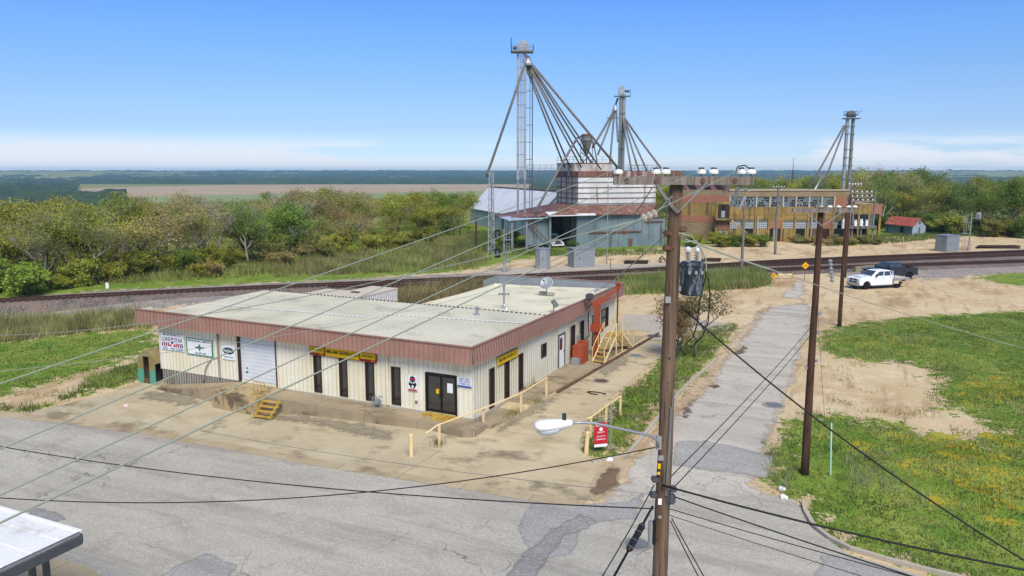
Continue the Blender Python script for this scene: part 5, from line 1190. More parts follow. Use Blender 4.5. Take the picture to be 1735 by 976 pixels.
# warehouse
Wf = fl(dist(797, 366, 187)); wl = 46.0; ww = 5.05; N_ = -E2
wh = thing('warehouse', 'long pale warehouse with steep white roof left of the grain bins', 'warehouse', fl(Wf + N_ * wl / 2 + E1 * ww, 0))
zr, zw = 9.05, 4.2; gz = -.9
mb = MB(); mb.prism([fl(Wf, gz), fl(Wf + N_ * wl, gz), fl(Wf + N_ * wl, zw), fl(Wf, zw)], E1 * .15); mb.build('long_wall', 'ware_wall', wh)
mb = MB(); mb.prism([fl(Wf, gz), fl(Wf, zw), fl(Wf + E1 * ww, zr), fl(Wf + E1 * 2 * ww, zw), fl(Wf + E1 * 2 * ww, gz)], N_ * .15); mb.build('gable_wall', 'ware_wall', wh)
mb = MB(); q = Wf + N_ * wl; mb.prism([fl(q, gz), fl(q, zw), fl(q + E1 * ww, zr), fl(q + E1 * 2 * ww, zw), fl(q + E1 * 2 * ww, gz)], E2 * .15); mb.build('gable_wall', 'ware_wall', wh)
for sgn in (0, 1):
    a, c = (Wf - E1 * .3, Wf + E1 * ww) if sgn == 0 else (Wf + E1 * (2 * ww + .3), Wf + E1 * ww); za_ = zw - .25
    mb = MB(); mb.prism([fl(a + E2 * .4, za_), fl(c + E2 * .4, zr + .05), fl(c + N_ * (wl + .4), zr + .05), fl(a + N_ * (wl + .4), za_)], (0, 0, .12)); mb.build('roof_slope', 'white_roof', wh)
    if sgn == 0:
        for k in range(1, 14): mb = MB(); mb.bar(fl(a + N_ * (wl * k / 14), za_ + .14), fl(c + N_ * (wl * k / 14), zr + .19), .1, .04); mb.build('roof_rib', 'ware_wall', wh)
mb = MB(); mb.bar(fl(Wf + E1 * ww + E2 * .4, zr + .2), fl(Wf + E1 * ww + N_ * wl, zr + .2), .5, .12); mb.build('ridge_cap', 'rust', wh)
for k in range(7): mb = MB(); q = Wf + N_ * (wl * (.35 + k * .1)) - E1 * .05; mb.bar(fl(q, gz), fl(q, zw), .2); mb.build('wall_post', 'steel_grey', wh)


def head(par, c, w, hgt, mat='galv'):
    mb = MB(); d = fl(c)
    prof = [(-w, 0), (-w, hgt * .5)] + [(-w * math.cos(math.pi * k / 8), hgt * .5 + hgt * .5 * math.sin(math.pi * k / 8)) for k in range(1, 8)] + [(w, hgt * .5), (w, 0)]
    mb.prism([Vector(c) + RT * x - FW * w * .5 + UP * z for x, z in prof], FW * w); return mb.build('head_hood', mat, par)


def platform(par, c, w, z, mat='steel_grey', hgt=1.0):
    mb = MB(); mb.box(fl(c, z), (w * 2, w * 1.3, .18), rz=A); mb.build('head_platform', mat, par)
    q = [fl(c) + RT * sx * w + FW * sy * w * .65 for sx, sy in ((-1, -1), (1, -1), (1, 1), (-1, 1), (-1, -1))]; railing(par, q, z, hgt, mat, 1.0)


def pxs(pts, t): return [dist(x, y, t) for x, y in pts]


# tall bucket elevator
e1c = fl(dist(884, 100, 126)); Z = lambda y: on_pole(884, y, e1c.x, e1c.y)
b1 = thing('bucket_elevator', 'tallest twin leg grain elevator tower with head platform beside the bins', 'elevator tower', fl(e1c, 5.6))
for s_, m_ in ((-.6, 'galv'), (.55, 'galv')):
    mb = MB(); q = e1c + RT * s_; mb.box(fl(q, (Z(88) + Z(305)) / 2), (.4, .6, Z(88) - Z(305)), rz=A); mb.build('leg_casing', m_, b1)
    mb = MB(); mb.cyl(fl(q, 5.5), fl(q, Z(303)), .17); mb.build('lower_leg', 'galv', b1)
for s_ in (-.22, .0, .22): mb = MB(); mb.cyl(fl(e1c + RT * s_ - FW * .2, Z(303)), fl(e1c + RT * s_ - FW * .2, Z(88)), .035, n=6); mb.build('ladder_rail', 'galv', b1)
mb = MB()
for k in range(70): z = Z(303) + (Z(90) - Z(303)) * k / 70; mb.bar(fl(e1c - RT * .22 - FW * .2, z), fl(e1c + RT * .22 - FW * .2, z), .03)
mb.build('ladder_rungs', 'galv', b1)
for y in range(115, 300, 21): mb = MB(); mb.box(fl(e1c - FW * .28, Z(y)), (1.6, .06, .07), rz=A); mb.build('brace_band', 'steel_grey', b1)
platform(b1, e1c + RT * .1, 1.75, Z(88)); head(b1, fl(e1c + RT * .25, Z(86)), .85, 1.6)
mb = MB(); mb.bar(fl(e1c - RT * 1.7, Z(90)), fl(e1c - RT * 1.7, Z(64)), .1); mb.build('antenna', 'dark_grey', b1)
mb = MB(); mb.box(fl(e1c - RT * 1.1, Z(81)), (.7, .5, .5), rz=A).bevel(.1); mb.build('drive_motor', 'dark_grey', b1)
for s_ in (1.35, 1.75):
    mb = MB(); mb.cyl(fl(e1c + RT * s_, 5.6), fl(e1c + RT * s_, Z(107 if s_ < 1.5 else 125)), .05 if s_ < 1.5 else .08); mb.build('ladder_rail', 'dark_grey', b1)
for y in range(125, 300, 29): mb = MB(); mb.bar(fl(e1c + RT * .6, Z(y)), fl(e1c + RT * 1.75, Z(y)), .09); mb.build('ladder_stay', 'dark_grey', b1)
ds = dist(895, 106, 126); mb = MB(); mb.lathe([(.7, -.5), (.75, -.2), (.4, .6), (.25, 1.0)], ds, 12); mb.build('distributor', 'galv', b1)
mb = MB(); mb.tube(pxs([(888, 90), (893, 96), (890, 103)], 126), .18); mb.build('chute', 'galv', b1)
mb = MB(); mb.tube(pxs([(888, 92), (890, 98), (886, 106)], 126.2), .1); mb.build('chute_brace', 'dark_grey', b1)
mb = MB()
q0, q1 = fl(e1c + RT * .9), fl(dist(945, 290, 130)); zz = Z(290); mb.bar(fl(q0, zz), fl(q1, zz), .9, .12); mb.build('catwalk', 'steel_grey', b1); railing(b1, [q0 - FW * .4, q1 - FW * .4], zz, 1.0, 'steel_grey', 1.2)
TOP = [(957, 284, 131), (966, 284, 131), (985, 284, 130), (992, 282, 131), (1003, 278, 133), (1018, 287, 130)]
for i, (x, y, t_) in enumerate(TOP):
    a = dist(890 + i * 2.2, 111, 126); c = dist(x, y, t_); mb = MB(); mb.tube([a, a.lerp(c, .5) - UP * .15, c], .145, 8)
    tag(mb.build('grain_spout', 'spout', smooth=True), 'thin grain spout from the tallest tower, %s from the left of the fan' % ('first', 'second', 'third', 'fourth', 'fifth', 'sixth')[i], 'grain spout', 'grain spouts fanning from the tallest tower')
mb = MB(); mb.tube(pxs([(903, 111), (1000, 228)], 127) + [dist(1049, 287, 129)], .2, 8); tag(mb.build('grain_spout', 'spout', smooth=True), 'thick rusty spout running down from the tallest tower past the cyclone', 'grain spout')
mb = MB(); mb.tube(pxs([(888, 112), (862, 190), (832, 277), (826, 292), (826, 300)], 124), .2, 8); tag(mb.build('grain_spout', 'spout', smooth=True), 'long rust streaked spout slanting left from the tallest tower to the lattice mast', 'grain spout')
mb = MB(); mb.tube([dist(x, y, t_) for x, y, t_ in ((985, 231, 132), (978, 234, 131), (970, 247, 129), (938, 303, 126), (906, 361, 122))], .2, 8); tag(mb.build('dust_pipe', 'spout', smooth=True), 'bent dust pipe from the cyclone down past the left of the bins', 'dust pipe')
# cyclone
cy = dist(994, 250, 133); zc = lambda y: on_pole(994, y, cy.x, cy.y); t_ = thing('dust_cyclone', 'grey steel dust cyclone cone on top of the bins', 'cyclone', fl(cy, 14.4))
mb = MB(); mb.lathe([(.15, zc(264)), (.28, zc(262)), (.95, zc(239)), (1.05, zc(238.5)), (1.05, zc(237.5)), (.93, zc(237)), (.93, zc(230)), (.7, zc(227))], fl(cy), 18); mb.build('cone', 'steel_grey', t_)
mb = MB(); mb.lathe([(.98, zc(231)), (.98, zc(228.5)), (.75, zc(227))], fl(cy), 16); mb.build('cap', 'rust', t_)
for k in range(4):
    a = k * math.pi / 2 + .4; q = fl(cy) + Vector((math.cos(a), math.sin(a), 0)); mb = MB(); mb.bar(fl(q * 1, 14.4), fl(q, zc(238)), .1); mb.build('support_leg', 'steel_grey', t_)
for i, (a, c) in enumerate((((980, 280), (1003, 262)), ((985, 258), (1010, 280)), ((1005, 240), (1012, 275)))):
    mb = MB(); mb.bar(dist(*a, 132.5), dist(*c, 133.5), .14); mb.build('pipework', 'galv' if i < 2 else 'rust', t_)
# second tower
e2c = fl(dist(1054, 200, 140)); Z2 = lambda y: on_pole(1054, y, e2c.x, e2c.y); b2_ = thing('bucket_elevator', 'slimmer grey elevator tower with small head behind the bins', 'elevator tower', fl(e2c, 12))
mb = MB(); mb.box(fl(e2c - RT * .28, (Z2(292) + Z2(160)) / 2), (.5, .7, Z2(160) - Z2(292)), rz=A); mb.build('leg_casing', 'steel_grey', b2_); mb = MB(); mb.cyl(fl(e2c + RT * .28, Z2(292)), fl(e2c + RT * .28, Z2(160)), .3); mb.build('leg_casing', 'galv', b2_)
for y in (192, 222, 252): mb = MB(); mb.box(fl(e2c, Z2(y)), (1.1, .9, .12), rz=A); mb.build('brace_band', 'steel_grey', b2_)
mb = MB(); mb.box(fl(e2c, Z2(163)), (2.9, 1.4, .14), rz=A); mb.build('head_platform', 'steel_grey', b2_); head(b2_, fl(e2c - RT * .2, Z2(160)), .55, 1.5)
mb = MB(); mb.bar(fl(e2c + RT * 1.4, Z2(163)), fl(e2c + RT * 1.4, Z2(152)), .07); mb.bar(fl(e2c + RT * .3, Z2(153)), fl(e2c + RT * 1.4, Z2(152)), .06); mb.build('platform_rail', 'dark_grey', b2_); mb = MB(); mb.box(fl(e2c + RT * .8, Z2(155)), (.8, .4, .3), rz=A); mb.build('drive_motor', 'teal', b2_)
ds = dist(1042, 184, 140); mb = MB(); mb.lathe([(.5, -.5), (.5, -.2), (.2, .6)], ds, 10); mb.build('distributor', 'galv', b2_); mb = MB(); mb.tube(pxs([(1047, 166), (1043, 178)], 140), .18); mb.build('chute', 'dark_grey', b2_)
mb = MB(); mb.bar(dist(1028, 200, 140), dist(1060, 200, 140), .5, .1); mb.build('spout_rack', 'dark_grey', b2_)
nm = ('first', 'second', 'third', 'fourth', 'fifth', 'sixth', 'seventh', 'eighth')
for i, (a, c, m_, r) in enumerate((((1040, 188), (1004, 250), 'spout', .2), ((1041, 188), (1013, 262), 'spout', .17), ((1041, 189), (1032, 290), 'spout', .16), ((1044, 189), (1047, 240), 'spout', .16), ((1055, 200), (1070, 289), 'spout', .16), ((1056, 200), (1082, 289), 'spout', .16), ((1057, 200), (1096, 289), 'spout', .16), ((1058, 200), (1120, 285), 'spout', .18))):
    mb = MB(); a3, c3 = dist(*a, 140), dist(*c, 133); mb.tube([a3, a3.lerp(c3, .5) - UP * .1, c3], r, 8); tag(mb.build('grain_spout', m_, smooth=True), 'grain spout of the slimmer tower, %s from the left of its fan' % nm[i], 'grain spout', 'grain spouts fanning from the slimmer tower')
# lattice mast
lm = GT(833, 431); t_ = thing('lattice_mast', 'slender rust stained lattice mast propping the long spout', 'lattice mast', lm); zt = on_pole(829, 292, lm.x, lm.y); w = .5
mb = MB()
for sx, sy in ((-1, -1), (1, -1), (0, 1)): mb.bar(lm + RT * sx * w + FW * sy * w, fl(lm + RT * sx * w * .6 + FW * sy * w, zt), .13)
mb.build('mast_leg', 'cab_grey', t_); n = 13; mb = MB()
for k in range(n):
    z0, z1 = lm.z + (zt - lm.z) * k / n, lm.z + (zt - lm.z) * (k + 1) / n; s_ = 1 if k % 2 else -1
    mb.bar(fl(lm - RT * w * s_ * .8 - FW * w, z0), fl(lm + RT * w * s_ * .8 - FW * w, z1), .1); mb.bar(fl(lm - RT * w * .8 - FW * w, z1), fl(lm + RT * w * .8 - FW * w, z1), .06); mb.bar(fl(lm + RT * w * .8 - FW * w, z0), fl(lm + FW * w, z1), .06)
mb.build('lacing', 'cab_grey', t_)

# ------------------------------------------------------------------ brick factory
FT0 = 136.0
def fp_(px, d=0.0): q = fl(dist(px, 350, FT0)); return q + FW * d
def fz_(py): return 13.0 - (py - 290) * FT0 / 1297.0 * 1.0
fa = thing('brick_factory', 'derelict two storey ochre and brick factory with broken windows', 'factory', fl(fp_(1330), 0))
def pan(name, x0, x1, y0, y1, mat, d=0.0, th=.2, par=None):
    a, c = fp_(x0, d), fp_(x1, d); z1, z0 = fz_(y0), (fz_(y1) if y1 < 411 else 0.0); mb = MB(); mb.prism([fl(a, z0), fl(c, z0), fl(c, z1), fl(a, z1)], FW * th); return mb.build(name, mat, par or fa)
bays = [1236, 1259, 1281, 1304, 1326.5, 1348.5, 1370.5, 1392, 1413]
pan('parapet', 1236, 1437, 322.5, 333, 'brick_dull', 0, .4); pan('spandrel_wall', 1236, 1437, 350.5, 371.5, 'ochre', 0, .4); pan('ground_wall', 1236, 1437, 387.5, 412, 'ochre', 0.003, .4)
pan('coping', 1234, 1438, 320.8, 322.8, 'concrete_pale', -.15, .7)
for x in bays:
    pan('pilaster', x - 1.6, x + 1.6, 350.5, 412, 'ochre' if x > 1240 else 'brick', -.12, .5); pan('pilaster', x - 1.3, x + 1.3, 333, 350.5, 'concrete_pale', -.12, .5)
for y in (362, 372): pan('string_course', 1236, 1437, y, y + 1.6, 'ochre', -.06, .1)
rnd = random.Random(4)
def fwindow(x0, x1, y0, y1, nx, ny, broken, mat, d=.15):
    a, c = fp_(x0, d), fp_(x1, d); z1, z0 = fz_(y0), fz_(y1); mb = MB(); W_ = (c - a); w_ = .07
    for k in range(nx + 1): q = a + W_ * k / nx; mb.box(fl(q, (z0 + z1) / 2), (w_, .08, z1 - z0), rz=A)
    for k in range(ny + 1): mb.box(fl(a + W_ / 2, z0 + (z1 - z0) * k / ny), (W_.length, .07, w_), rz=A)
    f = mb.build('window', 'steel_grey', fa); mb = MB(); hit = 0; bad = [(rnd.random() * nx, rnd.random() * ny, rnd.uniform(.8, 1.7)) for _ in range(rnd.randint(1, 3))]
    for i in range(nx):
        for j in range(ny):
            if broken and (any(math.hypot((i + .5 - bx) * .8, j + .5 - by) < br for bx, by, br in bad) or rnd.random() < .28): continue
            p0, p1 = a + W_ * i / nx, a + W_ * (i + 1) / nx; za_, zb_ = z0 + (z1 - z0) * j / ny, z0 + (z1 - z0) * (j + 1) / ny; g = FW * .03 * (rnd.random() - .5); hit += 1
            mb.face([fl(p0 + g, za_), fl(p1 + g, za_), fl(p1 - g, zb_), fl(p0 - g, zb_)])
    if hit: mb.build('window_panes', mat, f, normals=False)
    else: mb.bm.free()
for x0, x1 in zip(bays, bays[1:]): fwindow(x0 + 1.8, x1 - 1.8, 333.5, 350, 7, 4, True, 'pane')
for x0, x1 in ((1261, 1279), (1283, 1302), (1328.5, 1346.5), (1350.5, 1368.5), (1372.5, 1390), (1238, 1257), (1415, 1421)): fwindow(x0, x1, 372.5, 387, 6 if x1 - x0 > 8 else 2, 4, False, 'pane_white')
pan('brick_infill', 1305.5, 1325, 371.5, 387, 'brick', -.02, .2); pan('brick_infill', 1393.5, 1411.5, 371.5, 387, 'brick', -.02, .2); pan('brick_infill', 1414, 1434, 332, 350.5, 'brick', -.03, .2)
for x0, x1, m_ in ((1305, 1312, 'dark_inside'), (1318, 1330, 'trim_brown'), (1396, 1408, 'trim_brown'), (1262, 1278, 'dark_inside'), (1350, 1366, 'dark_inside'), (1372, 1389, 'rust'), (1416, 1432, 'dark_inside')): pan('door', x0, x1, 387.6, 409, m_, -.05, .1)
pan('door', 1313, 1317.5, 389, 409, 'cab_grey', -.06, .1)
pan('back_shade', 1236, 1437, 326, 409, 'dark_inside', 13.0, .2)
a, c = fp_(1236, .4), fp_(1437, .4); mb = MB(); mb.prism([fl(a, fz_(324)), fl(c, fz_(324)), fl(c + FW * 13, fz_(324)), fl(a + FW * 13, fz_(324))], (0, 0, .15)); mb.build('flat_roof', 'concrete_dock', fa)
# right hand lower part
pan('low_parapet', 1437.5, 1496, 345.5, 363, 'ochre', .2, .4); pan('brick_infill', 1478, 1495.5, 346, 362.5, 'brick', .15, .2)
for x in (1440, 1457, 1474, 1493): pan('column', x - 1.6, x + 1.6, 363, 412, 'ochre', .1, .5)
pan('back_panel', 1437, 1496, 363, 385, 'pane', 3.5, .1); pan('back_panel', 1437, 1496, 385, 410, 'dark_inside', 5.0, .1)
a, c = fp_(1437.5, .6), fp_(1496, .6); mb = MB(); mb.prism([fl(a, fz_(347)), fl(c, fz_(347)), fl(c + FW * 9, fz_(347)), fl(a + FW * 9, fz_(347))], (0, 0, .15)); mb.build('low_roof', 'concrete_dock', fa)
# left wing, swung back a little
K = fp_(1236); wdir = (-RT * .93 + FW * .37).normalized(); wn = Vector((-wdir.y, wdir.x, 0)); wn = wn if wn.dot(FW) > 0 else -wn; wl_ = along(K, wdir, 1156)
for nm_, y0, y1, m_, d_ in (('parapet', 323, 331, 'brick_dull', 0), ('brick_band', 331, 344, 'brick', -.02), ('spandrel_wall', 344, 366, 'ochre', 0.01), ('brick_band', 366, 378, 'brick', -.02), ('ground_wall', 378, 412, 'brick_dull', .012)):
    z1, z0 = fz_(y0), fz_(y1) if y1 < 411 else 0; mb = MB(); o2 = K + wn * d_; mb.prism([fl(o2, z0), fl(o2 + wdir * wl_, z0), fl(o2 + wdir * wl_, z1), fl(o2, z1)], wn * .3); mb.build(nm_, m_, fa)
mb = MB(); mb.prism([fl(K, fz_(324)), fl(K + wdir * wl_, fz_(324)), fl(K + wdir * wl_ + wn * 10, fz_(324)), fl(K + wn * 10, fz_(324))], (0, 0, .1)); mb.build('wing_roof', 'concrete_dock', fa)
r0, r1 = fl(dist(1163, 320, 142)), fl(dist(1241, 320, 139)); mb = MB(); mb.prism([fl(r0, fz_(324)), fl(r1, fz_(324)), fl(r1 + FW * 4, fz_(311)), fl(r0 + FW * 4, fz_(311))], FW * 1.0); mb.build('monitor_roof', 'pink_roof', fa)
for f in (.1, .42, .7):
    q = r0.lerp(r1, f); w_ = (r1 - r0).normalized() * 1.2; mb = MB(); mb.prism([fl(q + FW * .6 - FW * .1, fz_(321.6)), fl(q + w_ + FW * .6 - FW * .1, fz_(321.6)), fl(q + w_ + FW * 3 - FW * .1, fz_(313.5)), fl(q + FW * 3 - FW * .1, fz_(313.5))], UP * .12); mb.build('skylight', 'dark_inside', fa)
for x, yt in ((1229, 312), (1395, 329), (1427, 326), (1433, 326)): mb = MB(); q = fp_(x, .6); mb.box(fl(q, (fz_(334) + fz_(yt)) / 2), (.5, .5, fz_(yt) - fz_(334)), rz=A); mb.build('chimney_stub', 'dark_grey', fa)
# stair tower on the corner
pan('stair_frame', 1209, 1234, 341, 412, 'ochre', -1.6, .3); pan('stair_door', 1213, 1232, 345, 367.5, 'trim_brown', -1.75, .12); pan('door_gap', 1218, 1224, 346, 356, 'dark_inside', -1.8, .04); pan('door_leaf', 1218, 1224, 356, 367, 'cab_grey', -1.8, .04)
pan('balcony', 1207, 1233, 368.5, 371.5, 'ochre', -2.8, 1.2); pan('lower_panel', 1213, 1233, 372, 388, 'brick', -1.75, .1); pan('lower_door', 1212.5, 1230, 390, 409.5, 'cab_grey', -1.76, .12)
mb = MB(); mb.bar(fl(fp_(1232, -2.4), fz_(370)), fl(fp_(1277, -2.4), .6), .35, .3); mb.build('outside_stair', 'concrete_dock', fa)
for x in (1284, 1375.5): mb = MB(); q = fp_(x, -.35); mb.cyl(fl(q, 0), fl(q, fz_(365)), .11); mb.build('downpipe', 'concrete_pale', fa)
# third tower behind the factory
e3 = fl(dist(1438, 250, 150)); Z3 = lambda y: on_pole(1438, y, e3.x, e3.y); b3 = thing('bucket_elevator', 'twin tube elevator tower standing behind the brick factory', 'elevator tower', fl(e3, 0))
for s_, m_ in ((-.6, 'galv'), (.5, 'steel_grey')): mb = MB(); mb.cyl(fl(e3 + RT * s_, 0), fl(e3 + RT * s_, Z3(200)), .33, n=10); mb.build('leg_tube', m_, b3)
for y in (214, 227, 253, 267, 280, 303, 322): mb = MB(); mb.box(fl(e3, Z3(y)), (1.7, .9, .14), rz=A); mb.build('brace_band', 'steel_grey', b3)
mb = MB(); mb.box(fl(e3 + RT * .1, Z3(201)), (3.0, 1.6, .16), rz=A); mb.build('head_platform', 'dark_grey', b3); platform(b3, e3, 1.1, Z3(195), 'dark_grey', .7); head(b3, fl(e3 + RT * .05, Z3(199)), .75, 1.3, 'steel_grey')
mb = MB(); mb.bar(fl(e3 + RT * 1.6, Z3(191)), fl(e3 + RT * 2.1, Z3(187)), .08); mb.build('antenna', 'dark_grey', b3)
for i, (a, c, m_, r) in enumerate((((1430, 213), (1368, 325), 'spout', .17), ((1433, 212), (1393, 318), 'spout', .17), ((1398, 290), (1376, 330), 'galv', .2))):
    mb = MB(); mb.tube([dist(*a, 149), dist(*c, 143)], r, 8); tag(mb.build('grain_spout', m_, smooth=True), ('thin dark spout slanting to the factory roof', 'rusty spout slanting to the factory roof', 'short bright lower spout over the factory roof')[i], 'grain spout')
# radio mast
rm = fl(dist(1343, 300, 210)); zm0, zm1 = 0, on_pole(1343, 267, rm.x, rm.y); t_ = thing('radio_mast', 'slim lattice radio mast in the trees behind the factory', 'radio mast', fl(rm, -2))
for k in range(3):
    a = k * 2.1; mb = MB(); mb.bar(fl(rm + Vector((math.cos(a), math.sin(a), 0)) * 1.3, -2), fl(rm, zm1 - 3), .14); mb.build('mast_leg', 'rust', t_)
mb = MB(); mb.bar(fl(rm, zm1 - 4), fl(rm, zm1), .1); mb.build('antenna', 'dark_grey', t_); mb = MB()
for k in range(9): z = 1 + k * 1.6; s_ = 1.3 * (1 - z / zm1); mb.bar(fl(rm - RT * s_, z), fl(rm + RT * s_, z + .7), .07)
mb.build('lacing', 'rust', t_)
# substation in front of the low part
sbp = [fl(dist(x, 400, 131)) for x in (1437, 1479)]; sb = thing('transformer_platform', 'timber pole platform with crossarms and white transformers beside the factory', 'substation', fl(sbp[0].lerp(sbp[1], .5), .2))
for x, y0 in ((1438, 318), (1443, 312), (1478, 322), (1458, 383)):
    q = fl(dist(x, 400, 131)); mb = MB(); mb.cyl(fl(q, 0), fl(q, on_pole(x, y0, q.x, q.y)), .17); mb.build('timber_pole', 'arm_wood', sb)
for y, x0, x1 in ((314, 1437, 1461), (327, 1440, 1481), (334, 1440, 1481), (341, 1441, 1483), (383.5, 1437, 1484), (386, 1437, 1484)):
    a, c = dist(x0, y, 130.7), dist(x1, y, 130.7); mb = MB(); mb.bar(a, c, .16 if y < 380 else .5, .2); mb.build('crossarm', 'arm_wood', sb)
    if y < 380:
        for k in range(5): mb = MB(); q = a.lerp(c, (k + .5) / 5); mb.lathe([(.04, 0), (.12, .08), (.05, .3)], q + UP * .1, 8); mb.build('insulator', 'ceramic', sb)
for x, r, y0, y1 in ((1430, .42, 374, 387), (1449, .26, 376.5, 383), (1459, .28, 375, 383), (1468, .24, 376.5, 383)):
    q = dist(x, y1, 130.4); z1 = on_pole(x, y0, q.x, q.y); mb = MB(); mb.lathe([(r, 0), (r, z1 - q.z), (r * .8, z1 - q.z + .1)], q, 14); k_ = mb.build('transformer_can', 'white', sb)
    for s_ in (-.12, .12): mb = MB(); mb.lathe([(.05, 0), (.09, .15), (.04, .35)], fl(q + RT * s_, z1 + .08), 8); mb.build('bushing', 'ceramic', k_)
# ------------------------------------------------------------------ railway
t = MT('railway ballast', .95); v_ = t.vor(7); t.color(t.mix(t.ramp(t.noise(.6, 5), .4, .62, 0, .7), t.mix(t.ramp(v_, .1, .6), '#8f857b', '#514a44'), '#7d6a5c')).bump(v_, .6, .05); M['ballast'] = t.m
M['rail_steel'] = paint('rusty rail steel', '#4a3128', '#3b2721', 1, .6, .3); M['sleeper_wood'] = paint('dark sleeper wood', '#3d2e26', '#33261f', .8, .9)


def smooth_line(px, z):
    p = [G(x, y, z) for x, y in px]; out = []
    for i in range(len(p) - 1):
        a, b_, c, d = p[max(i - 1, 0)], p[i], p[i + 1], p[min(i + 2, len(p) - 1)]; n = max(2, int((c - b_).length / 3))
        for k in range(n):
            u = k / n; out.append(.5 * ((2 * b_) + (c - a) * u + (2 * a - 5 * b_ + 4 * c - d) * u * u + (3 * b_ - a - 3 * c + d) * u ** 3))
    return out + [p[-1]]


LINES = {
    'main railway track running the whole width beyond the store': [(-420, 531), (-200, 518), (0, 507), (300, 491.5), (560, 480), (870, 466.5), (1200, 451), (1330, 446), (1460, 441), (1535, 437.8), (1735, 430), (1900, 424), (2150, 416)],
    'front siding track nearest the parked trucks': [(560, 482.5), (640, 483), (750, 480), (831, 476.7), (1000, 470.5), (1200, 461), (1330, 454.5), (1460, 450), (1535, 447.5), (1735, 441), (1900, 436), (2150, 429)],
    'rear siding track nearest the brick factory': [(1080, 456), (1200, 448.8), (1330, 440.5), (1460, 435), (1535, 431.8), (1735, 424.5), (1900, 419), (2150, 411)],
}
RZ = .86
for kk, (lb, px) in enumerate(LINES.items()):
    ln = smooth_line(px, RZ); vs, fs = [], []
    prof = [(-3.6, -.5), (-1.9, -.17), (1.9, -.17), (3.6, -.5)]; nl = []
    for i, p in enumerate(ln):
        d = (ln[min(i + 1, len(ln) - 1)] - ln[max(i - 1, 0)]); d.z = 0; d.normalize(); n = Vector((-d.y, d.x, 0)); nl.append(n)
        for o_, z in prof: q = p + n * o_; vs.append((q.x, q.y, (h(q.x, q.y) - .05 if z < -.3 else RZ + z - kk * .012)))
    for i in range(len(ln) - 1):
        for k in range(3): fs.append((i * 4 + k, i * 4 + k + 1, i * 4 + k + 5, i * 4 + k + 4))
    me = bpy.data.meshes.new('railway_ballast'); me.from_pydata(vs, [], fs); me.materials.append(M['ballast']); o = bpy.data.objects.new('railway_ballast', me); COL.objects.link(o); struct(o)
    tk = thing('railway_track', lb, 'railway track', fl(ln[len(ln) // 2], RZ - .2))
    for s_ in (-.75, .75):
        mb = MB(); rr = [ln[i] + nl[i] * s_ for i in range(len(ln))]
        for a, c in zip(rr, rr[1:]): mb.bar(fl(a, RZ - .08), fl(c, RZ - .08), .08, .17)
        mb.build('rail', 'rail_steel', tk, normals=False)
    mb = MB(); acc = 0.0
    for i in range(len(ln) - 1):
        seg = ln[i + 1] - ln[i]; L = seg.length; u = acc
        while u < L:
            c = ln[i] + seg * (u / L); mb.box(fl(c, RZ - .215 + .004 * kk), (.24, 2.6, .12), rz=math.atan2(seg.y, seg.x) ); u += .62
        acc = u - L
    o = mb.build('sleepers', 'sleeper_wood', tk, normals=False); o['kind'] = 'stuff'
# timber boards of the level crossing beside the front siding
cx_ = [GT(x, y) for x, y in ((1448, 461), (1500, 457))]
M['mossy'] = paint('mossy old concrete', '#8c8770', '#77744f', .8, .9); mb = MB(); mb.bar(cx_[0] + UP * .35, cx_[1] + UP * .35, .3, .7); o = mb.build('retaining_kerb', 'mossy'); o['label'] = 'low mossy concrete wall behind the dark pickup'; o['category'] = 'low wall'


# ------------------------------------------------------------------ trackside things
def cabinet(px0, px1, py0, py1, label, kind, depth=1.6):
    m_ = GT((px0 + px1) / 2, py1); t0 = (m_.x - CX) * FW.x + (m_.y - CY) * FW.y
    w_ = (px1 - px0) / F * t0 * 1.02; zt = on_pole((px0 + px1) / 2, py0, m_.x, m_.y); z0 = m_.z; t_ = thing('equipment_cabinet', label, 'cabinet', m_)
    c = m_ + FW * depth / 2
    if kind == 'oct': poly = [c + RT * (w_ / 2 * math.cos(a)) + FW * (w_ / 2 * math.sin(a)) for a in [R(22.5 + 45 * k) for k in range(8)]]
    else:
        ang = R(18); ex, ey = RT * math.cos(ang) + FW * math.sin(ang), FW * math.cos(ang) - RT * math.sin(ang); hw = w_ / 2 * .86
        poly = [c + ex * (hw * a) + ey * (depth / 2 * b_) for a, b_ in ((-1, -1), (1, -1), (1, 1), (-1, 1))]
    mb = MB(); mb.prism([fl(q, z0 + .06) for q in poly], (0, 0, zt - z0 - .14)); mb.build('cabinet_body', 'cab_grey', t_)
    mb = MB(); mb.prism([fl(c + (q - c) * 1.05, zt - .08) for q in poly], (0, 0, .1)); mb.build('cabinet_roof', 'galv', t_)
    mb = MB(); mb.prism([fl(c + (q - c) * 1.0, z0 - .1) for q in poly], (0, 0, .16)); mb.build('plinth', 'steel_grey', t_)
    mb = MB(); n = len(poly)
    for k in range(n):
        a, b_ = poly[k], poly[(k + 1) % n]; nn = ((a + b_) / 2 - c).normalized(); cnt = max(2, int((b_ - a).length / .32))
        for j in range(1, cnt): q = a.lerp(b_, j / cnt) + nn * .015; mb.bar(fl(q, z0 + .12), fl(q, zt - .12), .05, .03)
    mb.build('panel_rib', 'cab_grey', t_)
    q = poly[0].lerp(poly[1], .25) if kind != 'oct' else poly[5].lerp(poly[6], .5); mb = MB(); mb.box(fl(q - FW * .03, z0 + (zt - z0) * .5), (.08, .06, .3), rz=A); mb.build('door_handle', 'dark_grey', t_)
    if kind != 'oct' or px0 < 1000: mb = MB(); mb.cyl(fl(c, zt), fl(c, zt + .25), .07); mb.build('roof_vent', 'cab_grey', t_)


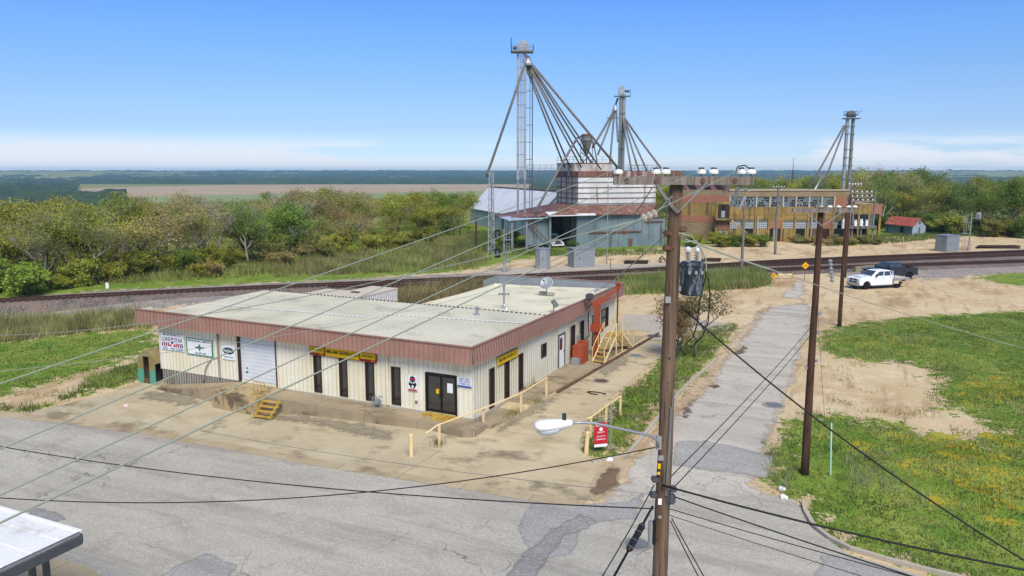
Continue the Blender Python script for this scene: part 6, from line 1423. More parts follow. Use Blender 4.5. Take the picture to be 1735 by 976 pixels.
mb = None
sheet('concrete_pad', pp((800, 462), (860, 455), (960, 450), (1130, 445), (1140, 449), (1000, 458), (850, 466)), 'concrete_pale', .02)
cabinet(907, 933, 422, 456, 'eight sided grey cabinet on the pale pad left of the wider one', 'oct', 2.0)
cabinet(964, 1008, 421, 453.5, 'wide square grey cabinet on the pale pad', 'box', 2.2)
cabinet(1595, 1626, 399, 427, 'grey cabinet beside the rear track at the right', 'box', 2.2)


def signal(base, top, label, side, heads, ladder, hm='black'):
    b_ = GT(*base); zt = on_pole(*top, b_.x, b_.y); t_ = thing('railway_signal', label, 'railway signal', b_)
    mb = MB(); mb.cyl(b_, fl(b_, zt), .1); mb.lathe([(.25, 0), (.22, .5), (.1, .6)], b_, 10); mb.build('mast', 'galv', t_)
    t0 = (b_.x - CX) * FW.x + (b_.y - CY) * FW.y
    for hx_, hy in heads:
        z = on_pole(base[0], hy, b_.x, b_.y); off = (hx_ - base[0]) / F * t0; c = fl(b_ + RT * off, z)
        mb = MB(); mb.box(c, (.75, .14, 1.15), rz=A).bevel(.06); k = mb.build('signal_head', hm, t_); mb = MB(); mb.bar(fl(b_, z - .3), fl(c, z - .3), .06); mb.build('head_bracket', 'galv', t_)
        for dz in (.32, 0, -.32):
            mb = MB(); mb.lathe([(.02, 0), (.11, .01), (.13, .16), (.1, .16), (.09, .02), (.02, .015)], c + FW * .08 + UP * dz, 10, FW); mb.build('lens_hood', hm, k)
        mb = MB(); mb.box(c - FW * .2, (.4, .2, .7), rz=A).bevel(.03); mb.build('housing', 'dark_grey' if hm == 'black' else 'cab_grey', k)
    mb = MB(); off = RT * ladder
    for s_ in (-.2, .2): mb.bar(fl(b_ + off + RT * s_, b_.z + .2), fl(b_ + off + RT * s_, zt - .2), .05)
    n = int((zt - b_.z) / .4)
    for k in range(1, n): mb.bar(fl(b_ + off - RT * .2, b_.z + k * .4), fl(b_ + off + RT * .2, b_.z + k * .4), .035)
    for z in (b_.z + (zt - b_.z) * .45, b_.z + (zt - b_.z) * .75): mb.bar(fl(b_ + off * 1.2 - FW * .3, z), fl(b_ - FW * .3, z), .06); mb.box(fl(b_ + off, z), (.9, .7, .05), rz=A)
    mb.build('ladder', 'galv', t_)


signal((854, 461), (853, 388), 'railway signal with two black heads near the lattice mast', 1, ((843, 397), (843, 429)), .5)
signal((1641, 424), (1646, 361), 'railway signal with ladder and single grey head at the right', 1, ((1653, 366),), -.9, 'cab_grey')
b_ = GT(183, 502); t_ = thing('track_marker', 'small white marker plate on a thin post beside the left track', 'marker', b_); mb = MB(); mb.cyl(b_, b_ + UP * .85, .03); mb.build('post', 'galv', t_); mb = MB(); mb.box(b_ + UP * 1.1, (.3, .03, .6), rz=A); mb.build('marker_plate', 'white', t_)
mb = MB(); b_ = GT(1034, 474); t_ = thing('sign_post', 'thin rusty post with short cross arm behind the store', 'post', b_); mb.cyl(b_, b_ + UP * 2.4, .04); mb.build('post', 'rust', t_); mb = MB(); mb.bar(b_ + UP * 2.38 - RT * .35, b_ + UP * 2.38 + RT * .35, .05); mb.build('cross_arm', 'rust', t_)


def diamond(px, py, base, r, label):
    b_ = GT(*base); z = on_pole(px, py, b_.x, b_.y); t_ = thing('warning_sign', label, 'warning sign', b_); mb = MB(); mb.cyl(b_, fl(b_, z), .035); mb.build('post', 'dark_grey', t_)
    c = fl(b_, z) - FW * .05; mb = MB(); mb.prism([c + RT * (r * math.cos(a)) + UP * (r * math.sin(a)) for a in [k * math.pi / 2 for k in range(4)]], FW * .02); mb.build('sign_plate', 'warn_yellow', t_)
    mb = MB(); mb.bar(c - FW * .012 - RT * r * .3, c - FW * .012 + RT * r * .3, .012, r * .14); mb.bar(c - FW * .014 + RT * r * .3, c - FW * .014 + RT * r * .12 + UP * r * .2, .012, r * .12); mb.build('arrow', 'black_letters', t_)


diamond(1361, 450, (1363, 475), .43, 'yellow diamond warning sign at the end of the road')
diamond(1310, 467, (1310, 473), .38, 'low yellow diamond plate left of the road end')
b_ = [GT(x, y) for x, y in ((1318, 473), (1342, 473))]; t_ = thing('barricade', 'faded yellow barricade boards at the road end', 'barricade', b_[0]); mb = MB(); mb.bar(b_[0] + UP * .55, b_[1] + UP * .55, .05, .2); mb.build('board', 'cream_paint', t_)
for q in b_: mb = MB(); mb.bar(q, q + UP * .8, .1); mb.build('leg', 'yellow_paint', t_)
# rubble, timbers, litter
for i, (px, py, L, lb) in enumerate(((1078, 447, 3.2, 'dark baulk of old timber by the rear track left'), (1205, 443, 2.6, 'dark baulk of old timber under the transformer'), (1690, 421, 7, 'long stack of dark sleepers at the right of the rear track'))):
    q = GT(px, py); t_ = thing('timber_stack', lb, 'timbers', q)
    for k in range(4 if L < 5 else 6):
        mb = MB(); mb.box(q + Vector((.1 * (k % 2), (k % 3) * .35 - .3, .15 + .26 * (k // 3))), (L * (1 - .08 * (k % 3)), .26, .22), rz=R(30) + .06 * ((k * 7) % 5 - 2)); mb.build('timber', 'sleeper_wood', t_)
q = GT(1128, 445); t_ = thing('scrap_heap', 'heap of rusty scrap iron beside the rear track', 'scrap heap', q); rs = random.Random(5)
for k in range(12):
    a = Vector((rs.uniform(-1.5, 1.5), rs.uniform(-.6, .6), rs.uniform(.05, .4))); d = Vector((rs.uniform(-1, 1), rs.uniform(-.5, .5), rs.uniform(-.1, .9))).normalized() * rs.uniform(.4, 1.1); mb = MB(); mb.bar(q + a, q + a + d, .12); mb.build('scrap_piece', 'rust' if k % 2 else 'sleeper_wood', t_)
q = GT(940, 420); bm = bmesh.new(); bmesh.ops.create_icosphere(bm, subdivisions=3, radius=1)
for v in bm.verts: v.co = Vector((v.co.x * 2.6, v.co.y * 1.4, max(0, v.co.z) * .9)) * (1 + .25 * noise.noise(v.co * 2))
mb = MB(); mb.bm.free(); mb.bm = bm; bmesh.ops.rotate(bm, verts=bm.verts, matrix=Matrix.Rotation(A, 3, 'Z')); o = mb.build('rubble_heap', 'rust'); o.location = GT(905, 419); tag(o, 'low reddish rubble heap before the blue porch wall', 'rubble heap')
def junk(px, py, kind, label):
    q = GT(px, py, .05); bm = bmesh.new(); bmesh.ops.create_icosphere(bm, subdivisions=2, radius=.16)
    for v in bm.verts: v.co *= (1 + .5 * noise.noise(v.co * 9 + Vector((px, 0, 0)))); v.co.z = max(-.05, v.co.z * .6)
    mb = MB(); mb.bm.free(); mb.bm = bm; o = mb.build('litter', kind); o.location = q; tag(o, label, 'litter')
M['pink'] = plain('pale pink plastic', '#dcb9bd', .5)
junk(215, 687, 'pink', 'crumpled pale pink bag lying on the apron'); junk(1325, 828, 'white', 'crumpled white paper at the edge of the grass corner'); junk(1328, 842, 'white', 'second white scrap nearest the kerb of the grass corner'); junk(1033, 778, 'white', 'small white scrap by the sale sign grass'); junk(1370, 306 + 60, 'white', 'white scrap before the factory door') if False else None
for px, py, r, lb, m_ in ((1018, 646, .55, 'round rusty manhole cover in the middle of the drive', 'rust'), (1077, 603, .5, 'grey manhole cover further up the drive', 'steel_grey'), (1311, 687, .6, 'pale manhole cover on the right side of the road', 'steel_grey'), (1078, 923, .55, 'grey manhole cover beside the foot of the tall pole', 'steel_grey'), (1108, 570, .7, 'wet looking round cover at the top of the drive', 'dark_grey')):
    q = GT(px, py); t_ = thing('manhole', lb, 'manhole cover', q)
    mb = MB(); mb.lathe([(.01, .034), (r * .72, .034), (r * .72, .02)], q, 24); mb.build('cover', m_, t_); mb = MB(); mb.lathe([(r * .74, .0), (r * .74, .042), (r, .04), (r, .0)], q, 24); mb.build('ring', 'siding_low', t_)
q = GT(1010, 668); mb = MB(); mb.tube([Vector((.5 * math.cos(a) * (1 + .2 * math.sin(3 * a)), .22 * math.sin(a), .06)) for a in [k * .5 for k in range(11)]], .035, 6); o = mb.build('rope', 'trim_brown'); o.location = q; tag(o, 'dark red hose coil lying on the drive', 'hose')
# small blue shed with red roof
q0, q1, q2 = GT(1500, 394), GT(1545, 399), GT(1568, 396); t_ = thing('small_shed', 'small pale blue shed with rusty red roof at the edge of the wood', 'shed', q1); zt = on_pole(1545, 383.5, q1.x, q1.y); zr_ = on_pole(1556, 372, q1.x, q1.y)
ux = (q1 - q0); uy = (q2 - q1); Wd = uy.length; uxn = ux.normalized(); uyn = uy.normalized(); q3 = q0 + uy
mb = MB(); mb.prism([fl(q0, q1.z - .3), fl(q1, q1.z - .3), fl(q1, zt), fl(q0, zt)], uyn * .12); mb.build('long_wall', 'shed_blue', t_)
mid = q1.lerp(q2, .5); mb = MB(); mb.prism([fl(q1, q1.z - .3), fl(q2, q1.z - .3), fl(q2, zt), fl(mid, zr_), fl(q1, zt)], -uxn * .12); mb.build('gable_wall', 'ware_wall', t_)
mb = MB(); mb.prism([fl(q0, q1.z - .3), fl(q3, q1.z - .3), fl(q3, zt), fl(q0.lerp(q3, .5), zr_), fl(q0, zt)], uxn * .12); mb.build('gable_wall', 'ware_wall', t_); mb = MB(); mb.prism([fl(q3, q1.z - .3), fl(q2, q1.z - .3), fl(q2, zt), fl(q3, zt)], -uyn * .12); mb.build('long_wall', 'shed_blue', t_)
M['red_roof'] = paint('rusty red shed roof', '#a5553f', '#8b4130', 1, .7, 0, .8, stain=('#c2a79a', 1.3, .55, .6))
for a, b_ in ((q0 - uyn * .3, q1 - uyn * .3), (q3 + uyn * .3, q2 + uyn * .3)):
    m0, m1_ = q0.lerp(q3, .5), mid; mb = MB(); mb.prism([fl(a - uxn * .3, zt - .1), fl(b_ + uxn * .3, zt - .1), fl(m1_ + uxn * .3, zr_ + .05), fl(m0 - uxn * .3, zr_ + .05)], (0, 0, .1)); mb.build('roof_slope', 'red_roof', t_)
mb = MB(); c = mid + uxn * .03; mb.box(fl(c, zt + (zr_ - zt) * .42), (.5, .1, .55), rz=math.atan2(uyn.y, uyn.x)); mb.build('vent_hole', 'dark_inside', t_); mb = MB(); mb.box(fl(q1.lerp(q2, .5) + uxn * .03, zt - 1.0), (.8, .1, 1.3), rz=math.atan2(uyn.y, uyn.x)); mb.build('window', 'steel_grey', t_); mb = MB(); mb.box(fl(q0.lerp(q1, .62) - uyn * .03, q1.z + .8), (.7, .1, 1.5), rz=math.atan2(uxn.y, uxn.x)); mb.build('door', 'dark_inside', t_)
# canopy of a forecourt at the near left
k0 = G(135, 902, 3.4); kb, kf = G(-160, 815, 3.4), G(-160, 1040, 3.4); M['canopy_white'] = paint('weathered white roof sheet', '#e2e2dd', '#d3d3cc', .8, .6, stain=('#a8a69a', .9, .56, .45), streak=('#b5b2a6', 1.2, .56, .4)); t_ = thing('canopy', 'white flat canopy roof with grey edge on dark posts at the near left', 'canopy', fl(k0, 0))
mb = MB(); mb.prism([fl(k0, 3.32), fl(kb, 3.32), fl(kf, 3.32)], (0, 0, .08)); mb.build('canopy_roof', 'canopy_white', t_)
for f_ in (.12, .3, .48, .66, .84):
    a_, c_ = k0.lerp(kf, f_), kb.lerp(kf, f_); a_ = a_.lerp(c_, .01); mb = MB(); mb.bar(fl(a_, 3.405), fl(c_, 3.405), .05, .025); mb.build('roof_seam', 'canopy_white', t_)
def strip(a, b_, z0, z1, th, mat, nm): mb = MB(); d = (b_ - a).normalized(); n = Vector((-d.y, d.x, 0)) * th; mb.prism([fl(a, z0), fl(b_, z0), fl(b_ + n, z0), fl(a + n, z0)], (0, 0, z1 - z0)); return mb.build(nm, mat, t_)
strip(k0, kf, 3.08, 3.318, .08, 'dark_grey', 'edge_beam'); strip(k0, kf, 3.26, 3.41, -.04, 'dark_grey', 'edge_trim'); strip(k0, kb, 3.08, 3.318, -.08, 'dark_grey', 'edge_beam'); strip(k0, kb, 3.405, 3.44, -.08, 'white', 'gravel_stop')
for px, py in ((66, 947), (89, 936), (12, 970)):
    q = G(px, py, 3.1); q = fl(q + (kb - k0).normalized() * .25 + (kf - k0).normalized() * .05); mb = MB(); mb.box(fl(q, 1.55 + h(q.x, q.y) / 2), (.13, .13, 3.1 - h(q.x, q.y))); mb.build('post', 'dark_grey', t_)


# ------------------------------------------------------------------ vehicles
def truck(name, label, paint_, kind, loc, heading, group):
    t_ = thing(name, label, 'pickup truck', loc, heading, group); add = lambda mb, n, m, p=t_, sm_=False: mb.build(n, m, p, world=False, smooth=sm_)
    wb = 2.05; hw = .97
    def side(mb, poly, w0, w1=None, off=0):
        w1 = w1 or w0; mb.prism([(x, -w0, z) for x, z in poly], (0, 2 * w0, 0)); return mb
    arch = lambda cx, r=.5, n=8: [(cx + r * math.cos(math.pi * k / n), .42 + r * math.sin(math.pi * k / n)) for k in range(n + 1)]
    low = [(2.98, .5), (3.02, .72), (3.0, 1.1), (2.88, 1.24), (1.45, 1.36), (1.3, 1.4), (-1.2, 1.4), (-1.2, .46)] + ([] if 1 else [])
    body = low[:] + list(reversed(arch(wb, .52)))
    body = [(2.98, .5), (3.02, .72), (3.0, 1.1), (2.88, 1.24), (1.45, 1.36), (1.3, 1.4), (-1.2, 1.4), (-1.2, .46), (wb - .52, .46)] + [(wb + .52 * math.cos(a), .42 + .52 * math.sin(a)) for a in [math.pi - math.pi * k / 8 for k in range(9)]] + [(wb + .52, .5)]
    mb = MB(); side(mb, body, hw).bevel(.035, 2); add(mb, 'body', paint_)
    mb = MB(); mb.span(1.5, 2.6, -.55, .55, 1.3, 1.36).bevel(.03); add(mb, 'bonnet_bulge', paint_)
    # cab: tapered, with glass set in
    base = [(1.35, .9), (-1.18, .9)]; z0, z1 = 1.39, 1.96; fx0, fx1, rx0, rx1, w0, w1 = 1.42, .62, -1.18, -1.02, .92, .74
    corner = lambda x, w_, z: [(x, -w_, z), (x, w_, z)]
    P = [Vector((fx0, -w0, z0)), Vector((fx0, w0, z0)), Vector((rx0, w0, z0)), Vector((rx0, -w0, z0)), Vector((fx1, -w1, z1)), Vector((fx1, w1, z1)), Vector((rx1, w1, z1)), Vector((rx1, -w1, z1))]
    mb = MB()
    for f in ((0, 1, 5, 4), (1, 2, 6, 5), (2, 3, 7, 6), (3, 0, 4, 7), (4, 5, 6, 7), (3, 2, 1, 0)): mb.face([P[i] for i in f])
    bmesh.ops.remove_doubles(mb.bm, verts=mb.bm.verts, dist=1e-4); bmesh.ops.recalc_face_normals(mb.bm, faces=mb.bm.faces[:]); mb.bevel(.06, 3); add(mb, 'cab', paint_)
    def glassq(nm, a, b_, c, d, out):
        mb = MB(); mb.prism([q + out * .006 for q in (a, b_, c, d)], out * .012); add(mb, nm, 'car_glass')
    L4 = lambda a, b_, c, d, u, v: a.lerp(b_, u).lerp(d.lerp(c, u), v)
    glassq('windscreen', *[L4(P[0], P[1], P[5], P[4], u, v) for u, v in ((.07, .1), (.93, .1), (.93, .9), (.07, .9))], Vector((.58, 0, .8)))
    glassq('rear_window', *[L4(P[2], P[3], P[7], P[6], u, v) for u, v in ((.12, .15), (.88, .15), (.88, .85), (.12, .85))], Vector((-1, 0, .2)))
    for s_, (a, b_, c, d) in ((1, (P[2], P[1], P[5], P[6])), (-1, (P[3], P[0], P[4], P[7]))):
        out = Vector((0, s_, .3)).normalized()
        for u0, u1, v0 in ((.07, .42, .0), (.47, .8, .1)):
            pts = [L4(a, b_, c, d, u, v) for u, v in ((u0, .1), (u1 + v0 * .8, .1), (u1 - .0, .85), (u0, .85))]; glassq('side_window', *pts, out)
        for x0, x1 in ((-1.12, -.1), (-.06, 1.1)):
            mb = MB(); mb.span(x0, x1, min(s_ * .968, s_ * .982), max(s_ * .968, s_ * .982), .56, 1.36).bevel(.005, 1); dr = add(mb, 'door', paint_)
            mb = MB(); mb.box((x0 + .18, s_ * .995, 1.2), (.18, .03, .05)); add(mb, 'door_handle', 'dark_grey', dr)
        mb = MB(); mb.box((1.0, s_ * 1.12, 1.48), (.12, .2, .3)).bevel(.03); add(mb, 'wing_mirror', 'black')
        mb = MB(); mb.span(-1.15, 1.45, s_ * .93 - .08, s_ * .93 + .08, .38, .44); add(mb, 'side_step', 'chrome' if kind == 'flat' else 'black')
        mb = MB(); mb.box((2.98, s_ * .74, .98), (.1, .36, .26)).bevel(.03); add(mb, 'headlight', 'headlight')
    mb = MB(); mb.span(2.95, 3.05, -.54, .54, .74, 1.14).bevel(.02); gr_ = add(mb, 'grille', 'black'); mb = MB(); mb.span(3.04, 3.07, -.54, .54, .91, .96); mb.span(3.04, 3.072, -.03, .03, .76, 1.12); add(mb, 'grille_bar', paint_ if kind == 'flat' else 'chrome', gr_)
    mb = MB(); mb.span(2.98, 3.16, -.98, .98, .42, .7).bevel(.05); add(mb, 'front_bumper', 'chrome'); mb = MB(); mb.span(2.95, 3.1, -.8, .8, .3, .41); add(mb, 'air_dam', 'black')
    mb = MB(); mb.span(-3.0, 2.8, -.5, .5, .4, .56); add(mb, 'chassis', 'black')
    if kind == 'flat':
        mb = MB(); mb.span(-3.35, -1.3, -1.08, 1.08, .98, 1.1); bd = add(mb, 'flat_bed', 'bed_tan'); mb = MB(); mb.span(-3.37, -1.28, -1.1, -1.06, .92, 1.12); mb.span(-3.37, -1.28, 1.06, 1.1, .92, 1.12); mb.span(-3.39, -3.34, -1.06, 1.06, .92, 1.11); add(mb, 'bed_rail', 'galv', bd)
        for s_ in (-1, 1):
            mb = MB(); mb.span(-2.0, -1.32, s_ * .84 - .2, s_ * .84 + .2, .5, .96).bevel(.02); add(mb, 'tool_box', 'bed_tan')
            mb = MB(); mb.bar((-1.3, s_ * .9, 1.1), (-1.28, s_ * .82, 1.85), .07); add(mb, 'rack_post', 'white')
        mb = MB(); mb.bar((-1.28, -.82, 1.85), (-1.28, .82, 1.85), .07); mb.span(-1.32, -1.27, -.85, .85, 1.1, 1.2); add(mb, 'rack_bar', 'white'); mb = MB(); mb.span(-2.1, -1.5, -.4, .4, 1.1, 1.32).bevel(.03); add(mb, 'bed_box', 'cab_grey')
        mb = MB(); mb.span(-3.75, -3.3, -.05, .05, .6, .7); mb.box((-3.7, 0, .85), (.12, .4, .3)); add(mb, 'tow_hitch', 'black')
    else:
        rb = -3.05; bed = [(-1.24, .5), (-1.24, 1.38), (rb, 1.36), (rb - .03, .6), (-1.95 - .52 + .0, .5)] + []
        cx = -1.98; bed = [(-1.24, .5), (-1.24, 1.38), (rb, 1.36), (rb - .03, .58), (cx - .52, .5)] + [(cx + .52 * math.cos(a), .42 + .52 * math.sin(a)) for a in [math.pi - math.pi * k / 8 for k in range(9)]] + [(cx + .52, .5)]
        for s_ in (-1, 1): mb = MB(); mb.prism([(x, s_ * .97, z) for x, z in bed], (0, -s_ * .14, 0)); add(mb, 'bed_side', paint_)
        mb = MB(); mb.span(rb, -1.24, -.84, .84, .75, .8); add(mb, 'bed_floor', 'black'); mb = MB(); mb.span(rb - .05, rb + .03, -.83, .83, .6, 1.36).bevel(.015); tg = add(mb, 'tailgate', paint_); mb = MB(); mb.span(rb - .065, rb - .05, -.15, .15, 1.15, 1.25); add(mb, 'tailgate_handle', 'black', tg)
        mb = MB(); mb.span(rb - .22, rb - .06, -.95, .95, .48, .66).bevel(.04); add(mb, 'rear_bumper', 'chrome'); mb = MB(); mb.span(-1.3, -1.22, -.83, .83, .6, 1.38); add(mb, 'bed_front', paint_)
        for s_ in (-1, 1): mb = MB(); mb.box((rb - .01, s_ * .9, 1.08), (.06, .13, .35)); add(mb, 'tail_light', 'red_sign')
    for cx in (wb, -1.98):
        for s_ in (-1, 1):
            w_ = s_ * .8; mb = MB(); mb.lathe([(.24, -.12), (.36, -.13), (.4, -.09), (.4, .09), (.36, .13), (.24, .12)], (cx, w_ + s_ * .04, .4), 22, (0, 1, 0)); wh_ = add(mb, 'wheel', 'tyre')
            mb = MB(); mb.lathe([(.05, -.03), (.1, .06), (.2, .09), (.24, .12), (.25, .12), (.25, -.03)], (cx, w_ + s_ * .04, .4), 16, (0, s_, 0)); add(mb, 'rim', 'rim', wh_)
    return t_


f_, r_ = GT(1465, 491), GT(1525, 488); d = f_ - r_; mid = (f_ + r_) / 2
tz = h(mid.x, mid.y); away = Vector((-d.y, d.x, 0)).normalized(); away = away if away.dot(FW) > 0 else -away
truck('pickup_truck', 'white crew cab truck with pale flatbed parked on the dirt', 'truck_white', 'flat', fl(mid + away * .95, tz), math.atan2(d.y, d.x), 'trucks parked on the dirt yard')
r2 = GT(1541, 473.5); d2_ = Vector((math.cos(math.atan2(d.y, d.x) - .06), math.sin(math.atan2(d.y, d.x) - .06), 0)); c = r2 + d2_ * 1.98 + away * .95; truck('pickup_truck', 'dark blue grey crew cab pickup parked behind the white truck', 'truck_grey', 'bed', fl(c, h(c.x, c.y)), math.atan2(d2_.y, d2_.x), 'trucks parked on the dirt yard')
# old white lorry standing in the elevator drive
q = fl(Sf + E1 * ((so + sl0) / 2 - .1) + E2 * 4.6, .3); hd = math.atan2(-E2.y, -E2.x); t_ = thing('old_lorry', 'old white lorry nosing out of the dark elevator drive', 'lorry', q, hd); add = lambda mb, n, m, p=None: mb.build(n, m, p or t_, world=False)
mb = MB(); mb.span(.2, 2.4, -.75, .75, .7, 1.45).bevel(.15, 3); add(mb, 'bonnet', 'white'); mb = MB(); mb.span(-1.3, .3, -.95, .95, .7, 2.3).bevel(.15, 3); add(mb, 'cab', 'white'); mb = MB(); mb.span(.29, .33, -.75, .75, 1.5, 2.1); add(mb, 'windscreen', 'car_glass')
mb = MB(); mb.span(2.38, 2.46, -.5, .5, .75, 1.35); add(mb, 'grille', 'dark_grey'); mb = MB(); mb.span(2.4, 2.6, -1.1, 1.1, .5, .72).bevel(.04); add(mb, 'bumper', 'white'); mb = MB(); mb.span(-4.5, -1.4, -1.2, 1.2, 1.0, 2.9); add(mb, 'load_body', 'rust')
for s_ in (-1, 1):
    mb = MB(); mb.span(1.1, 2.4, s_ * .95 - .2, s_ * .95 + .2, .65, 1.05).bevel(.1, 3); add(mb, 'wing', 'white'); mb = MB(); mb.lathe([(.02, 0), (.14, .01), (.15, .06)], (2.4, s_ * .72, 1.1), 12, (1, 0, 0)); add(mb, 'headlight', 'headlight'); mb = MB(); mb.cyl((1.75, s_ * .8, .45), (1.75, s_ * 1.1, .45), .45, n=16); add(mb, 'wheel', 'tyre')
# ------------------------------------------------------------------ trees, shrubs, grass
def skeleton(rs, hgt, spread, levels, lean=0.1, low=.25, split=(3, 4), droop=0.0):
    """branches as (points, radii) and the tips where foliage sits"""
    br, tips = [], []
    def grow(p, d, L, r, lv):
        pts, rr = [p], [r]; n = 3
        for k in range(n):
            d = (d + Vector((rs.gauss(0, .16), rs.gauss(0, .16), rs.gauss(.04, .1) - droop * (lv > 1)))).normalized(); p = p + d * L / n; pts.append(p); rr.append(r * (1 - .22 * (k + 1)))
        br.append((pts, rr, lv))
        if lv >= levels: tips.append(p); tips.append(pts[-2]); return
        if lv >= levels - 1: tips.append(p)
        for k in range(rs.randint(*split)):
            a = rs.uniform(0, 6.283); up = rs.uniform(.15, .8); e = Vector((math.cos(a) * spread, math.sin(a) * spread, up)).normalized(); f = rs.uniform(.45, 1.0); i = f * n; j = min(int(i), n - 1)
            grow(pts[j].lerp(pts[j + 1], i - j), (d * .5 + e).normalized(), L * rs.uniform(.55, .78), r * .52 * rs.uniform(.8, 1.1), lv + 1)
        if rs.random() < .8: grow(p, (d + Vector((rs.gauss(0, .3), rs.gauss(0, .3), .2))).normalized(), L * .7, rr[-1] * .9, lv + 1)
    grow(Vector((0, 0, 0)), Vector((rs.gauss(0, lean), rs.gauss(0, lean), 1)).normalized(), hgt * .42, hgt * .016 + .03, 0)
    return br, tips


def tree_mesh(seed, hgt, spread, levels, leaves, size, clump, bare=False, low_leaf=0.0, split=(3, 4), bark='bark', stems=1):
    rs = random.Random(seed); br, tips = [], []
    for s_ in range(stems):
        b_, t_ = skeleton(rs, hgt * (1 if s_ == 0 else rs.uniform(.7, .95)), spread, levels, .1 if stems == 1 else .4, split=split)
        o_ = Vector((rs.gauss(0, .4), rs.gauss(0, .4), 0)) if s_ else Vector((0, 0, 0)); br += [([p + o_ for p in pts], rr, lv) for pts, rr, lv in b_]; tips += [p + o_ for p in t_]
    zmax = max(p.z for p in tips); k = hgt / zmax
    mb = MB()
    for pts, rr, lv in br:
        if lv > levels: continue
        mb.tube([p * k for p in pts], [max(r, .03 if bare else .016) for r in rr], 6 if lv == 0 else (4 if lv < 2 else 3))
    trunk = mb.bm; me_t = bpy.data.meshes.new('trunk'); trunk.to_mesh(me_t); trunk.free(); me_t.materials.append(M[bark]); me_t.shade_smooth()
    vs, fs = [], []
    if leaves:
        tips = [p * k for p in tips]
        for _ in range(int(leaves * low_leaf)):
            a, r = rs.uniform(0, 6.283), hgt * .28 * math.sqrt(rs.random()); tips.append(Vector((r * math.cos(a), r * math.sin(a), rs.uniform(.05, .5) * hgt)))
        for p in tips:
            w = rs.uniform(.5, 1.35); n = int(clump * w)
            for _ in range(n):
                c = p + Vector((rs.gauss(0, 1), rs.gauss(0, 1), rs.gauss(0, .75))) * hgt * .048 * w
                if c.z < .1: continue
                u = Vector((rs.gauss(0, 1), rs.gauss(0, 1), rs.gauss(0, 1))).normalized(); v = u.orthogonal().normalized(); v = (v * math.cos(rs.uniform(0, 3)) + u.cross(v) * math.sin(rs.uniform(0, 3))).normalized()
                s_ = size * rs.uniform(.6, 1.4); i = len(vs); vs += [c - u * s_ * .6, c + v * s_ * .38, c + u * s_ * .6, c - v * s_ * .38]; fs.append((i, i + 1, i + 2, i + 3))
    me_c = None
    if fs: me_c = bpy.data.meshes.new('crown'); me_c.from_pydata(vs, [], fs); me_c.materials.append(M['leaf'])
    return me_t, me_c


PROTO = {
    'leafy': [tree_mesh(100 + i, 10, .95, 3, 90, .22, 24, split=(3, 5), low_leaf=.4) for i in range(5)],
    'loose': [tree_mesh(200 + i, 10, .8, 4, 50, .18, 7, split=(2, 4), low_leaf=.3, bark='bark_pale') for i in range(5)],
    'bare': [tree_mesh(300 + i, 10, .8, 4, 1, .2, 1, True, split=(2, 4), bark='bark_pale') for i in range(3)],
    'bush': [tree_mesh(400 + i, 3, 1.25, 2, 60, .14, 26, split=(4, 5), low_leaf=.8, stems=3) for i in range(4)],
}
HUE = {'olive green': (0.31, 0.319, 0.053), 'mid green': (0.184, 0.277, 0.048), 'yellow green': (0.391, 0.407, 0.071), 'golden yellow': (0.487, 0.424, 0.077), 'rust brown': (0.368, 0.246, 0.079), 'grey brown': (0.396, 0.33, 0.125), 'dark green': (0.15, 0.22, 0.05), 'dull green': (0.313, 0.322, 0.089), 'bare grey': (0.437, 0.431, 0.197), 'bright green': (0.3, 0.42, 0.07)}


def tree(kind, hue, loc, hgt, label, group, rs, name='tree', cat='tree', wide=1.0):
    me_t, me_c = rs.choice(PROTO[kind]); s = hgt / (3 if kind == 'bush' else 10); t_ = thing(name, label, cat, loc, rs.uniform(0, 6.28), group); t_.scale = (s * wide, s * wide, s)
    a = bpy.data.objects.new('trunk' if name == 'tree' else 'stem', me_t); COL.objects.link(a); a.parent = t_
    if me_c:
        c = bpy.data.objects.new('crown' if name == 'tree' else 'foliage', me_c); COL.objects.link(c); c.parent = t_; v = rs.uniform(.82, 1.2); q = HUE[hue]; c.color = (q[0] * v * rs.uniform(.92, 1.08), q[1] * v, q[2] * v, 1)
    return t_


def interp(tab, x):
    for (x0, y0), (x1, y1) in zip(tab, tab[1:]):
        if x <= x1: return y0 + (y1 - y0) * max(0, (x - x0)) / (x1 - x0)
    return tab[-1][1]


FRONT = [(-250, 512), (0, 496), (150, 483), (270, 464), (420, 450), (560, 428), (700, 412), (800, 396)]
TOPS = [(-250, 345), (0, 347), (60, 335), (130, 334), (170, 338), (230, 330), (265, 320), (330, 330), (420, 338), (480, 322), (540, 318), (600, 322), (650, 332), (700, 318), (760, 318), (800, 325)]
ZONE = [(-60, 'past left edge'), (60, 'wood left end'), (150, 'left of white marker'), (240, 'behind white marker'), (330, 'over roof left end'), (420, 'over roof peak'), (510, 'over front roof'), (600, 'over storage boxes'), (690, 'left of lattice mast'), (900, 'beside warehouse')]
def zone(px, tab): return next(n for x, n in tab if px < x) if px < tab[-1][0] else tab[-1][1]
def size_word(v): return 'tall' if v > 10.5 else ('medium' if v > 8.5 else 'low')


rs = random.Random(21); placed = []; used = {}


def uniq(lb):                       # a further tree that would read the same gets its neighbourly place
    k = used.get(lb, 0); used[lb] = k + 1
    return lb


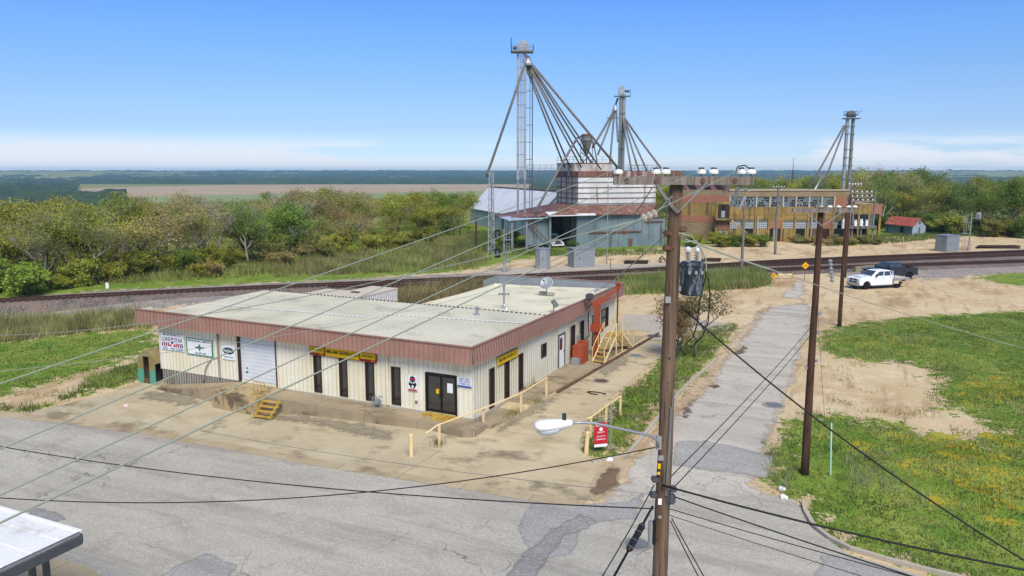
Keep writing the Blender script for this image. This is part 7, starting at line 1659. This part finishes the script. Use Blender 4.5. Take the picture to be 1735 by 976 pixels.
def hue_left(px, r):
    if px < 120: c = ['olive green', 'yellow green', 'olive green', 'grey brown', 'dull green', 'olive green']
    elif px < 210: c = ['golden yellow', 'yellow green', 'olive green', 'olive green', 'dull green']
    elif px < 340: c = ['rust brown', 'grey brown', 'olive green', 'mid green', 'dull green', 'rust brown']
    elif px < 520: c = ['grey brown', 'dull green', 'yellow green', 'bare grey', 'olive green', 'mid green', 'bare grey']
    elif px < 650: c = ['rust brown', 'grey brown', 'grey brown', 'olive green', 'yellow green']
    else: c = ['mid green', 'olive green', 'mid green', 'yellow green', 'grey brown']
    return r.choice(c)


tries = 0
while len(placed) < 205 and tries < 9000:
    tries += 1; px = rs.uniform(-130, 782); f0 = interp(FRONT, px); p = GT(px, f0); u = rs.random() ** 1.25; dd = (p - Vector((CX, CY, 0))); dd.z = 0; D0 = dd.length; q = p + dd / D0 * (u * 62); q.z = h(q.x, q.y)
    s0 = q.dot(E1)
    if any((q.x - a) ** 2 + (q.y - b_) ** 2 < (3.4 + .02 * (D0 + u * 62 - 80)) ** 2 for a, b_ in placed): continue
    rel = Vector((q.x - Wf.x, q.y - Wf.y, 0))
    if -3 < rel.dot(N_) < 60 and rel.dot(E1) > -5: continue
    t0 = (q.x - CX) * FW.x + (q.y - CY) * FW.y; top = interp(TOPS, px) + rs.uniform(0, 26) * (1 if u > .25 else 1.9); hg = on_pole(px, top, q.x, q.y) - q.z; hg = min(15, max(5.0, hg)); placed.append((q.x, q.y))
    hue = hue_left(px, rs); kind = 'bare' if hue == 'bare grey' else ('loose' if hue in ('grey brown', 'dull green', 'rust brown') or rs.random() < .5 else 'leafy')
    row = 'front row' if u < .2 else ('middle row' if u < .55 else 'back row')
    lb = '%s %s %s tree, %s, %s' % (size_word(hg), hue, {'bare': 'leafless', 'loose': 'thin crowned', 'leafy': 'dense'}[kind], row, zone(px, ZONE))
    tree(kind, hue, q, hg, uniq(lb), 'trees of the wood beyond the railway', rs, wide=rs.uniform(.95, 1.28) * (10 / hg) ** .3)
# undergrowth along its front
n = 0
while n < 70:
    px = rs.uniform(-120, 780); f0 = interp(FRONT, px); p = GT(px, f0 + rs.uniform(-7, 3 if px < 300 else 14)); rel = Vector((p.x - Wf.x, p.y - Wf.y, 0)); n += 1
    if -3 < rel.dot(N_) < 60 and rel.dot(E1) > -3: continue
    hue = rs.choice(['mid green', 'olive green', 'yellow green', 'grey brown', 'dull green'] if px < 460 else ['dull green', 'olive green', 'grey brown', 'yellow green']); hg = rs.uniform(1.6, 3.6)
    tree('bush', hue, p, hg, uniq('%s %s shrub, wood edge, %s' % ('big' if hg > 2.7 else 'small', hue, zone(px, ZONE))), 'shrubs along the wood edge', rs, 'shrub', 'shrub', 1.1)
for (px, py, hg, hue, lb) in ((40, 499, 4.4, 'bright green', 'rounded bright green shrub at the left end of the railway'), (980, 420, 1.8, 'mid green', 'green shrub beside the dark elevator drive'), (868, 420, 3.0, 'olive green', 'green shrub among the porch posts'), (845, 424, 2.8, 'mid green', 'green shrub behind the two headed signal')):
    tree('bush', hue, GT(px, py), hg, lb, 'single green shrubs', rs, 'shrub', 'shrub', 1.2)

# wood on the right
FR = [(1120, 384), (1300, 384), (1500, 386), (1600, 394), (1735, 400), (1900, 404), (2100, 408)]
TR = [(1100, 292), (1160, 300), (1250, 302), (1290, 296), (1340, 298), (1400, 290), (1450, 282), (1475, 280), (1500, 292), (1545, 286), (1560, 282), (1575, 300), (1640, 304), (1690, 294), (1735, 300), (2000, 296)]
ZR = [(1200, 'behind factory wing'), (1290, 'behind factory left half'), (1350, 'around radio mast'), (1420, 'behind factory roof'), (1480, 'behind twin tube tower'), (1540, 'behind small shed'), (1600, 'right of small shed'), (1660, 'behind grey signal'), (1740, 'wood right end'), (3000, 'past right edge')]
pl2 = []; tries = 0
while len(pl2) < 150 and tries < 8000:
    tries += 1; px = rs.uniform(1105, 1830); p = GT(px, interp(FR, px)); dd = p - Vector((CX, CY, 0)); dd.z = 0; D0 = dd.length; u = rs.random() ** 1.15; q = p + dd / D0 * (u * 60); q.z = h(q.x, q.y)
    if any((q.x - a) ** 2 + (q.y - b_) ** 2 < 4.4 ** 2 for a, b_ in pl2): continue
    top = interp(TR, px) + rs.uniform(0, 18) * (1 if u > .3 else 2.6); hg = min(17, max(5, on_pole(px, top, q.x, q.y) - q.z)); pl2.append((q.x, q.y))
    hue = rs.choice(['olive green', 'mid green', 'dark green', 'dull green', 'yellow green', 'olive green', 'dark green', 'golden yellow' if px < 1350 and rs.random() < .6 else 'grey brown']); kind = 'loose' if hue == 'grey brown' or rs.random() < .25 else 'leafy'
    if rs.random() < .05: kind, hue = 'bare', 'bare grey'
    row = 'front row' if u < .2 else ('middle row' if u < .55 else 'back row'); lb = '%s %s %s tree, %s, %s' % (size_word(hg), hue, {'bare': 'leafless', 'loose': 'thin crowned', 'leafy': 'dense'}[kind], row, zone(px, ZR))
    tree(kind, hue, q, hg, uniq(lb), 'trees of the wood behind the factory', rs, wide=rs.uniform(.85, 1.1))
for k in range(46):
    px = rs.uniform(1560, 1800) if k < 28 else rs.uniform(1480, 1600); p = GT(px, interp(FR, px) + rs.uniform(-2, 4)); hue = rs.choice(['dark green', 'olive green', 'dull green', 'mid green', 'yellow green']); hg = rs.uniform(2, 4.2)
    tree('bush', hue, p, hg, uniq('%s %s shrub, wood foot, %s' % ('big' if hg > 3.1 else 'small', hue, zone(px, ZR))), 'shrubs at the foot of the right hand wood', rs, 'shrub', 'shrub', 1.2)
for k in range(44):
    px = rs.uniform(1165, 1300) if k < 14 else rs.uniform(1330, 1500); p = GT(px, rs.uniform(413, 419) if k < 14 else rs.uniform(409, 416)); hue = rs.choice(['yellow green', 'olive green', 'mid green']) if k < 14 else rs.choice(['grey brown', 'bare grey', 'grey brown', 'dull green']); hg = rs.uniform(1.2, 2.4) if k < 14 else rs.uniform(.9, 1.6)
    tree('bush', hue, p, hg, uniq('%s shrub before the factory %s' % (hue, 'wing' if k < 14 else 'front')), 'shrubs before the brick factory', rs, 'shrub', 'shrub', 1.4)
# the two small russet trees beside the tall pole
me = tree_mesh(77, 4.6, .95, 3, 60, .1, 15, split=(3, 4), bark='bark', stems=2); HUE['russet'] = (.26, .2, .075); HUE['sprout'] = (.12, .14, .04)
for (px, py, hg, lb) in ((1176, 606, 4.7, 'small russet tree with open crown on the grass strip'), (1146, 606, 3.7, 'small russet tree partly behind the tall pole')):
    PROTO['russet'] = [me]; q = GT(px, py); t_ = tree('russet', 'russet', q, hg * 10 / 4.6, lb, None, rs, wide=1.0)


def blades(name, polys, dens, h0, h1, wdt, color, per=4, wseed=1, spread=.12, keep=None, lean=.35, cat=None):
    rg = np.random.default_rng(wseed); V, Fc = [], []
    for poly in polys:
        P_ = np.array(poly); lo, hi = P_.min(0), P_.max(0); area = (hi[0] - lo[0]) * (hi[1] - lo[1]); n = int(area * dens); x = rg.uniform(lo[0], hi[0], n); y = rg.uniform(lo[1], hi[1], n); m = inpoly(x, y, [tuple(q) for q in poly])
        for a, b_ in zip(x[m], y[m]):
            if keep and not keep(a, b_): continue
            z = h(a, b_)
            for _ in range(per):
                dx, dy = rg.normal(0, spread, 2); hh = rg.uniform(h0, h1); an = rg.uniform(0, 6.283); w_ = wdt * rg.uniform(.6, 1.4); lx, ly = rg.normal(0, lean * hh, 2); i = len(V)
                V += [(a + dx - w_ * math.cos(an), b_ + dy - w_ * math.sin(an), z - .02), (a + dx + w_ * math.cos(an), b_ + dy + w_ * math.sin(an), z - .02), (a + dx + lx, b_ + dy + ly, z + hh)]; Fc.append((i, i + 1, i + 2))
    me = bpy.data.meshes.new(name); me.from_pydata(V, [], Fc); me.materials.append(M['blade']); o = bpy.data.objects.new(name, me); COL.objects.link(o); o['kind'] = 'stuff'; o.color = (*color, 1); return o


clump = lambda sc, th, sd=0: (lambda a, b_: noise.noise((a * sc, b_ * sc, sd)) > th)
near_r = pp((1388, 590), (1395, 560), (1430, 552), (1500, 541), (1735, 530), (1850, 560), (1850, 1010), (1700, 1005), (1560, 964), (1440, 930), (1380, 890), (1364, 856), (1312, 833), (1298, 800), (1312, 752), (1345, 708), (1480, 708), (1600, 745), (1690, 742), (1640, 700), (1592, 690), (1570, 665), (1592, 650), (1560, 618), (1480, 612), (1420, 605))
blades('grass', [near_r], 38, .04, .13, .022, (.145, .2, .055), 3, 3, .12)
blades('grass', [near_r], 2.2, .2, .45, .014, (.36, .36, .15), 7, 4, .16, clump(.22, .12, 4))
blades('grass', [pp(*r_) for r_ in (((1296, 800), (1312, 756), (1340, 790), (1350, 830), (1318, 836)), ((1420, 780), (1500, 770), (1520, 830), (1440, 840)))], 9, .25, .6, .013, (.36, .37, .17), 9, 14, .14)
fl_ = blades('yellow_flowers', [FLOWER[0], FLOWER[2]], 26, .04, .15, .03, (.5, .43, .06), 3, 5, .1, clump(.35, -.08, 9))
blades('yellow_flowers', [near_r], 2.5, .04, .14, .026, (.5, .43, .06), 3, 6, .1, clump(.3, .1, 2))
strip_ = GRASS[2]; blades('grass', [strip_], 40, .06, .25, .02, (0.138, 0.196, 0.043), 3, 7, .1); blades('grass', [strip_], 5, .2, .5, .016, (0.348, 0.319, 0.145), 6, 8, .12, clump(.4, .0, 1))
blades('grass', [GRASS[0]], 10, .05, .14, .035, (0.123, 0.189, 0.038), 3, 9, .2); blades('grass', [GRASS[1]], 22, .1, .45, .022, (0.145, 0.189, 0.051), 4, 10, .15)
blades('tall_weeds', [WEED[0]], 9, .5, 1.25, .035, (.3, .3, .11), 6, 11, .2)
blades('tall_weeds', [GRASS[4]], 9, .5, 1.5, .04, (.24, .29, .08), 6, 12, .25); blades('tall_weeds', [pp((640, 520), (680, 497), (760, 484), (850, 478), (850, 520))], 6, .6, 1.4, .045, (0.275, 0.232, 0.102), 6, 13, .25)
mid_ = pp((150, 484), (420, 470), (640, 464), (800, 456), (830, 440), (800, 400), (700, 414), (560, 430), (420, 452), (270, 466))
blades('brush', [mid_], 2.6, .3, 1.1, .05, (.26, .28, .085), 7, 15, .4); blades('brush', [mid_], 1.5, .3, 1.3, .05, (0.29, 0.239, 0.123), 7, 16, .4, clump(.1, -.05, 3))
blades('brush', [pp((780, 425), (860, 430), (870, 412), (830, 398), (795, 396))], 4, .5, 1.5, .05, (0.174, 0.217, 0.065), 6, 17, .3)
blades('brush', [pp((1400, 418), (1520, 412), (1640, 400), (1740, 402), (1740, 396), (1600, 392), (1500, 398), (1400, 408)), pp((860, 432), (1000, 436), (1130, 430), (1130, 424), (1000, 424), (880, 422))], 3, .2, .7, .05, (0.145, 0.203, 0.051), 5, 18, .3)
drv_edge = [[(-.5, -3.6), (.0, -2.4), (.75, .1), (1.65, 2.6), (1.8, 4.6), (1.45, 4.4), (1.15, 2.4), (.1, .0), (-.75, -2.4)], [(.02, 5.9), (.35, 5.9), (.35, 7.6), (.02, 7.6)]]
blades('grass', [drv_edge[0]], 60, .1, .45, .018, (0.29, 0.275, 0.087), 5, 19, .1, clump(.8, .0, 1)); blades('grass', [drv_edge[1]], 20, .2, .6, .018, (0.246, 0.261, 0.072), 6, 20, .1)
blades('grass', [[(a, b_) for a, b_ in pp((-60, 640), (60, 640), (240, 610), (252, 640), (150, 672), (60, 702), (0, 696))]], 5, .1, .3, .02, (0.189, 0.203, 0.072), 4, 22, .15, clump(.5, .1, 2))


def tell_apart():                   # plants that would read alike are told apart by their order from the left
    same = {}
    for o in COL.objects:
        if o.get('category') in ('tree', 'shrub'): same.setdefault(o['label'], []).append(o)
    od = ('first', 'second', 'third', 'fourth', 'fifth', 'sixth', 'seventh', 'eighth', 'ninth', 'tenth', 'eleventh', 'twelfth')
    for lb, os_ in same.items():
        if len(os_) < 2: continue
        os_.sort(key=lambda o: ((o.location.x - CX) * RT.x + (o.location.y - CY) * RT.y) / ((o.location.x - CX) * FW.x + (o.location.y - CY) * FW.y))
        for k, o in enumerate(os_):
            w = ('left one', 'right one')[k] if len(os_) == 2 else ('left one', 'middle one', 'right one')[k] if len(os_) == 3 else od[min(k, 11)] + ' from left'
            o['label'] = lb + ', ' + w


blades('brush', [mid_], 2.2, .3, 1.0, .05, (.3, .32, .1), 7, 31, .5, clump(.07, .0, 6))
blades('tall_weeds', [GRASS[4]], 5, .4, 1.3, .035, (.38, .35, .17), 6, 32, .25, clump(.25, .05, 2))
blades('tall_weeds', [WEED[0]], 5, .4, 1.1, .03, (.4, .36, .18), 6, 33, .25, clump(.3, .0, 2))
dirt_ = pp((1335, 600), (1400, 600), (1560, 615), (1600, 690), (1700, 750), (1545, 725), (1340, 705), (1318, 690))
blades('grass', [dirt_], 9, .04, .16, .022, (.2, .22, .07), 4, 34, .2, clump(.45, .3, 8))
blades('grass', [pp((1560, 690), (1690, 735), (1600, 745), (1540, 722), (1480, 706), (1345, 704), (1345, 698), (1480, 696))], 26, .04, .18, .022, (.17, .21, .06), 4, 35, .2, clump(.5, .05, 8))
tell_apart()
# ------------------------------------------------------------------ the air between here and the far woods
mb = MB(); mb.span(-7600, 7600, -120, 7400, -29, 46); o = mb.build('haze', 'white'); o['kind'] = 'stuff'
m = bpy.data.materials.new('haze'); m.use_nodes = True; nt = m.node_tree; nt.nodes.clear(); out = nt.nodes.new('ShaderNodeOutputMaterial'); v = nt.nodes.new('ShaderNodeVolumePrincipled')
v.inputs['Color'].default_value = (.42, .74, 1, 1); v.inputs['Density'].default_value = .00011; v.inputs['Anisotropy'].default_value = 0
nt.links.new(v.outputs[0], out.inputs['Volume']); o.data.materials[0] = m
